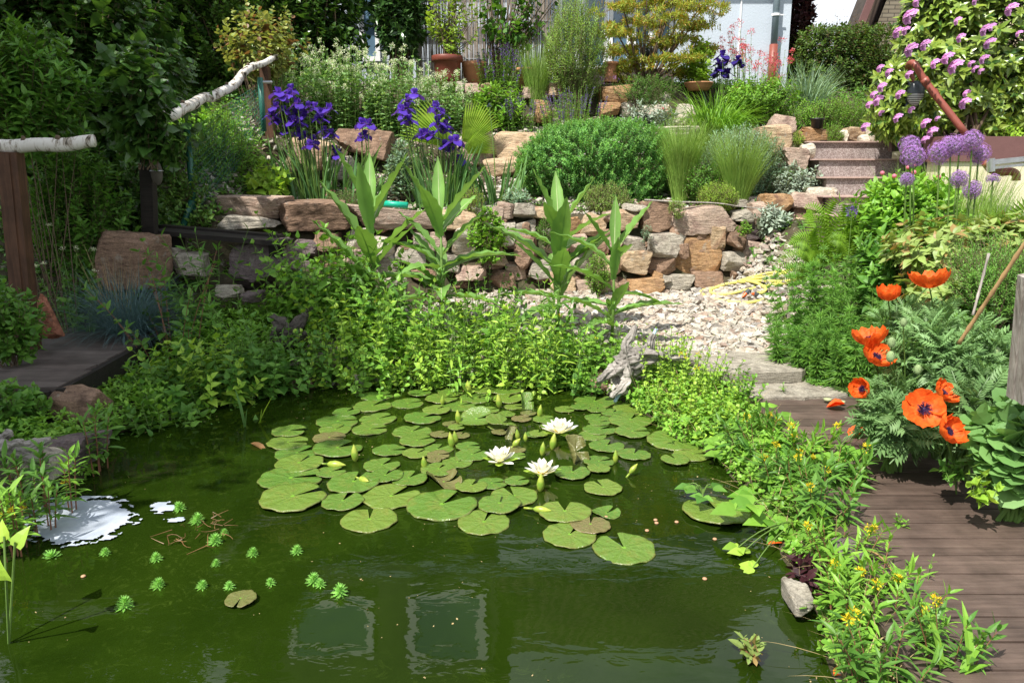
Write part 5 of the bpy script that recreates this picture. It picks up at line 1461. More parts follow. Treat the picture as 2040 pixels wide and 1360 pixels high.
def grass(name, label, px, Y, n, L, wd, lean, bend, mat, rx=.08, group=None, z=None, cat='grass clump', seg=6, tw=.8, x=None, fold=0, top=None):
    x = gx(px, Y, 1) if x is None else x; z0 = float(zt(x, Y)) if z is None else z
    if top is not None: L = (at(px, top, Y)[2] - z0) * 1.05
    a = rnd(0, 2 * PI, n); rr = np.sqrt(rnd(0, 1, n)) * rx
    P = np.stack([x + np.cos(a) * rr, Y + np.sin(a) * rr * .8, np.full(n, z0 - .01)], 1)
    mb = MB(); blades(mb, P, a + RNG.normal(0, .5, n), L * rnd(.55, 1.05, n), wd, np.abs(RNG.normal(lean, lean * .6, n)), np.abs(RNG.normal(bend, bend * .4, n)), seg, fold, tw=tw)
    o = mb.build(name, M[mat], loc=(x, Y, z0)); return tag(o, label, cat, group)
# spikes of small flowers along stem tops
def spikes(mat, frac=.5, n=14, size=.016, t0=.6, r=.006, nm='flower_spikes'):
    def f(t, A_, B_, C_, hh):
        N = len(A_); j = RNG.permutation(N)[:max(1, int(N * frac))]
        tt = np.tile(np.linspace(t0, 1, n), (len(j), 1)); P = bez(A_[j][:, None], B_[j][:, None], C_[j][:, None], tt)
        mb = MB(); puff(mb, P.reshape(-1, 3), r, 4, size, RH); mb.build(nm, M[mat], t)
    return f
def heads(mat, frac=.6, r=.03, n=40, size=.014, T=RH, nm='flower_heads', dz=0.01, up=.6):
    def f(t, A_, B_, C_, hh):
        N = len(A_); j = RNG.permutation(N)[:max(1, int(N * frac))]
        mb = MB(); puff(mb, C_[j] + np.array([0, 0, dz]), r * rnd(.7, 1.2, len(j)), n, size, T, up); mb.build(nm, M[mat], t)
    return f

# ---- shade giving trees left of the picture
def shadetree(x, y, z, rx, ry, rz, n, label, seed):
    g = np.random.default_rng(seed); t = thing('broadleaf_tree', label, 'tree', (x, y, .3))
    mb = MB(); P = smoothpath([(x, y, .2), (x + .1, y, 2), (x - .05, y + .1, z - rz * .6), (x, y, z + rz * .5)], 5); tube(mb, P, np.linspace(.17, .05, len(P)), 12); mb.build('trunk', M['bark'], t, smooth=True)
    K = 70; d = unit(g.normal(size=(K, 3))); cc = np.array([x, y, z]) + d * np.array([rx, ry, rz]) * g.uniform(.35, 1, (K, 1))
    mb = MB(); s = np.array([[x, y, z - rz * .5]] * K); stems(mb, s, (s + cc) / 2 + g.normal(0, .15, (K, 3)), cc, .04, .01, 4, 5); mb.build('limbs', M['bark'], t)
    E = np.repeat(cc, n, 0) + g.normal(0, .42, (K * n, 3)); dr = unit(g.normal(size=E.shape) + [0, 0, .3])
    mb = MB(); leafy(mb, E - dr * .25, E - dr * .12, E, 4, OVAL, .15, 2, .1, .3, .9, .8); mb.build('crown', M['mid'], t)
shadetree(-6.5, 4.7, 5.6, 2.2, 2.9, 1.9, 25, 'broadleaf tree beyond the left edge that shades the left deck and shrubs', 3)
shadetree(-5.4, 3.1, 5.7, 1.35, 1.4, 1.2, 30, 'broadleaf tree beyond the left edge that shades the bank in front of the bench', 6)
shadetree(-6.1, 2.1, 5.6, 1.5, 1.5, 1.3, 26, 'broadleaf tree on the near left bank that shades the left part of the pond', 4)

# ---- left shrubs
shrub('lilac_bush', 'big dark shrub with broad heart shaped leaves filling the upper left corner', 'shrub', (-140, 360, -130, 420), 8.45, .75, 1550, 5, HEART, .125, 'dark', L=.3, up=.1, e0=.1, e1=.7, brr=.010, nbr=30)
shrub('privet_bush', 'bright green lance leaved shrub above the lower birch handrail', 'shrub', (-90, 170, 60, 290), 6.75, .35, 330, 6, LANCE, .115, 'mid', w=1.5, L=.22, per=2, up=.9, brr=.005, nbr=14)
shrub('leafy_shrub', 'lance leaved shrub directly behind the brown post under the lower birch rail', 'shrub', (45, 250, 285, 570), 7.3, .25, 480, 6, LANCE, .085, 'mid', L=.2, up=.6, w=1.6, brr=.004)
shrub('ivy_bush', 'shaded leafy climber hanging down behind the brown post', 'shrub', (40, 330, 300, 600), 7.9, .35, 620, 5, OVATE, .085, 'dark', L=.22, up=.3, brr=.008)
shrub('ivy_bush', 'leafy climber behind the black post and the lower green fence post', 'shrub', (230, 420, 330, 500), 8.5, .3, 330, 5, OVATE, .07, 'ivy', L=.2, up=.3, brr=.006)
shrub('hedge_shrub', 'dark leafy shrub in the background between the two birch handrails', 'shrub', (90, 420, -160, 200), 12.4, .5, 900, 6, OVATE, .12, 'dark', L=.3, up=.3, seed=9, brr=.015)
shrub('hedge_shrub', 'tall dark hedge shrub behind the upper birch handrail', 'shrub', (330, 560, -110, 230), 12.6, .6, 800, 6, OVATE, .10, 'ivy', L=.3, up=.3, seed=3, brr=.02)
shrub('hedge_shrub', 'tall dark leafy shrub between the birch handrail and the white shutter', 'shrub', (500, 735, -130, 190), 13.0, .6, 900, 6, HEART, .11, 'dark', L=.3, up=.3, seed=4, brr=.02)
shrub('hazel_bush', 'loose shrub with round pale leaves and reddish tips above the upper handrail', 'shrub', (430, 595, 15, 150), 10.9, .35, 130, 5, ROUND, .085, 'twigleaf', L=.26, up=.9, brr=.006, nbr=50)
shrub('shrub', 'green leafy shrub growing through the wire mesh fence', 'shrub', (375, 525, 215, 445), 9.9, .5, 520, 6, LANCE, .075, 'bright', L=.2, up=.8, brr=.006)
shrub('shrub', 'low sunlit leaves under the upper handrail on the slope', 'shrub', (330, 470, 205, 330), 10.6, .4, 300, 5, OVATE, .07, 'bright', L=.2, up=.6)
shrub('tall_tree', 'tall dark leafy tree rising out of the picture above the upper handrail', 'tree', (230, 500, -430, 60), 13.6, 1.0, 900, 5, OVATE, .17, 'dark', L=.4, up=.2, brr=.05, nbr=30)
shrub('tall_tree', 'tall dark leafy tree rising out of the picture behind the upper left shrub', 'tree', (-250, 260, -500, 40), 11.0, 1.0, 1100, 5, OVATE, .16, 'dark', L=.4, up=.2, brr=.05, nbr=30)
shrub('lilac_bush', 'broad leaved branch hanging over the lower end of the upper birch handrail', 'shrub', (205, 352, 90, 330), 7.0, .22, 130, 5, HEART, .12, 'dark', L=.25, up=-.2, e0=.1, e1=.7, nbr=9, brr=.006)
shrub('hosta', 'clump of yellow green heart shaped leaves left of the left iris clump', 'plant', (495, 570, 325, 405), 9.35, .22, 90, 2, HEART, .12, 'lime', L=.12, up=.5, e0=.1, nbr=8)
shrub('undergrowth', 'shaded leafy undergrowth at the far left below the red stone', 'shrub', (-60, 85, 560, 720), 5.5, .25, 150, 5, OVATE, .075, 'mid', L=.16, up=.6, brr=.004)
shrub('undergrowth', 'drooping shaded leaves under the near end of the left deck', 'shrub', (-40, 90, 760, 880), 4.65, .2, 130, 4, HEART, .065, 'mid', L=.14, up=.2, brr=.004)
shrub('laurel_tree', 'dark laurel tree with long glossy leaves between shutter and reed screen', 'tree', (735, 850, -120, 120), 13.2, .5, 420, 7, LONG, .17, 'darkglossy', L=.3, up=-.2, e0=.4, e1=1, brr=.02, base=at(800, 175, 13.2))
# ---- white valerian
def valer(label, px0, px1, pyb, pyt, Y, n):
    clump('white_valerian', label, 'flowering plant', (px0 + px1) / 2, Y, (px1 - px0) / 2 * mpp(Y), .35, n, 1, LANCE, .10, 'valer', k=11, per=2, lean=.10, t0=.08, taper=.4, w=2.2, r=.005, top=pyt, flower=heads('whitefl', .6, .042, 46, .021), group='white valerian clumps', hv=.4)
valer('tall white flowered valerian clump beside the upper handrail post', 545, 650, 300, 75, 11.5, 110)
valer('dense white flowered valerian clump in the middle above the two blue iris clumps', 640, 760, 290, 68, 11.7, 140)
valer('white flowered valerian clump below the laurel tree', 740, 850, 290, 85, 11.6, 120)
valer('sparse low valerian clump left of the big red flower pot', 840, 925, 290, 130, 11.9, 70)
# ---- behind: citrus, vine, broom, salvias, maple
def fruit(t, E, dr, g): pass
shrub('citrus_tree', 'small yellowish leaved citrus shrub growing in the big red pot', 'shrub', (850, 945, -60, 115), 12.7, .3, 95, 5, OVAL, .10, 'palm', L=.3, up=.9, brr=.011, nbr=45, base=at(892, 118, 12.7), hollow=.2)
shrub('vine', 'loose climbing shrub with round leaves and bare grey twigs on the reed screen', 'shrub', (930, 1125, -70, 100), 13.3, .25, 80, 4, ROUND, .105, 'mid', L=.3, up=.2, brr=.016, nbr=70, base=at(985, 172, 13.4), hollow=.1)
shrub('broom', 'feathery pale green broom shrub left of the maple', 'shrub', (1085, 1205, 0, 190), 12.4, .4, 1000, 10, RHN, .062, 'broom', L=.3, up=1.2, brr=.007, nbr=70, w=1.2)
clump('salvia', 'dark green salvia clump with violet spikes in front of the reed screen', 'flowering plant', 1000, 12.8, .38, .3, 70, .7, OVATE, .055, 'mid', k=9, top=80, flower=spikes('salviafl', .6, 16, .02, .72), group='violet salvia clumps')
clump('salvia', 'violet salvia clump left of the rusty upright stone', 'flowering plant', 1035, 11.9, .22, .2, 45, .5, OVATE, .045, 'mid', k=8, top=180, flower=spikes('salviafl', .8, 16, .02, .66), group='violet salvia clumps')
clump('salvia', 'wide violet salvia clump right behind the dark green bush', 'flowering plant', 1140, 11.5, .42, .3, 95, .6, OVATE, .045, 'bright', k=9, top=165, flower=spikes('salviafl', .5, 15, .018, .72), group='violet salvia clumps')
shrub('leafy_perennial', 'broad leaved green perennial left of the salvia clumps', 'plant', (935, 1045, 165, 275), 12.0, .3, 150, 6, LONG, .13, 'bright', L=.25, up=1.2, brr=.004)
clump('bellflower', 'small violet bellflower by the terracotta column', 'flowering plant', 1200, 12.5, .14, .1, 16, .3, LANCE, .03, 'bright', k=5, top=140, flower=heads('allium', .9, .03, 10, .025))
shrub('juniper', 'low dark creeping juniper under the maple', 'shrub', (1222, 1350, 148, 205), 12.2, .3, 420, 6, RHN, .035, 'mid', L=.12, up=.4, w=2.2)
shrub('trailing_plant', 'dark trailing plant hanging over the rear stones below the juniper', 'plant', (1270, 1325, 185, 225), 11.95, .15, 120, 6, RHN, .035, 'dark', L=.1, up=0, w=2.5, nbr=6)
def maple():
    Y = 12.9; g = np.random.default_rng(11); b = at(1285, 178, Y)
    t = thing('japanese_maple', 'golden green japanese maple with layered branches in front of the house', 'tree', b)
    tiers = []
    for px, py, wx in [(1240, 10, 60), (1290, -20, 70), (1350, -10, 70), (1400, 10, 45), (1225, 60, 45), (1270, 40, 60), (1330, 30, 60), (1385, 45, 40), (1240, 100, 40), (1300, 80, 50), (1360, 75, 50), (1400, 95, 25), (1225, 135, 30), (1270, 120, 35), (1350, 115, 40), (1365, 140, 30), (1330, 5, 60), (1260, -40, 70), (1340, -50, 80), (1395, -35, 50), (1240, 160, 22)]:
        tiers.append((at(px, py, Y + g.uniform(-.5, .5)), wx * mpp(Y)))
    mb = MB(); Ts = np.array([c for c, r in tiers]); bs = np.tile(b, (len(Ts), 1)) + g.normal(0, .03, Ts.shape)
    mid = (bs * .6 + Ts * .4) + np.stack([(Ts - bs)[:, 0] * .15, 0 * Ts[:, 0], (Ts - bs)[:, 2] * .25], 1)
    stems(mb, bs, mid, Ts, .028, .008, 7, 6)
    j = []
    E = []; 
    for c, r in tiers:
        n = 24; a = g.uniform(0, 6.28, n); q = np.sqrt(g.uniform(0, 1, n)) * r
        e = c + np.stack([np.cos(a) * q, np.sin(a) * q * .9, g.normal(0, .035, n) - q * .12], 1); E.append(e)
        stems(mb, np.tile(c, (n, 1)) - [0, 0, .05], (e + c) / 2 + [0, 0, .02], e, .006, .002, 3, 3)
    mb.build('trunk', M['twig'], t)
    E = np.concatenate(E); dr = unit(g.normal(size=E.shape) * [1, 1, .25])
    mb = MB(); leafy(mb, E - dr * .13, E - dr * .06, E + dr * .03, 5, MAPLE, .082, 2, 0, -.1, .4, .9, 1.0); mb.build('crown', M['maple'], t)
maple()
shrub('leafy_shrub', 'yellow green leafy plant growing in the terracotta bowl', 'plant', (1362, 1425, 85, 172), 12.7, .25, 110, 5, ROUND, .07, 'lime', L=.2, up=.8, brr=.005, base=at(1391, 165, 12.7))
clump('red_valerian', 'tall red valerian in front of the white house wall', 'flowering plant', 1492, 12.9, .5, .3, 60, 1, LANCE, .06, 'bright', k=9, top=66, w=1.6, lean=.1, t0=.05, flower=heads('redfl', .9, .06, 50, .03), hv=.5)
shrub('leafy_shrub', 'round bright green leafy bush below the red valerian', 'shrub', (1440, 1590, 155, 232), 11.9, .35, 420, 5, OVAL, .06, 'bright', L=.16, up=.6)
grass('miscanthus', 'arching silvery green grass right of the house corner', 1588, 12.3, 420, 1.0, .011, .25, .9, 'glauc', .2, top=108)
grass('daylily', 'arching green grass leaved clump above the feather grasses', 1408, 11.5, 620, .75, .016, .4, 1.5, 'bright', .25, top=152, fold=.4)
grass('feather_grass', 'feather grass growing in the small terracotta pot by the reed screen', 1068, 12.6, 620, .8, .005, .1, .35, 'grassy', .12, group='feather grass tufts', top=78)
shrub('purple_bush', 'dark purple leaved shrub behind the right corner of the white house', 'shrub', (1552, 1615, -70, 170), 15.3, .5, 520, 6, ROUND, .09, 'purpleleaf', L=.3, up=.6, brr=.01, nbr=50)
shrub('hedge', 'dense trimmed hedge between the white house and the brick house', 'hedge', (1580, 1765, 62, 245), 14.6, .7, 3300, 5, OVAL, .075, 'hedge', L=.14, up=.4, sq=.35, amp=.06, nbr=70, brr=.006)
shrub('twiggy_shrub', 'sparse bare twigs sticking out of the top of the trimmed hedge', 'shrub', (1625, 1740, 20, 110), 14.6, .3, 70, 4, OVAL, .03, 'deadleaf', L=.4, up=1.6, brr=.004, nbr=40)
shrub('low_hedge', 'low row of small leaved plants with grey spikes above the steps', 'plant', (1580, 1720, 198, 256), 11.0, .3, 620, 6, OVAL, .03, 'bright', L=.14, up=1.5, sq=.6)
clump('germander', 'grey brown seed spikes standing over the low small leaved row', 'plant', 1640, 11.2, .55, .2, 70, .5, RHN, .02, 'straw', k=12, top=190, t0=.6, per=3, e0=.7, e1=1)
shrub('cushion_plant', 'round green cushion plant between the stones above the steps', 'plant', (1648, 1680, 248, 286), 10.2, .12, 240, 5, RHN, .022, 'bright', L=.05, up=1, w=2, nbr=0)
shrub('cushion_plant', 'small green cushion left of the rusty stone above the steps', 'plant', (1578, 1602, 262, 290), 10.0, .1, 120, 5, RHN, .022, 'lime', L=.05, up=1, w=2, nbr=0)
grass('grass_tuft', 'thin arching grass behind the dark posts at the steps', 1740, 10.9, 150, .6, .006, .3, .9, 'grassy', .1, top=170)
clump('orange_poppy', 'single small orange poppy in front of the rear terrace stones', 'flower', 1316, 11.7, .03, .03, 2, .3, LANCE, .04, 'bright', k=3, top=208, flower=heads('redfl', 1, .03, 12, .05))
# silver plants
SIL = [((1235, 1340, 205, 258), 11.3, 'silver leaved plant on the bed above the dark green bush'), ((1545, 1640, 330, 398), 9.5, 'white felty leaved plant left of the lower steps'), ((1508, 1572, 408, 462), 8.85, 'silver leaved plant hanging over the stone wall at its right end'), ((1000, 1050, 375, 412), 9.2, 'small grey leaved plant beside the dark tufa lump'), ((768, 835, 285, 395), 9.7, 'upright grey green plant between the two blue iris clumps')]
for k, (b_, Y, l) in enumerate(SIL):
    shrub('silver_plant', l, 'plant', b_, Y, .25, 110 if k < 4 else 160, 6, LANCE, .075 if k != 3 else .06, 'silver' if k in (0, 1, 2) else 'glauc', L=.16, up=.8 if k != 4 else 2, w=1.6, nbr=10)
# ---- big dark green spurge bush and neighbours
def spurge():
    def tips(t, E, dr, g):
        mb = MB(); leafy(mb, E - dr * .035, E - dr * .015, E + dr * .012, 3, RHN, .036, 5, 0, .3, 1.1, .7, 2.2); mb.build('shoot_tips', M['spurgetip'], t)
    shrub('spurge_bush', 'large rounded dark green narrow leaved bush in the middle of the terrace', 'shrub', (1032, 1352, 232, 412), 10.2, .75, 2300, 12, RHN, .052, 'spurge', L=.17, per=2, e0=.1, e1=.9, up=.7, hollow=.8, w=2.0, amp=.2, extra=tips, seed=2, sq=.8)
spurge()
grass('feather_grass', 'bright upright feather grass tuft right of the dark green bush', 1352, 9.75, 1500, .9, .0045, .10, .45, 'grassy', .10, group='feather grass tufts', top=228)
grass('feather_grass', 'second bright feather grass tuft in front of the grey green bush', 1462, 9.45, 1400, .85, .0045, .16, .4, 'grassy', .12, group='feather grass tufts', top=250)
shrub('lavender_bush', 'large grey green bush of narrow leaves behind the second feather grass', 'shrub', (1385, 1565, 255, 400), 9.95, .5, 1500, 8, RHN, .055, 'glauc', L=.22, up=1.3, w=1.6, hollow=.6, brr=.004, amp=.12)
shrub('leafy_shrub', 'small leafy green plant between the two feather grass tufts', 'plant', (1360, 1445, 320, 405), 9.5, .25, 260, 6, OVAL, .04, 'mid', L=.14, up=1.2)
shrub('thyme_bush', 'small yellow green shrub with tiny white flowers on the wall top under the big bush', 'shrub', (1160, 1255, 362, 428), 9.25, .22, 700, 6, RHN, .02, 'grassy', L=.08, up=1.2, w=2.6, hollow=.6, nbr=10)
shrub('thyme_bush', 'small straw green shrub on the wall top below the second feather grass', 'shrub', (1388, 1470, 362, 420), 9.15, .2, 650, 6, RHN, .022, 'lime', L=.09, up=1.2, w=2.4, hollow=.6, nbr=10)
shrub('stonecrop', 'low stonecrop tuft left of the smooth grey pebble', 'plant', (915, 965, 370, 425), 9.1, .12, 160, 6, RHN, .02, 'lime', L=.09, up=1.6, w=2.2, nbr=4)
shrub('rockcress', 'cushion of small pink flowers on the wall above the long slab', 'flowering plant', (645, 728, 376, 420), 9.1, .2, 420, 5, RHN, .02, 'mid', L=.07, up=1, w=2, nbr=4, extra=lambda t, E, dr, g: (lambda mb: (puff(mb, E[::14] + [0, 0, .02], .008, 5, .014), mb.build('flowers', M['pinkfl'], t)))(MB()))
shrub('creeping_plant', 'round leaved creeper hanging down the stone wall behind the second teasel', 'plant', (930, 1010, 420, 535), 8.75, .1, 190, 4, ROUND, .05, 'bright', L=.13, up=0, nbr=10)
shrub('creeping_plant', 'grey green tuft growing in the wall left of the fourth teasel', 'plant', (1068, 1110, 430, 495), 8.8, .08, 150, 5, RHN, .035, 'mid', L=.08, up=.5, w=2, nbr=4)
shrub('creeping_plant', 'green tuft at the foot of the wall behind the fourth teasel', 'plant', (1165, 1215, 500, 590), 8.6, .12, 330, 5, RHN, .035, 'bright', L=.08, up=1, w=2, nbr=4)
shrub('wall_plant', 'tiny fringed plant in the wall top between brown and pink stones', 'plant', (1330, 1368, 395, 432), 8.85, .08, 60, 5, LANCE, .035, 'grassy', L=.07, up=1, nbr=4)
shrub('wall_plant', 'small succulent rosette in the wall left of the purple stone', 'plant', (1468, 1502, 440, 466), 8.75, .06, 40, 5, OVAL, .03, 'bright', L=.05, up=1, nbr=3)
shrub('wall_plant', 'small yellow flowered tuft on the wall above the grey stone', 'plant', (1275, 1300, 440, 480), 8.75, .06, 50, 4, LANCE, .03, 'glauc', L=.07, up=1, nbr=4)

# ---- irises
FALL = leaf_t([(.12, .2), (.4, .45), (.7, .52), (.92, .32)], .1, .85, .05)
STD = leaf_t([(.12, .2), (.4, .46), (.7, .5), (.92, .3)], .5, -.2, .05)
def irisclump(name, label, flowers, leaves_px, Y, nleaf, ltop, mat='violet', size=.118, leafmat='iris', pyb=400):
    xs = [gx(p, Y, 1.5) for p in leaves_px]; x = np.mean(xs); z0 = float(zt(x, Y))
    t = thing(name, label, 'flowering plant', (x, Y, z0)); mb = MB()
    P = np.stack([RNG.choice(xs, nleaf) + RNG.normal(0, .05, nleaf), Y + RNG.normal(0, .10, nleaf), np.zeros(nleaf)], 1); P[:, 2] = zt(P[:, 0], P[:, 1]) - .01
    L = (at(leaves_px[0], ltop, Y)[2] - z0)
    az = np.where(P[:, 0] > x, rnd(-.9, .9, nleaf), PI + rnd(-.9, .9, nleaf))
    blades(mb, P, az, L * rnd(.5, 1.05, nleaf), rnd(.035, .055, nleaf), np.abs(RNG.normal(.12, .16, nleaf)), np.abs(RNG.normal(.25, .25, nleaf)), 7, .25, tw=.5)
    mb.build('leaves', M[leafmat], t)
    A_ = []; C_ = []
    if len(flowers) > 12: flowers = flowers + [(p + random.uniform(-15, 15), q + random.uniform(-12, 12)) for p, q in flowers[::2]]
    for px, py in flowers:
        c = at(px, py, Y + rnd(-.22, .12)); b = np.array([c[0] * .6 + x * .4 + rnd(-.05, .05), Y, z0]); A_.append(b); C_.append(c)
        D = []; U = []; fl = MB(); a0 = rnd(0, 2); s = size * rnd(.9, 1.15)
        for k in range(3):
            a = a0 + k * 2.094; o = np.array([math.cos(a), math.sin(a), 0])
            inst(fl, FALL, [c], [o + [0, 0, .25]], [[0, 0, 1.]], s * .8, rnd(.9, 1.1))
            a += 1.047; o = np.array([math.cos(a), math.sin(a), 0])
            inst(fl, STD, [c], [o * .75 + [0, 0, 1.]], [-o], s * .62, rnd(.9, 1.1))
            inst(fl, OVAL, [c], [o * .9 + [0, 0, .5]], [[0, 0, 1.]], s * .55, 1.6)
        for V in fl.V: V += RNG.normal(0, .005, V.shape)
        fl.build('flower', M[mat], t, smooth=True)
    A_ = np.array(A_); C_ = np.array(C_); mb = MB(); stems(mb, A_, (A_ + C_) / 2 + RNG.normal(0, .02, A_.shape), C_ - [0, 0, .01], .008, .005, 6, 6)
    puff(mb, C_ - [0, 0, .03], .006, 6, .05, OVAL, 2.0)
    mb.build('stems', M['stem'], t)
irisclump('blue_iris', 'left clump of deep blue violet irises beside the upper handrail post', [(560,195),(550,215),(575,190),(566,222),(592,212),(606,232),(628,215),(655,218),(598,245),(580,243),(553,240),(570,262),(640,228),(625,281),(607,272),(660,268),(668,300),(618,290),(590,228),(645,262)], [595, 610, 630, 650, 640, 690, 575, 720], 9.6, 85, 262)
irisclump('blue_iris', 'right clump of deep blue violet irises in front of the palm leaf', [(812,200),(805,232),(800,222),(868,215),(880,228),(872,245),(888,250),(860,272),(848,268),(886,290),(905,285),(917,320),(898,295),(815,240)], [850, 870, 890, 905, 925, 835], 9.5, 75, 270)
irisclump('blue_iris', 'small pair of blue irises between the two big clumps', [(722,248),(735,250),(720,275),(728,270)], [700, 730, 745], 9.7, 14, 310)
irisclump('blue_iris', 'iris leaves with closed buds left of the dark green bush', [(975, 210)], [960, 985, 1005, 1020, 975], 9.6, 55, 290, 'violetdark', .03)
irisclump('blue_iris', 'dark violet irises in front of the white house wall', [(1440,112),(1432,128),(1446,124),(1470,122),(1474,128),(1428,145),(1440,148),(1450,147),(1436,138)], [1440, 1460, 1480, 1420, 1500], 12.4, 50, 160, 'violetdark', .13)
# palm
def palm():
    Y = 10.9; t = thing('fan_palm', 'small fan palm with split yellow green leaves right behind the right iris clump', 'palm', at(925, 330, Y)); mb = MB()
    for (bx_, by_, ang, L) in ((905, 300, 2.35, 1.1), (920, 300, 1.05, .95), (915, 310, .55, .7)):
        c = at(bx_, by_, Y + rnd(-.1, .1)); n = 17
        for k in range(n):
            a = ang + (k / (n - 1) - .5) * (.95 if L > 1 else .8); d = np.array([math.cos(a), -.25, math.sin(a)])
            inst(mb, LONG, [c + unit(d) * .12], [d], [[.1, -1, .5]], L * (.62 - .12 * abs(k / (n - 1) - .5)), .22)
    mb.build('leaves', M['palm'], t); mb = MB(); b = at(925, 335, Y); e = np.array([at(905, 300, Y), at(920, 300, Y), at(915, 310, Y)]); stems(mb, np.tile(b, (3, 1)), (e + b) / 2, e + [0, -.02, .05], .012, .01, 3, 5); mb.build('stalks', M['stem'], t)
palm()

# ---- rhododendron
def rhodo():
    Y = 9.0; g = np.random.default_rng(5)
    b = at(1930, 330, Y); t = thing('rhododendron', 'large rhododendron covered with lilac pink flower trusses at the upper right', 'shrub', b)
    boxes = [((1790, 2160, -90, 240), 950, .5), ((1735, 1850, 130, 275), 190, .3), ((1745, 1800, 200, 275), 60, .2), ((1890, 2100, 150, 300), 300, .4), ((1790, 1900, 60, 290), 200, .35)]
    E = []
    for (x0, x1_, y0, y1_), N, dy in boxes:
        c = at((x0 + x1_) / 2, (y0 + y1_) / 2, Y + .25); d = unit(g.normal(size=(N, 3))); r = g.uniform(.3, 1, N) ** (1 / 2.2) * (1 + .15 * wob(d, 4))
        q = np.sign(d) * np.abs(d) ** .75
        E.append(c + q * r[:, None] * np.array([(x1_ - x0) / 2 * mpp(Y), dy, (y1_ - y0) / 2 * mpp(Y)]))
    E = np.concatenate(E); cc = at(1960, 120, Y + .8); dr = unit(unit(E - cc) + [0, 0, .5] + g.normal(0, .25, E.shape))
    mb = MB(); leafy(mb, E - dr * .05, E - dr * .02, E, 2, LONG, .115, 6, 0, .05, .5, .9, 1.25); mb.build('foliage', M['rhodo'], t)
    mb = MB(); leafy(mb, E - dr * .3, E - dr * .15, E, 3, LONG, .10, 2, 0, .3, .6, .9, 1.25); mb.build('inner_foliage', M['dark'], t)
    mb = MB(); stems(mb, E - dr * .3, E - dr * .15, E, .004, .003, 2, 3); j = g.permutation(len(E))[:90]; bb = np.tile(b, (90, 1)) + g.normal(0, .1, (90, 3)); stems(mb, bb, (bb + E[j]) / 2 + [0, .1, .1], E[j] - dr[j] * .25, .02, .006, 5, 5); mb.build('branches', M['twig'], t)
    FL = [(1285,125,55),(1200,230,42),(1250,215,32),(1290,350,52),(1385,315,42),(1090,600,38),(1065,690,45),(1000,718,30),(1210,650,38),(1075,470,30),(1135,500,32),(1270,515,32),(1450,440,38),(1590,465,56),(1535,405,46),(1715,475,28),(1755,490,24),(1780,410,36),(1622,265,34),(1820,305,44),(1795,215,44),(1835,190,30),(1970,75,48),(2015,235,26),(1725,15,30),(1335,20,40),(1660,640,30),(1655,712,48),(975,870,38),(1195,808,38),(1285,752,28),(1385,845,40),(1430,905,44),(1380,955,34),(1600,150,30),(1080,772,24),(1460,810,22),(1690,440,26),(1030,650,30),(1310,95,28)]
    P5 = leaf_t([(.2, .18), (.5, .42), (.8, .36)], .15, .5, .03)
    for x, y, r in FL:
        px, py, rr = 1440 + x / 3.4, y / 3.4, r / 3.4 * mpp(8.6)
        c = at(px, py, 8.5 if py < 180 else 8.7); mb = MB(); rr *= 1.2
        n = 19; i = np.arange(n) + .5; ph = np.arccos(1 - 1.7 * i / n); th = 2.4 * i * 2.589
        d = np.stack([np.cos(th) * np.sin(ph), np.sin(th) * np.sin(ph), np.cos(ph)], 1)
        d = unit(d @ np.array(Matrix.Rotation(R(40), 3, 'X')).T)
        for k in range(n):
            u = unit(np.cross(d[k], [.3, .1, 1])); v = np.cross(d[k], u); a = np.arange(5) * 1.2566 + k
            D = np.cos(a)[:, None] * u + np.sin(a)[:, None] * v + d[k] * .7
            inst(mb, P5, np.tile(c + d[k] * rr * .6, (5, 1)), D, np.tile(d[k], (5, 1)), rr * .46 * rnd(.9, 1.1, 5), 1)
        mb.build('flower_truss', M['rhodofl'], t)
rhodo()
shrub('leafy_perennial', 'leafy green plants above the reddish brown band at the right edge', 'plant', (1905, 2100, 190, 290), 9.6, .3, 380, 5, ROUND, .06, 'bright', L=.16, up=.6)
shrub('trailing_plant', 'yellow green plant spilling over the brown band of the cream wall', 'plant', (1975, 2100, 235, 300), 8.95, .12, 190, 6, LANCE, .05, 'lime', L=.16, up=.2, w=2)
grass('meadow_grass', 'thin green grass stalks in front of the cream wall', 1880, 8.2, 700, .9, .006, .12, .35, 'grassy', .55, top=315)
grass('meadow_grass', 'thin pale grass stalks left of the alliums in front of the top steps', 1800, 8.6, 260, .7, .006, .12, .3, 'grassy', .2, top=330)
grass('meadow_grass', 'thin pale grass stalks at the right edge in front of the cream wall', 1990, 7.6, 500, .7, .006, .14, .4, 'grassy', .45, top=370)
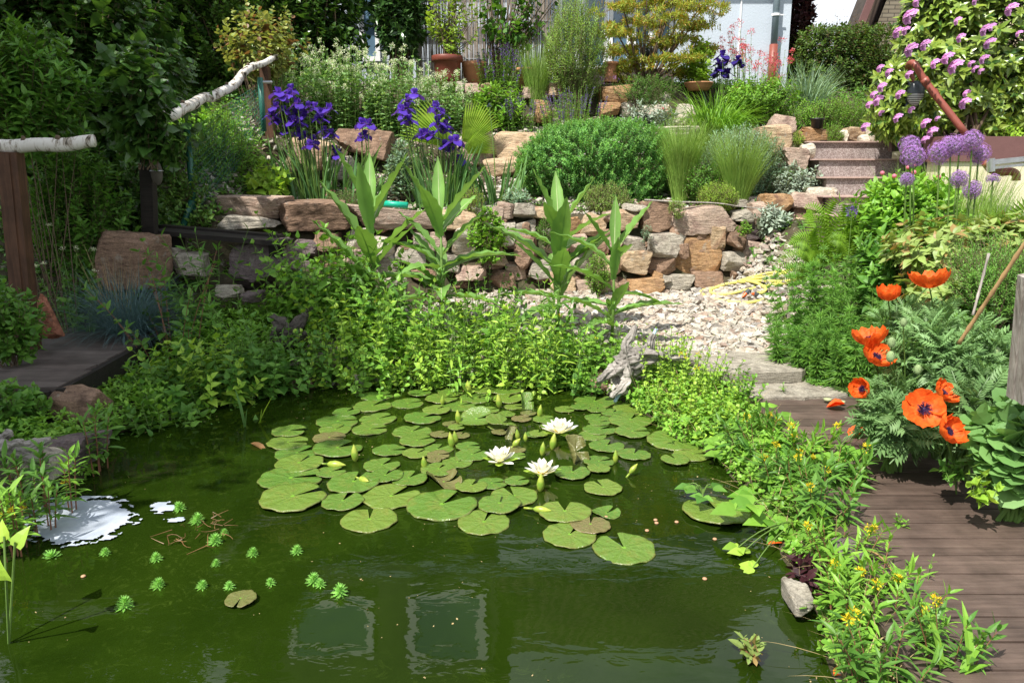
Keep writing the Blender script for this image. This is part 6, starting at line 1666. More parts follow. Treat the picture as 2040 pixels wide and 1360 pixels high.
# ---- alliums
def allium(px, py, r, base, label, wilt=False):
    Y = 5.9 if r > 18 else 5.7
    c = at(px, py, Y + rnd(-.1, .15)); rr = r * mpp(Y) * 1.0; b = at(base, 470, 5.95); b[2] = zt(b[0], b[1])
    t = thing('allium', label, 'flower', b, 'purple alliums'); mb = MB(); m_ = (b + c) / 2 + np.array([rnd(-.03, .03), 0, .05]); stems(mb, [b], [m_], [c], .0075, .006, 8, 8); mb.build('stem', M['stem'], t, smooth=True)
    n = 150 if not wilt else 70; i = np.arange(n) + .5; ph = np.arccos(1 - (2 if not wilt else 1.2) * i / n); th = i * 2.39996
    d = np.stack([np.cos(th) * np.sin(ph), np.sin(th) * np.sin(ph), np.cos(ph)], 1)
    mb = MB(); stems(mb, np.tile(c, (n, 1)), c + d * rr * .4, c + d * rr * .82, .0011, .0009, 1, 3); mb.build('flower_stalks', M['stem'], t)
    mb = MB(); rj = rr * rnd(.66, .98, n)
    for k in range(6):
        u = unit(np.cross(d, [.2, .3, 1.])); v = np.cross(d, u); a = k * 1.047 + i
        D = np.cos(a)[:, None] * u + np.sin(a)[:, None] * v + d * .45
        inst(mb, RHN, c + d * rj[:, None], D, d, rr * .24 * rnd(.8, 1.1, n), 1.3)
    mb.build('flower_head', M['allium'], t)
for x, y, r, b, l in [(1812,290,21,1832,'upper left large purple allium ball, behind another'),(1819,311,23,1836,'large purple allium ball at the left front of the group'),(1872,304,24,1880,'large purple allium ball, second from the left in the upper row'),(1894,290,22,1902,'purple allium ball in the middle of the upper row'),(1912,290,21,1906,'purple allium ball right of the middle of the upper row'),(1937,280,21,1926,'highest purple allium ball of the upper row'),(1950,306,22,1942,'rightmost large purple allium ball'),(1806,357,15,1822,'small purple allium ball, leftmost of the lower row'),(1911,356,18,1912,'small purple allium ball in the middle of the lower row'),(1937,378,19,1920,'lowest purple allium ball')]:
    allium(x, y, r, b, l)
allium(1978, 359, 14, 1975, 'wilting thin purple allium head at the right', True)
# ---- right border bushes
def buds(col, n, s=.02):
    def f(t, E, dr, g):
        j = np.argsort(-E[:, 2] + E[:, 1] * .2)[:n * 4][::4]
        for q in j:
            mb = MB(); V, F = ICO[2]; mb.add(V * s + E[q] + dr[q] * .05, [F])
            mb.build('flower_bud', M[col], t, smooth=True)
    return f
shrub('peony_bush', 'wide mid green peony bush with a few round pink buds below the steps', 'shrub', (1708, 1905, 350, 520), 6.9, .5, 620, 6, LANCE, .10, 'bright', L=.22, up=.8, w=2.0, hollow=.5, extra=buds('pinkfl', 6))
shrub('peony_bush', 'dark glossy leafed bush under the yellow green azalea', 'shrub', (1700, 1930, 450, 640), 6.1, .4, 420, 5, LONG, .12, 'mid', L=.22, up=.5, w=1.3, hollow=.4)
shrub('azalea_bush', 'yellow green azalea with whorled pale leaves below the alliums', 'shrub', (1770, 2010, 425, 560), 5.6, .45, 150, 2, LONG, .095, 'azalea', L=.07, per=6, up=1.0, w=1.4, hollow=.3, e0=.2, e1=.6, brr=.006, nbr=60)
shrub('azalea_bush', 'lower branches of a pale green azalea behind the big poppy', 'shrub', (1800, 1960, 530, 620), 5.2, .3, 60, 2, LONG, .09, 'azalea', L=.07, per=6, up=1.0, w=1.4, hollow=.3, e0=.2, e1=.6, nbr=30, brr=.005)
shrub('azalea_bush', 'reddish green leafed bush at the right edge under the alliums', 'shrub', (1950, 2100, 430, 530), 5.4, .3, 110, 2, LONG, .09, 'azalea', L=.07, per=6, up=.9, w=1.3, e0=.2, e1=.6, nbr=30, brr=.005)
shrub('fennel', 'very fine feathery bright green fennel at the right edge behind the canes', 'plant', (1890, 2080, 470, 640), 4.9, .4, 1100, 12, RHN, .035, 'feather', L=.2, up=.5, w=1.0, hollow=.2)
shrub('leafy_shrub', 'dark green shaded bush behind the canes at the right edge', 'shrub', (1850, 2100, 560, 700), 5.0, .35, 300, 5, OVAL, .08, 'mid', L=.2, up=.6)
# fern fronds
def fern(px, pyb, Y, spec, label):
    b = at(px, pyb, Y); t = thing('fern', label, 'fern', b)
    for dx, dy, dz, L in spec:
        L *= .82; d = np.array([dx, dy, dz], float); L_ = L; e = b + d * L_; m_ = b + np.array([dx * .35, dy * .35, dz * .85 + .25]) * L_; n = 24
        tt = np.linspace(.12, 1, n); P = bez(b, m_, e, tt); Tg = unit(np.gradient(P, axis=0)); mb = MB()
        stems(mb, [b], [m_], [e], .004, .0015, 8, 4)
        side = unit(np.cross(Tg, [0, -.85, .5])); U = np.cross(side, Tg)
        pl = L_ * .20 * np.sin(np.pi * np.clip(tt * .95, 0, 1) ** .8) ** .8 + .01
        for sg in (-1, 1):
            D = unit(side * sg + Tg * .35 - [0, 0, .12])
            # pinnae with lobes
            inst(mb, RH, P, D, U, pl, .42)
        mb.build('frond', M['fern'], t)
fern(1640, 560, 7.6, [(-.5, -.2, .5, .95), (-.35, -.3, .75, .95), (-.75, -.1, .25, .85), (.05, -.3, .95, 1.0), (.3, -.2, .8, .95), (-.65, -.3, .45, .9), (-.8, 0, .05, .7), (.5, -.2, .6, .9), (-.4, -.5, .35, .8), (.1, -.5, .6, .8), (-.25, .1, .9, .95)], 'bright green fern with long fronds at the right end of the stone wall')
fern(1700, 530, 7.3, [(-.3, -.2, .85, .6), (.2, -.2, .9, .55), (-.6, -.2, .5, .6), (.5, -.2, .6, .55), (0, -.4, .7, .55), (-.1, .1, .95, .55)], 'second bright green fern directly behind the larger one')
fern(1985, 560, 5.6, [(-.6, -.2, .45, .8), (-.3, -.3, .7, .8), (-.7, -.1, .2, .7), (.2, -.3, .8, .8), (-.5, -.4, .3, .6)], 'yellowish fern among the azalea leaves at the right edge')
# feathery larkspur like plants
DIV = star_t(7, .055, 1.5)
for px, Y, rx, n, top, l in [(1640, 6.3, .28, 30, 460, 'tall feathery leafed plant right of the yellow hose'), (1700, 6.0, .26, 26, 490, 'feathery leafed plant behind the left orange poppy'), (1610, 5.95, .22, 22, 600, 'low feathery leafed plant right of the upper stone slab'), (1660, 5.75, .2, 22, 620, 'low feathery plant with yellow daisies left of the poppies'), (1745, 5.5, .2, 20, 575, 'feathery leafed plant between the two upper poppies')]:
    clump('feathery_plant', l, 'plant', px, Y, rx, .22, int(n * .7), .7, DIV, .125, 'feather', k=12, per=3, top=top, lean=.14, t0=.05, e0=0, e1=.9, taper=.5, flower=heads('yellow', .12, .014, 20, .016) if 'daisies' in l else None)
clump('ragged_robin', 'tall thin stalk with a ragged magenta flower head above the fern', 'flower', 1690, 6.6, .02, .02, 1, 1.1, LANCE, .05, 'bright', k=9, top=352, lean=.01, hv=0, flower=heads('salviafl', 1, .055, 60, .03))
shrub('strawberry_plant', 'rounded toothed leaves at the edge of the boardwalk below the feathery plants', 'plant', (1600, 1720, 680, 775), 5.7, .2, 130, 3, ROUND, .075, 'bright', L=.1, up=.8)
clump('strap_leaves', 'long folded pale strap leaves at the right edge of the gravel', 'plant', 1600, 6.2, .1, .1, 3, .3, LANCE, .05, 'grassy', k=2, top=640)
def straps(px, py, Y, spec, label, mat='grassy'):
    b = at(px, py, Y); mb = MB(); n = len(spec); s = np.array(spec, float)
    blades(mb, np.tile(b, (n, 1)) + RNG.normal(0, .02, (n, 3)), s[:, 0], s[:, 1], s[:, 2], s[:, 3], s[:, 4], 8, .25, tw=.3); tag(mb.build('strap_leaved_plant', M[mat], loc=b), label, 'plant')
straps(1625, 735, 6.0, [(3.0, .62, .022, .9, .5), (3.3, .55, .02, 1.1, .6), (3.6, .5, .02, .6, 1.2), (2.6, .5, .02, .7, .9), (4.2, .4, .02, .6, 1.4), (4.6, .35, .018, .8, 1.4)], 'long arching strap leaves bending over the stone slabs')
straps(1570, 655, 6.6, [(3.1, .4, .03, .5, .9), (2.6, .36, .035, .5, .8), (3.6, .4, .025, .8, .9), (4.0, .35, .02, .7, 1.1), (2.1, .35, .02, .3, .7), (3.3, .45, .015, .9, .9)], 'pale strap leaves beside the white stone at the gravel edge')
V, F = rockverts((.16, .10, .15), 77, 4, 8, .02); mb = MB(); mb.add(V + at(1550, 612, 7.3), [F]); tag(mb.build('rock', M['pale'], smooth=True), 'white stone standing at the right edge of the gravel below the hose', 'rock')

# ---- poppies
def poppy(px, py, Y, wpx, nrm, cup, base, label, seed, rays=True):
    g = np.random.default_rng(seed); c = at(px, py, Y); r = wpx / 2 * mpp(Y) * (1.15 if cup < .7 else (1.5 if wpx < 80 else 1.2))
    b = np.array([gx(base, Y + .25, .5), Y + .25, 0]); b[2] = zt(b[0], b[1]); n_ = unit(np.array(nrm, float))
    t = thing('orange_poppy', label, 'flower', b, 'orange oriental poppies')
    mb = MB(); m_ = np.array([b[0] * .5 + c[0] * .5, b[1] * .5 + c[1] * .5, c[2] * .75 + b[2] * .25]); k0 = c - n_ * .02
    stems(mb, [b], [m_], [k0], .0045, .004, 9, 7); mb.build('stem', M['stem'], t, smooth=True)
    u = unit(np.cross(n_, [.1, .2, 1.] if abs(n_[2]) < .9 else [1., 0, 0])); v = np.cross(n_, u); mb = MB()
    for k in range(5):
        a0 = k * 1.2566 + (k % 2) * .1 + g.normal(0, .08); nr, na = 9, 13; rr = np.linspace(.05, 1, nr)[:, None]; aa = np.linspace(-.95, .95, na)[None]
        edge = 1 - .2 * (aa / .95) ** 4 + .035 * np.sin(aa * 9 + g.uniform(0, 6)) + .03 * np.sin(aa * 21 + g.uniform(0, 6))
        el = 0; al = cup * 1.45 + (k % 2) * .16 + .04 * k
        ruf = .075 * rr ** 2 * (np.sin(aa * 8 + g.uniform(0, 6)) + .7 * np.sin(aa * 17 + rr * 5 + g.uniform(0, 6)))
        rad = r * edge * np.sin(al * rr) / al; hgt = r * edge * (1 - np.cos(al * rr)) / al + r * ruf * .9 - r * .1
        ang = a0 + aa * (1.0 if cup < 1 else .9); rad = np.maximum(rad, r * .04)
        P = c + rad[..., None] * (np.cos(ang)[..., None] * u + np.sin(ang)[..., None] * v) + hgt[..., None] * n_
        P = P + g.normal(0, .0012, P.shape)
        i = np.arange(nr - 1)[:, None] * na + np.arange(na - 1)[None]; mb.add(P.reshape(-1, 3), [np.stack([i, i + 1, i + na + 1, i + na], -1).reshape(-1, 4)])
    mb.build('petals', M['poppy'], t, smooth=True)
    mb = MB(); V, F = ICO[2]; cc = c + n_ * r * .06; mb.add(V * r * .10 + cc, [F]); n = 110; a = g.uniform(0, 6.28, n); q = r * g.uniform(.16, .34, n) * (1 if cup < .7 else .6)
    C_ = cc + (np.cos(a) * q)[:, None] * u + (np.sin(a) * q)[:, None] * v + n_ * r * .16; stems(mb, np.tile(cc, (n, 1)), (C_ + cc) / 2, C_, r * .008, r * .012, 1, 3); puff(mb, C_, r * .012, 3, r * .05)
    mb.build('stamens', M['popcen'], t)
def popmat():
    m, N, L, out = newmat('poppy_petal'); tt = N.new('ShaderNodeTexCoord'); g = N.new('ShaderNodeNewGeometry')
    n = noise(N, L, 26, tt.outputs['Object'], 5, .6, 1.5)
    col = ramp(N, L, n, [(.3, (.80, .085, .012)), (.7, (.92, .19, .025))])
    p = princ(N, (.8, .1, .01), .5, .25); L.new(col, p.inputs['Base Color']); L.new(bump(N, L, n, .5, .01), p.inputs['Normal'])
    tr = N.new('ShaderNodeBsdfTranslucent'); L.new(col, tr.inputs['Color']); mx = N.new('ShaderNodeMixShader'); mx.inputs[0].default_value = .35
    L.new(p.outputs[0], mx.inputs[1]); L.new(tr.outputs[0], mx.inputs[2]); L.new(mx.outputs[0], out.inputs['Surface']); return m
M['poppy'] = popmat(); M['popcen'] = plain('poppy_centre', (.03, .012, .05), .6)
PP = [(1852, 568, 4.4, 90, (-.1, .05, 1), .8, 1880, 'largest orange poppy, uppermost, seen from the side', 1), (1770, 594, 4.5, 54, (-.1, -.1, 1), 1.1, 1790, 'cup shaped orange poppy left of the uppermost one', 2), (1735, 682, 4.3, 66, (-.2, .0, 1), .85, 1775, 'open orange poppy at the left, directly above another', 3), (1742, 715, 4.2, 62, (.2, -.5, .7), .9, 1785, 'orange poppy right below the left open one', 4), (1721, 776, 4.0, 48, (-.7, -.4, .3), 1.05, 1770, 'narrow sideways orange poppy, lowest at the left', 5), (1840, 815, 3.6, 80, (-.25, -.85, .5), .45, 1900, 'wide open orange poppy showing its dark purple centre', 6), (1876, 786, 3.72, 52, (.5, -.5, .7), .8, 1905, 'orange poppy half hidden behind the wide open one', 7), (1884, 862, 3.4, 66, (.35, -.6, .5), 1.0, 1925, 'orange cup poppy, lowest at the right near the blue green leaves', 8)]
for px, py, Y, w_, nr, cu, ba, l, s in PP: poppy(px, py, Y, w_, nr, cu, ba, l, s)
def seedbud(px, py, h_, base, label, Y=4.0):
    c = at(px, py, Y); s = h_ / 2 * mpp(Y); b = np.array([gx(base, Y + .2, .5), Y + .2, 0]); b[2] = zt(b[0], b[1])
    t = thing('poppy_bud', label, 'flower bud', b, 'hairy green poppy buds'); mb = MB(); stems(mb, [b], [(b + c) / 2 + [0, 0, .15]], [c - [0, 0, s * .8]], .004, .003, 8, 6); mb.build('stem', M['stem'], t)
    V, F = ICO[3]; mb = MB(); mb.add(V * np.array([s * .68, s * .68, s]) + c, [F]); n = 120; d = unit(RNG.normal(size=(n, 3))); P = c + d * np.array([s * .66, s * .66, s * .97]); stems(mb, P, P + d * s * .1, P + d * s * .22, .0007, .0003, 1, 3); mb.build('pod', M['budg'], t, smooth=True)
M['budg'] = plain('hairy_bud', (.22, .30, .14), .8, .1)
for x, y, h_, b, l in [(1776,682,22,1800,'above right of the lower left poppies'),(1774,710,24,1800,'beside the lower left poppies'),(1829,736,22,1850,'drooping, in the middle of the poppy leaves'),(1812,785,20,1840,'just left of the wide open poppy'),(1912,800,20,1930,'right of the poppy behind the wide open one'),(1984,700,22,1990,'far right, standing alone'),(1927,742,18,1935,'paler, among the leaves at the right'),(1988,790,20,1995,'above the blue green leaves'),(1800,642,18,1815,'small, below the cup shaped upper poppy')]:
    seedbud(x, y, h_, b, 'hairy green poppy bud ' + l)
# jagged poppy foliage: leaf with lobes
def jag():
    V, F = [], []
    n = 7
    for i in range(n):
        t_ = .12 + .8 * i / n; L = .30 * math.sin(math.pi * min(1, t_ * .9)) + .05
        for sg in (-1, 1):
            b = len(V); V += [(0, t_ - .06, 0), (sg * L * .6, t_ + .0, .03), (sg * L, t_ + .16, -.03), (sg * L * .35, t_ + .08, .02)]
            F += [(b, b + 1, b + 2, b + 3)] if sg > 0 else [(b, b + 3, b + 2, b + 1)]
    b = len(V); V += [(-.03, 0, 0), (.03, 0, 0), (.015, 1, -.1), (-.015, 1, -.1)]; F.append((b, b + 1, b + 2, b + 3))
    V = np.array(V, float); V[:, 2] -= .2 * V[:, 1] ** 2
    return V, [np.array(F)]
JAG = jag()
for bx_, Y, N, l in [((1770, 1900, 600, 720), 4.6, 110, 'jagged grey green poppy foliage under the uppermost poppy'), ((1780, 2010, 640, 800), 4.15, 210, 'mass of jagged grey green poppy leaves in front of the canes'), ((1715, 1860, 765, 880), 3.95, 85, 'jagged poppy leaves spreading onto the boardwalk'), ((1860, 2000, 740, 860), 3.85, 110, 'jagged poppy leaves around the two right poppies')]:
    shrub('poppy_foliage', l, 'plant', bx_, Y, .25, N, 3, JAG, .15, 'poppyleaf', L=.12, up=.7, e0=.2, e1=1.0, nbr=15, w=1.0, stemmat='stem', group='poppy leaves')
shrub('bean_plant', 'broad blue green fleshy leaves spilling over the boardwalk at the right edge', 'plant', (1945, 2130, 800, 985), 3.35, .22, 190, 4, ROUND, .095, 'bean', L=.13, up=.9, e0=.3, e1=1.0, w=1.3, nbr=20, stemmat='stem', hollow=.2)
shrub('bindweed', 'small heart leaved shoot creeping on the boardwalk under the blue green leaves', 'plant', (1925, 1995, 935, 1000), 3.2, .06, 14, 2, HEART, .05, 'lime', L=.06, up=.2, nbr=6, stemmat='stem')
shrub('bindweed', 'small leafy shoot on the boardwalk left of the blue green leaves', 'plant', (1865, 1925, 915, 950), 3.5, .06, 14, 3, OVATE, .05, 'mid', L=.06, up=.3, nbr=6, stemmat='stem')
# fallen petals, pods
for k, (x, y, w_, l) in enumerate([(1708, 868, 36, 'left one on the boardwalk'), (1770, 882, 36, 'cup shaped one near the poppy leaves'), (1663, 811, 34, 'dark red one beside the empty pods')]):
    c = atz(x, y, .16); P5 = leaf_t([(.2, .3), (.5, .45), (.8, .35)], .6, -.2, .03); mb = MB(); s = w_ * mpp(c[1]) * 1.05
    for q in range(3): inst(mb, P5, [c + [-.5 * s, 0, 0]], [[1, rnd(-.5, .5), .15]], [[0, rnd(-.5, .5), 1]], s, 1)
    tag(mb.build('fallen_petal', M['poppy']), 'fallen red orange poppy petal, ' + l, 'petal', 'fallen poppy petals')
for x, y, l in [(1648, 801, 'left one of the group'), (1675, 806, 'right one of the group'), (1682, 787, 'at the back of the group'), (1897, 905, 'alone below the lowest poppy')]:
    c = atz(x, y, .155) + [0, 0, .012]; mb = MB(); lathe(mb, c, [(.0, -.008), (.018, -.004), (.026, .006), (.028, .016), (.022, .008), (.0, -.002)], 14); tag(mb.build('empty_pod', M['twigleafp'] if 'twigleafp' in M else M.setdefault('twigleafp', plain('pod_green', (.33, .36, .20), .7)), smooth=True), 'empty pale green bud case on the boardwalk, ' + l, 'seed case', 'empty poppy bud cases')

# ---- teasels
M['midrib'] = plain('pale_midrib', (.34, .42, .20), .6)
TL = leaf_t([(.06, .09), (.2, .10), (.38, .14), (.55, .145), (.72, .11), (.88, .055)], .32, .30, .012)
def teasel(px, Y, pyt, seed, sc, label, spec):
    g = np.random.default_rng(seed); x = gx(px, Y, .8); b = np.array([x, Y, float(zt(x, Y))]); top = at(px, pyt + 60, Y); t = thing('teasel', label, 'plant', b, 'tall teasel plants')
    H = top[2] - b[2]; mb = MB(); tube(mb, [b - [0, 0, .02], b + [0.01, 0, H * .5], top], [.017, .014, .008], 8); mb.build('stem', M['stem'], t, smooth=True)
    mb_t = leaf_t
    spec = spec + [(hf - .06, az + 75 + g.uniform(-25, 25), el - 12, L * .9, curl + .15) for (hf, az, el, L, curl) in spec[2::2]]
    for (hf, az, el, L, curl) in spec:
        T = leaf_t([(.05, .09), (.12, .085), (.2, .11), (.29, .14), (.38, .15), (.47, .165), (.55, .155), (.64, .145), (.72, .115), (.8, .09), (.88, .055), (.95, .025)], .38, curl, .014)
        a = R(az); D = np.array([math.cos(a) * math.cos(R(el)), math.sin(a) * math.cos(R(el)), math.sin(R(el))])
        U = np.array([-math.cos(a) * math.sin(R(el)), -math.sin(a) * math.sin(R(el)), math.cos(R(el))])
        W_ = (.66 if el > 58 else .82) + g.uniform(-.08, .08); L = L * g.uniform(1.0, 1.2); D = unit(D + g.normal(0, .06, 3)); mb = MB(); inst(mb, T, [b + [0, 0, H * hf]], [D], [U], L * sc, W_)
        Tm = leaf_t([(.06, .016), (.2, .014), (.38, .011), (.55, .008), (.72, .006), (.88, .003)], .3, curl, 0); inst(mb, Tm, [b + [0, 0, H * hf] + U * .003], [D], [U], L * sc, W_, 1); mb.build('leaf', [M['teasel'], M['midrib']], t, smooth=True)
S1 = [(1.0, 80, 84, .36, -.02), (.97, 250, 80, .34, .0), (.95, 170, 66, .40, .02), (.95, 20, 58, .40, .0), (.62, 185, 62, .42, .05), (.60, 5, 40, .44, .05), (.45, 100, 50, .4, .1), (.4, 280, 45, .42, .25), (.35, 190, 70, .45, .1), (.3, 15, 55, .38, .2), (.72, 270, 70, .40, .05)]
teasel(742, 7.2, 365, 1, 1.2, 'tall narrow teasel, leftmost of the four, with bright upright leaves', [(0.98, 90, 71, 0.47, -0.02), (0.96, 200, 65, 0.56, 0.02), (0.95, 355, 55, 0.54, -0.08), (0.6, 5, 42, 0.56, 0.05), (0.62, 172, 59, 0.62, 0.05), (0.5, 350, 58, 0.47, 0.1), (0.4, 185, 53, 0.56, 0.05), (0.8, 275, 67, 0.56, 0), (0.25, 10, 49, 0.34, 0.1), (0.3, 170, 50, 0.34, 0.2)])
teasel(878, 7.1, 380, 2, 1.15, 'spreading teasel with broad drooping leaves, second from the left', [(1, 90, 78, 0.50, 0), (0.96, 185, 57, 0.54, -0.02), (0.95, 355, 49, 0.56, 0), (0.85, 260, 60, 0.50, 0.35), (0.62, 175, 48, 0.54, 0.5), (0.6, 5, 28, 0.54, 0.35), (0.55, 20, 25, 0.56, 0.35), (0.45, 185, 30, 0.62, 0.55), (0.42, 100, 60, 0.50, 0.2), (0.4, 275, 20, 0.45, 0.5), (0.35, 350, 10, 0.47, 0.3), (0.7, 165, 53, 0.50, 0.1), (0.3, 215, 20, 0.45, 0.4), (0.68, 15, 55, 0.47, 0.1), (0.5, 150, 55, 0.47, 0.05)])
teasel(1112, 7.15, 395, 3, 1.15, 'teasel with a fan of broad leaves, second from the right', [(1, 90, 80, 0.47, 0), (0.98, 0, 53, 0.47, -0.04), (0.97, 190, 63, 0.49, 0), (0.8, 175, 38, 0.47, 0.35), (0.82, 350, 48, 0.47, 0.25), (0.6, 170, 40, 0.62, 0.2), (0.58, 8, 45, 0.52, 0.15), (0.45, 182, 55, 0.50, 0.1), (0.4, 0, 55, 0.56, 0.1), (0.5, 270, 50, 0.52, 0.2), (0.35, 165, 20, 0.50, 0.3), (0.3, 345, 22, 0.45, 0.35), (0.66, 290, 57, 0.56, 0), (0.3, 260, 20, 0.45, 0.5)])
teasel(1222, 6.75, 440, 4, 1.1, 'slender teasel with drooping lower leaves, rightmost of the four', [(1, 90, 78, 0.38, 0), (0.98, 10, 55, 0.47, -0.03), (0.95, 185, 53, 0.40, 0), (0.8, 170, 50, 0.47, 0.45), (0.55, 5, 20, 0.40, 0.5), (0.6, 185, 45, 0.50, 0.4), (0.35, 5, 22, 0.52, 0.25), (0.7, 275, 62, 0.40, 0), (0.3, 185, 40, 0.45, 0.3), (0.12, 350, -35, 0.47, 0.2), (0.4, 280, 55, 0.34, 0.2), (0.2, 195, -20, 0.47, 0.3)])

# ---- leafy plants on the far bank
FACT = 1
NARR = leaf_t([(.2, .07), (.5, .095), (.8, .05)], .3, .3)
GB = 'leafy plants on the far bank'
FAR = [  # px, Y, rx, n, top, leaf, size, mat, label
 (645, 7.15, .34, 80, 455, OVATE, .075, 'bright', 'tall mint like plant with veined leaves beside the purplish block'),
 (700, 7.0, .25, 40, 500, OVATE, .075, 'bright', 'mint like plant just left of the leftmost teasel'),
 (690, 6.5, .28, 42, 600, OVATE, .055, 'lime', 'leafy stems with yellow loosestrife in front of the leftmost teasel'),
 (760, 6.35, .25, 36, 590, OVATE, .055, 'bright', 'leafy stems below the leftmost teasel'),
 (800, 6.7, .25, 34, 560, OVATE, .06, 'bright', 'leafy stems between the leftmost and the spreading teasel'),
 (840, 6.3, .25, 36, 610, OVATE, .055, 'lime', 'leafy stems in front of the spreading teasel'),
 (905, 6.25, .24, 34, 620, LANCE, .065, 'bright', 'narrow leaved stems right below the spreading teasel'),
 (960, 6.5, .25, 34, 600, OVATE, .05, 'bright', 'leafy stems in the gap between the two middle teasels'),
 (1015, 6.2, .24, 36, 640, OVATE, .055, 'lime', 'yellow green stems at the water in the middle of the far bank'),
 (1070, 6.3, .24, 36, 590, LANCE, .065, 'lime', 'narrow leaved stems below the fan leaved teasel'),
 (1125, 6.25, .24, 36, 600, OVATE, .05, 'bright', 'leafy stems with small yellow flowers under the fan leaved teasel'),
 (1175, 6.15, .2, 30, 640, OVATE, .05, 'bright', 'leafy stems left of the slender teasel'),
 (650, 6.25, .25, 40, 690, ROUND, .042, 'lime', 'round leaved low plants at the water left of the lily raft'),
 (740, 6.12, .25, 42, 690, ROUND, .042, 'bright', 'round leaved low plants behind the left end of the lily raft'),
 (830, 6.1, .25, 42, 695, ROUND, .040, 'lime', 'round leaved low plants behind the middle of the lily raft'),
 (930, 6.08, .25, 42, 700, ROUND, .040, 'bright', 'round leaved low plants behind the pale far bud'),
 (1040, 6.05, .25, 42, 700, ROUND, .040, 'lime', 'round leaved low plants behind the far upright curled pad'),
 (1140, 6.02, .22, 40, 690, ROUND, .042, 'mid', 'round leaved low plants left of the silver driftwood'),
 (735, 7.0, .3, 34, 540, LONG, .10, 'mid', 'dark broad leaved plant behind the yellow flowered stems'),
 (985, 6.75, .26, 26, 610, OVATE, .085, 'bright', 'large leaved plant right of the spreading teasel'),
 (830, 6.9, .26, 30, 570, LANCE, .09, 'mid', 'narrow leaved plant at the foot of the spreading teasel'),
 (1085, 6.8, .24, 28, 590, LONG, .09, 'mid', 'broad leaved plant at the foot of the fan leaved teasel'),
 (905, 6.1, .3, 12, 600, NARR, .10, 'lime', 'sparse tall narrow leaved stalks in front of the round leaved plants'),
 (1110, 6.1, .25, 10, 600, NARR, .10, 'lime', 'sparse tall stalks left of the slender teasel foot'),
 (690, 6.2, .25, 10, 620, NARR, .10, 'lime', 'sparse tall stalks at the left end of the sunlit bank'),
 (620, 7.3, .26, 46, 500, OVATE, .06, 'bright', 'tall mint like stems against the brown boulder'),
 (770, 7.35, .24, 34, 530, OVATE, .06, 'mid', 'tall stems against the wall between the two left teasels'),
 (960, 7.4, .22, 30, 560, OVATE, .055, 'mid', 'leafy stems against the wall below the round leaved creeper'),
 (590, 6.9, .25, 36, 560, OVATE, .075, 'bright', 'sunlit leafy plant between the purplish block and the mint'),
 (330, 6.3, .3, 18, 480, OVAL, .075, 'mid', 'tall red stemmed shoot with paired leaves in front of the bench'),
 (420, 6.9, .22, 22, 500, LANCE, .10, 'mid', 'dark leafy plant in front of the bench'),
 (325, 5.5, .25, 40, 680, OVATE, .075, 'mid', 'partly sunlit leafy plant at the deck edge'),
 (390, 5.7, .3, 42, 640, OVATE, .07, 'lime', 'sunlit leafy plant hanging over the dark bank'),
 (450, 5.85, .3, 42, 660, OVATE, .07, 'mid', 'shaded leafy plant below the dark root stump'),
 (520, 6.0, .3, 40, 650, OVATE, .065, 'mid', 'shaded leafy plant right of the bank hollow'),
 (590, 6.15, .25, 36, 640, OVATE, .06, 'mid', 'shaded leafy plant between the root stump and the sunlit bank'),
 (255, 5.0, .2, 26, 760, OVATE, .065, 'mid', 'shaded leafy plant at the water below the left deck'),
 (330, 5.15, .25, 30, 740, OVATE, .06, 'bright', 'leafy plant at the dark waterline left of the lily raft'),
 (430, 5.5, .25, 30, 740, OVATE, .055, 'mid', 'low leaves at the dark waterline behind the two reed blades'),
 (180, 6.95, .3, 26, 560, OVATE, .08, 'mid', 'shaded leafy plant between the post and the blue grass'),
]
for px, Y, rx, n, top, T, s, mt, l in FAR:
    fl = heads('yellow', .12, .012, 14, .016) if 'yellow' in l and 'green' not in l else None
    clump('leafy_plant', l, 'plant', px, Y, rx, .16 if Y < 6.4 else .25, int(n * .68), .5, T, s * 1.5, mt, k=8, per=2, lean=.26, t0=.12, e0=.0, e1=.9, taper=.55, hv=.6, top=top - ((60 if px < 1000 else 38) if Y > 5.9 else 0) + (px % 37) - 18, flower=fl, stemmat='stemred' if 'red stemmed' in l else 'stem', group=GB)
# right bank
for px, Y, rx, n, top, T, s, mt, l in [
 (1315, 5.95, .15, 24, 650, OVATE, .05, 'bright', 'leafy stems right of the silver driftwood'),
 (1340, 5.75, .22, 36, 650, OVATE, .05, 'lime', 'yellow green stems in front of the gravel beside the driftwood'),
 (1400, 5.5, .22, 40, 680, OVATE, .05, 'lime', 'yellow green stems with yellow flowers in front of the grey slabs'),
 (1345, 5.35, .22, 44, 740, ROUND, .035, 'lime', 'dense small round leaves at the right waterline'),
 (1420, 5.2, .2, 44, 740, ROUND, .035, 'lime', 'dense small round leaves left of the boardwalk end'),
 (1480, 5.3, .14, 26, 720, ROUND, .04, 'bright', 'leafy stems touching the lower grey slab'),
 (1440, 4.85, .2, 32, 790, ROUND, .045, 'lime', 'round leaves over the water at the right end of the lily raft'),
 (1500, 4.75, .18, 26, 800, OVATE, .06, 'bright', 'leafy stems at the far left corner of the boardwalk')]:
    clump('bank_plant', l, 'plant', px, Y, rx, .18, int(n * .75), .4, T, s * 1.15, mt, k=8, per=2, lean=.2, t0=.08, e0=0, e1=.9, taper=.5, top=top, flower=heads('yellow', .15, .014, 14, .02) if 'yellow flowers' in l else None, group='low leafy plants on the right bank')
NARROW = leaf_t([(.2, .07), (.5, .095), (.8, .05)], .3, .3)
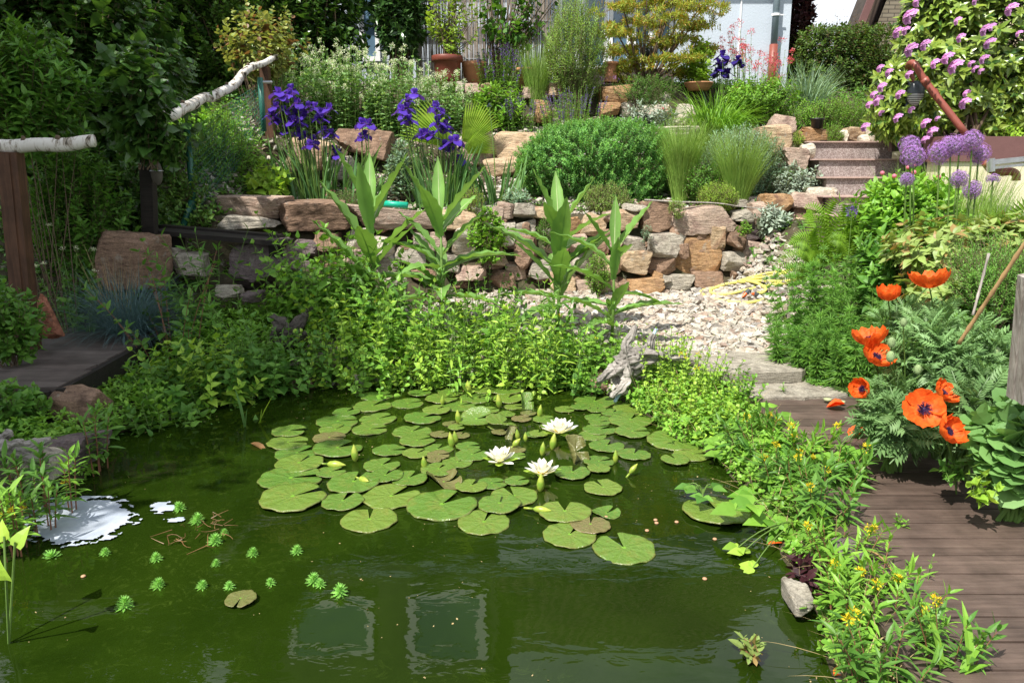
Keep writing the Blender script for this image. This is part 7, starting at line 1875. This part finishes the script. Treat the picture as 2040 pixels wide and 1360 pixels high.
# loosestrife with yellow tufts along the boardwalk
for px, pyb, Y, rx, n, top, l in [
 (1530, 940, 4.35, .2, 24, 830, 'narrow leaved loosestrife at the boardwalk edge, farthest of the row'),
 (1610, 960, 4.15, .2, 26, 850, 'narrow leaved loosestrife leaning over the middle of the boardwalk edge'),
 (1600, 1010, 3.85, .2, 24, 900, 'loosestrife with yellow tufts above the bramble leaves'),
 (1670, 1000, 3.8, .18, 24, 890, 'narrow leaved loosestrife just left of the open boardwalk'),
 (1660, 1080, 3.4, .17, 24, 930, 'loosestrife with several big yellow tufts above the reddish leaves'),
 (1700, 1180, 3.0, .17, 22, 1040, 'loosestrife with yellow tufts behind the dark wet rock'),
 (1760, 1200, 2.8, .14, 18, 1080, 'loosestrife with small yellow buds beside the arching straw stem'),
 (1720, 1260, 2.65, .16, 18, 1130, 'loosestrife stems at the waterline in the right foreground'),
 (1830, 1290, 2.5, .12, 14, 1140, 'loosestrife growing up through the boardwalk edge'),
 (1930, 1340, 2.28, .12, 12, 1180, 'loosestrife with yellow tufts in the lower right corner'),
 (1810, 1360, 2.2, .14, 16, 1250, 'short loosestrife at the bottom edge of the picture')]:
    b = at(px, pyb, Y); zz = max(.02, min(.16, float(zt(b[0], Y))))
    clump('loosestrife', l, 'plant', px - 25, Y, rx * .65, .12, int(n * .55), .3, NARROW, .10 if Y > 3.2 else .08, 'bright' if n % 4 else 'mid', k=10, per=2, lean=.2, t0=.15, e0=.2, e1=1.1, taper=.8, w=1.15, top=top - 20, x=b[0] - .07, z=zz, stemmat='stemred', r=.0028, hv=.45, flower=heads('yellow', .28, .019, 46, .014), group='loosestrife plants along the boardwalk')
# bramble with big ribbed leaves hanging over the water
def bramble(label, px, py, Y, spec, mat='bright', size=.135):
    c = at(px, py, Y); t = thing('bramble', label, 'plant', c); mb = MB(); ms = MB()
    for x, y, yy, az in spec:
        e = at(x, y, yy); stems(ms, [c], [(c + e) / 2 + [0, 0, .08]], [e], .004, .0025, 6, 5)
        for k in (-1, 0, 1):
            a = az + k * 1.25; D = np.array([math.cos(a), math.sin(a), rnd(-.1, .35)]); inst(mb, OVATE, [e], [D], [[0, -.35, 1]], size * rnd(.85, 1.15) * (1.1 if k == 0 else .95), 1.15)
    ms.build('stems', M['stem'], t); mb.build('foliage', M[mat], t)
bramble('bramble with large ribbed three part leaves over the rightmost big lily pad', 1560, 1010, 3.75, [(1465, 1015, 3.5, 2.2), (1500, 1005, 3.55, 3.4), (1535, 1035, 3.5, 4.6), (1545, 960, 3.8, 1.2), (1500, 985, 3.8, 2.6), (1590, 990, 3.7, 1.0), (1560, 1060, 3.45, 5.0), (1610, 950, 3.8, .8), (1580, 920, 4.0, 1.8)])
bramble('bramble shoot with big leaves over the boardwalk edge', 1620, 960, 4.0, [(1660, 915, 3.9, 1.2), (1690, 940, 3.85, .2), (1640, 890, 4.1, 2.0), (1590, 900, 4.2, 2.8), (1700, 905, 3.9, .8), (1540, 885, 4.3, 3.0), (1485, 905, 4.4, 3.2), (1450, 885, 4.5, 2.9)])
bramble('long pale bramble runner trailing over the water in the right foreground', 1590, 1040, 3.5, [(1500, 1130, 3.15, 2.5), (1480, 1100, 3.25, 2.0), (1470, 1090, 3.3, 3.5)], 'lime', .07)
bramble('bramble leaves at the back left corner of the boardwalk', 1520, 850, 4.6, [(1530, 810, 4.8, 1.5), (1500, 830, 4.7, 2.6), (1460, 870, 4.6, 3.2), (1560, 830, 4.7, .6), (1480, 850, 4.5, 4.0), (1430, 905, 4.4, 3.4), (1420, 885, 4.5, 2.6)], 'bright', .085)
bramble('floating leafy shoot on the dark water above the big right lily pad', 1400, 985, 3.85, [(1385, 975, 3.85, 2.6), (1400, 990, 3.75, 4.2), (1420, 972, 3.85, .6), (1370, 968, 3.9, 3.1)], 'mid', .075)
shrub('red_leaved_plant', 'low plant with dull reddish purple leaves under the loosestrife at the waterline', 'plant', (1575, 1660, 1110, 1190), 2.95, .1, 26, 3, OVAL, .065, 'purpleleaf', L=.08, up=.6, nbr=10)
shrub('water_weed', 'reddish leaved shoot standing in the water at the bottom right', 'plant', (1480, 1515, 1255, 1330), 2.5, .05, 9, 3, OVAL, .05, 'azalea', L=.05, up=1, nbr=7, base=at(1497, 1345, 2.5), stemmat='stemred')
mb = MB(); P = smoothpath([atz(1655, 1105, .2), at(1700, 1092, 3.05), at(1750, 1105, 2.95), at(1790, 1160, 2.75), at(1812, 1240, 2.55), at(1850, 1300, 2.35)], 8); tube(mb, P, .0045, 6); tag(mb.build('straw_stem', M['bamboo'], smooth=True), 'pale arching straw stem bent over the boardwalk edge', 'stem')
# big foreground leaves bottom right
straps(1895, 1330, 2.25, [(.4, .16, .03, .5, .5), (2.8, .20, .028, .9, .4), (1.5, .2, .03, .3, .5), (3.3, .17, .025, 1.1, .3), (.0, .14, .025, .9, .6), (2.2, .22, .03, .2, .4)], 'broad pointed leaves rising at the lower right corner', 'bright')
# small seedlings on the boards
for x, y, h_, s, n, l in [(1848, 1155, .13, .04, 1, 'tall thin seedling growing out of a board gap'), (1795, 1045, .07, .035, 4, 'low leafy seedling between two boards'), (1815, 1125, .03, .04, 1, 'tiny two leaved seedling left of the tall one'), (1560, 785, .1, .05, 2, 'small shoot on the lower grey slab')]:
    c = atz(x, y, .155); clump('seedling', l, 'plant', x, c[1], .02, .02, n, h_, LANCE, s, 'bright', k=5, x=c[0], z=.155, r=.002, lean=.1, hv=.1, w=1.6, group='seedlings on the boardwalk')
# reed blades in the water, left
for x, y, top, wpx, lean, l in [(487, 850, 768, 14, .12, 'dark upright reed blade standing in the dark water'), (517, 842, 778, 13, .45, 'bright leaning reed blade in the water left of the lily raft')]:
    c = atz(x, y, 0); mb = MB(); L = (top - y) * -1 * mpp(c[1]); blades(mb, [c, c + [.01, 0, 0]], [PI if lean < .2 else 0, .5], [L * 1.05, L * .5], [.05, .03], [lean, .1], [.1, .1], 6, .2, tw=.1); tag(mb.build('reed_plant', M['lime' if lean > .2 else 'iris'], loc=c), l, 'plant')
# blue fescue
grass('blue_fescue', 'round tuft of blue grey fescue grass on the shaded left bank', 245, 6.6, 1700, .42, .0032, .75, .9, 'fescue', .17, top=505, z=.38)
grass('fescue_stalks', 'thin dry flower stalks rising out of the blue grass tuft', 215, 6.75, 45, .62, .004, .18, .3, 'straw', .12, top=480, z=.4)
# white umbel plant at left
clump('white_umbel', 'tall thin plant with white umbels in front of the left shrubs', 'flowering plant', 140, 6.7, .12, .1, 7, 1, LANCE, .04, 'mid', k=5, top=430, hv=.3, flower=heads('whitefl', 1, .035, 40, .012, up=2))
# left waterside loosestrife
for px, Y, top, n, l in [(60, 3.75, 880, 9, 'tall loosestrife shoot behind the white foam, left one'), (125, 3.7, 885, 3, 'tall loosestrife shoot with yellow tufts standing in the white foam'), (20, 3.3, 950, 10, 'loosestrife with yellow tufts at the left edge'), (85, 3.55, 930, 5, 'slim loosestrife shoots between the two tall ones'), (190, 4.3, 800, 4, 'dark forget me not stem with a tiny blue flower in front of the deck')]:
    clump('loosestrife', l, 'plant', px, Y, .09 if n > 5 else .035, .08, n, .5, LANCE, .09, 'bright' if 'edge' in l or 'tufts' in l else 'mid', k=9, z=0.0, x=gx(px, Y, .2), top=top, t0=.35, e0=.1, e1=1.0, taper=.9, hv=.15, r=.005, lean=.06, stemmat='stemred', flower=heads('yellow', .5, .018, 40, .014, dz=-.09) if 'tufts' in l else None, group='loosestrife at the left waterside')
# arrowhead leaf bottom left
c = at(15, 1120, 2.55); t = thing('arrowhead', 'bright yellow green heart shaped water plant leaves at the left edge', 'plant', c); mb = MB()
for x, y, Y, az in [(30, 1075, 2.6, 1.0), (8, 1062, 2.7, 2.2), (12, 1140, 2.5, 4.5)]:
    e = at(x, y, Y); inst(mb, HEART, [e - [0, 0, .03]], [[math.cos(az) * .6, math.sin(az) * .3, .8]], [[-.3, -1, .4]], .085, 1)
mb.build('leaves', M['lime'], t); mb = MB(); e = np.array([at(30, 1080, 2.6), at(8, 1068, 2.7), at(12, 1145, 2.5)]); bb = np.tile(at(5, 1200, 2.6), (3, 1)); bb[:, 2] = 0; stems(mb, bb, (e + bb) / 2, e, .005, .004, 4, 6); mb.build('stalks', M['stem'], t)
# long blade over left deck
mb = MB(); inst(mb, LANCE, [at(-30, 760, 5.2)], [at(125, 712, 5.6) - at(-30, 760, 5.2)], [0, 0, 1], .62, .3); tag(mb.build('cut_reed', M['ivy']), 'single long green blade lying over the left deck', 'leaf')

# ---- ground cover, uncountable
def cover(name, label, pts, T, size, mat, h=.06, per=3, k=2, kind='stuff'):
    n = len(pts); A_ = P3(pts[:, 0], pts[:, 1], -.005); d = np.stack([RNG.normal(0, .5, n), RNG.normal(0, .5, n), np.ones(n)], 1); C_ = A_ + d * (h * rnd(.3, 1.2, n))[:, None]
    mb = MB(); leafy(mb, A_, (A_ + C_) / 2, C_, k, T, size, per, .3, -.1, .5, .8); tag(mb.build(name, M[mat], loc=(0, 0, 0)), label, 'ground cover', kind=kind)
def region(lo, hi, n, f):
    q = RNG.uniform(lo, hi, (n, 2)); return q[f(q[:, 0], q[:, 1])]
pd = lambda x, y: pdist(x, y, POND)
inp = lambda x, y: inpoly(x, y, POND)
far = region([-4.2, 4.2], [1.9, 7.4], 30000, lambda x, y: (~inp(x, y)) & ((pd(x, y) < .55) | ((x < -1.2) & (y < 7.2) & (x > -3.1))) & ~((x < -3.0) & (y > 4.8) & (y < 6.9)) & (x < 1.6))
cover('ground_cover', 'small leaved green ground cover on the far bank of the pond', far[:6500], OVAL, .042, 'bright', .12)
rb = region([.9, 1.2], [2.0, 5.7], 9000, lambda x, y: (~inp(x, y)) & (pd(x, y) < .5) & (x < np.interp(y, [1, 2.1, 2.6, 3.3, 4, 5.6], [1.2, 1.25, 1.35, 1.47, 1.62, 1.74])))
cover('ground_cover', 'small round leaved ground cover on the right bank beside the boardwalk', rb[:1700], ROUND, .03, 'bright', .07)
ter = region([-3.4, 8.9], [4.4, 14.3], 16000, lambda x, y: (y > wall_y(x) + .35) & (np.sin(x * 2.3 + y) + np.sin(y * 2.9 - x * 1.3) > -.5))
cover('ground_cover', 'low green weeds and moss on the terrace beds', ter[:5200], OVAL, .035, 'mid', .06)
rt = region([2.6, 3.5], [7.5, 13.8], 22000, lambda x, y: (x > 2.7) & ~((x > 3.2) & (x < 5.3) & (y > 8.4) & (y < 10.4)))
cover('ground_cover', 'green undergrowth covering the soil of the right border', rt[:7000], OVAL, .05, 'mid', .10)
lf = region([-8, 6.9], [-3.0, 14], 22000, lambda x, y: (x < -3.1))
cover('ground_cover', 'shaded green undergrowth on the left slope', lf[:7000], OVATE, .055, 'mid', .10)
ds = rb[1700:2500]; mb = MB(); blades(mb, P3(ds[:, 0], ds[:, 1]), rnd(0, 6.3, len(ds)), rnd(.08, .3, len(ds)), .004, rnd(.2, 1.4, len(ds)), .3, 4)
tag(mb.build('dry_stems', M['straw'], loc=(0, 0, 0)), 'dead straw coloured stems tangled under the bank plants beside the boardwalk', 'ground cover', kind='stuff')
gw = region([-.6, 6.2], [3.2, 8.8], 600, lambda x, y: (~inp(x, y)))
cover('gravel_weeds', 'tiny green weeds sprouting from the gravel', gw[:170], OVAL, .022, 'lime', .04)
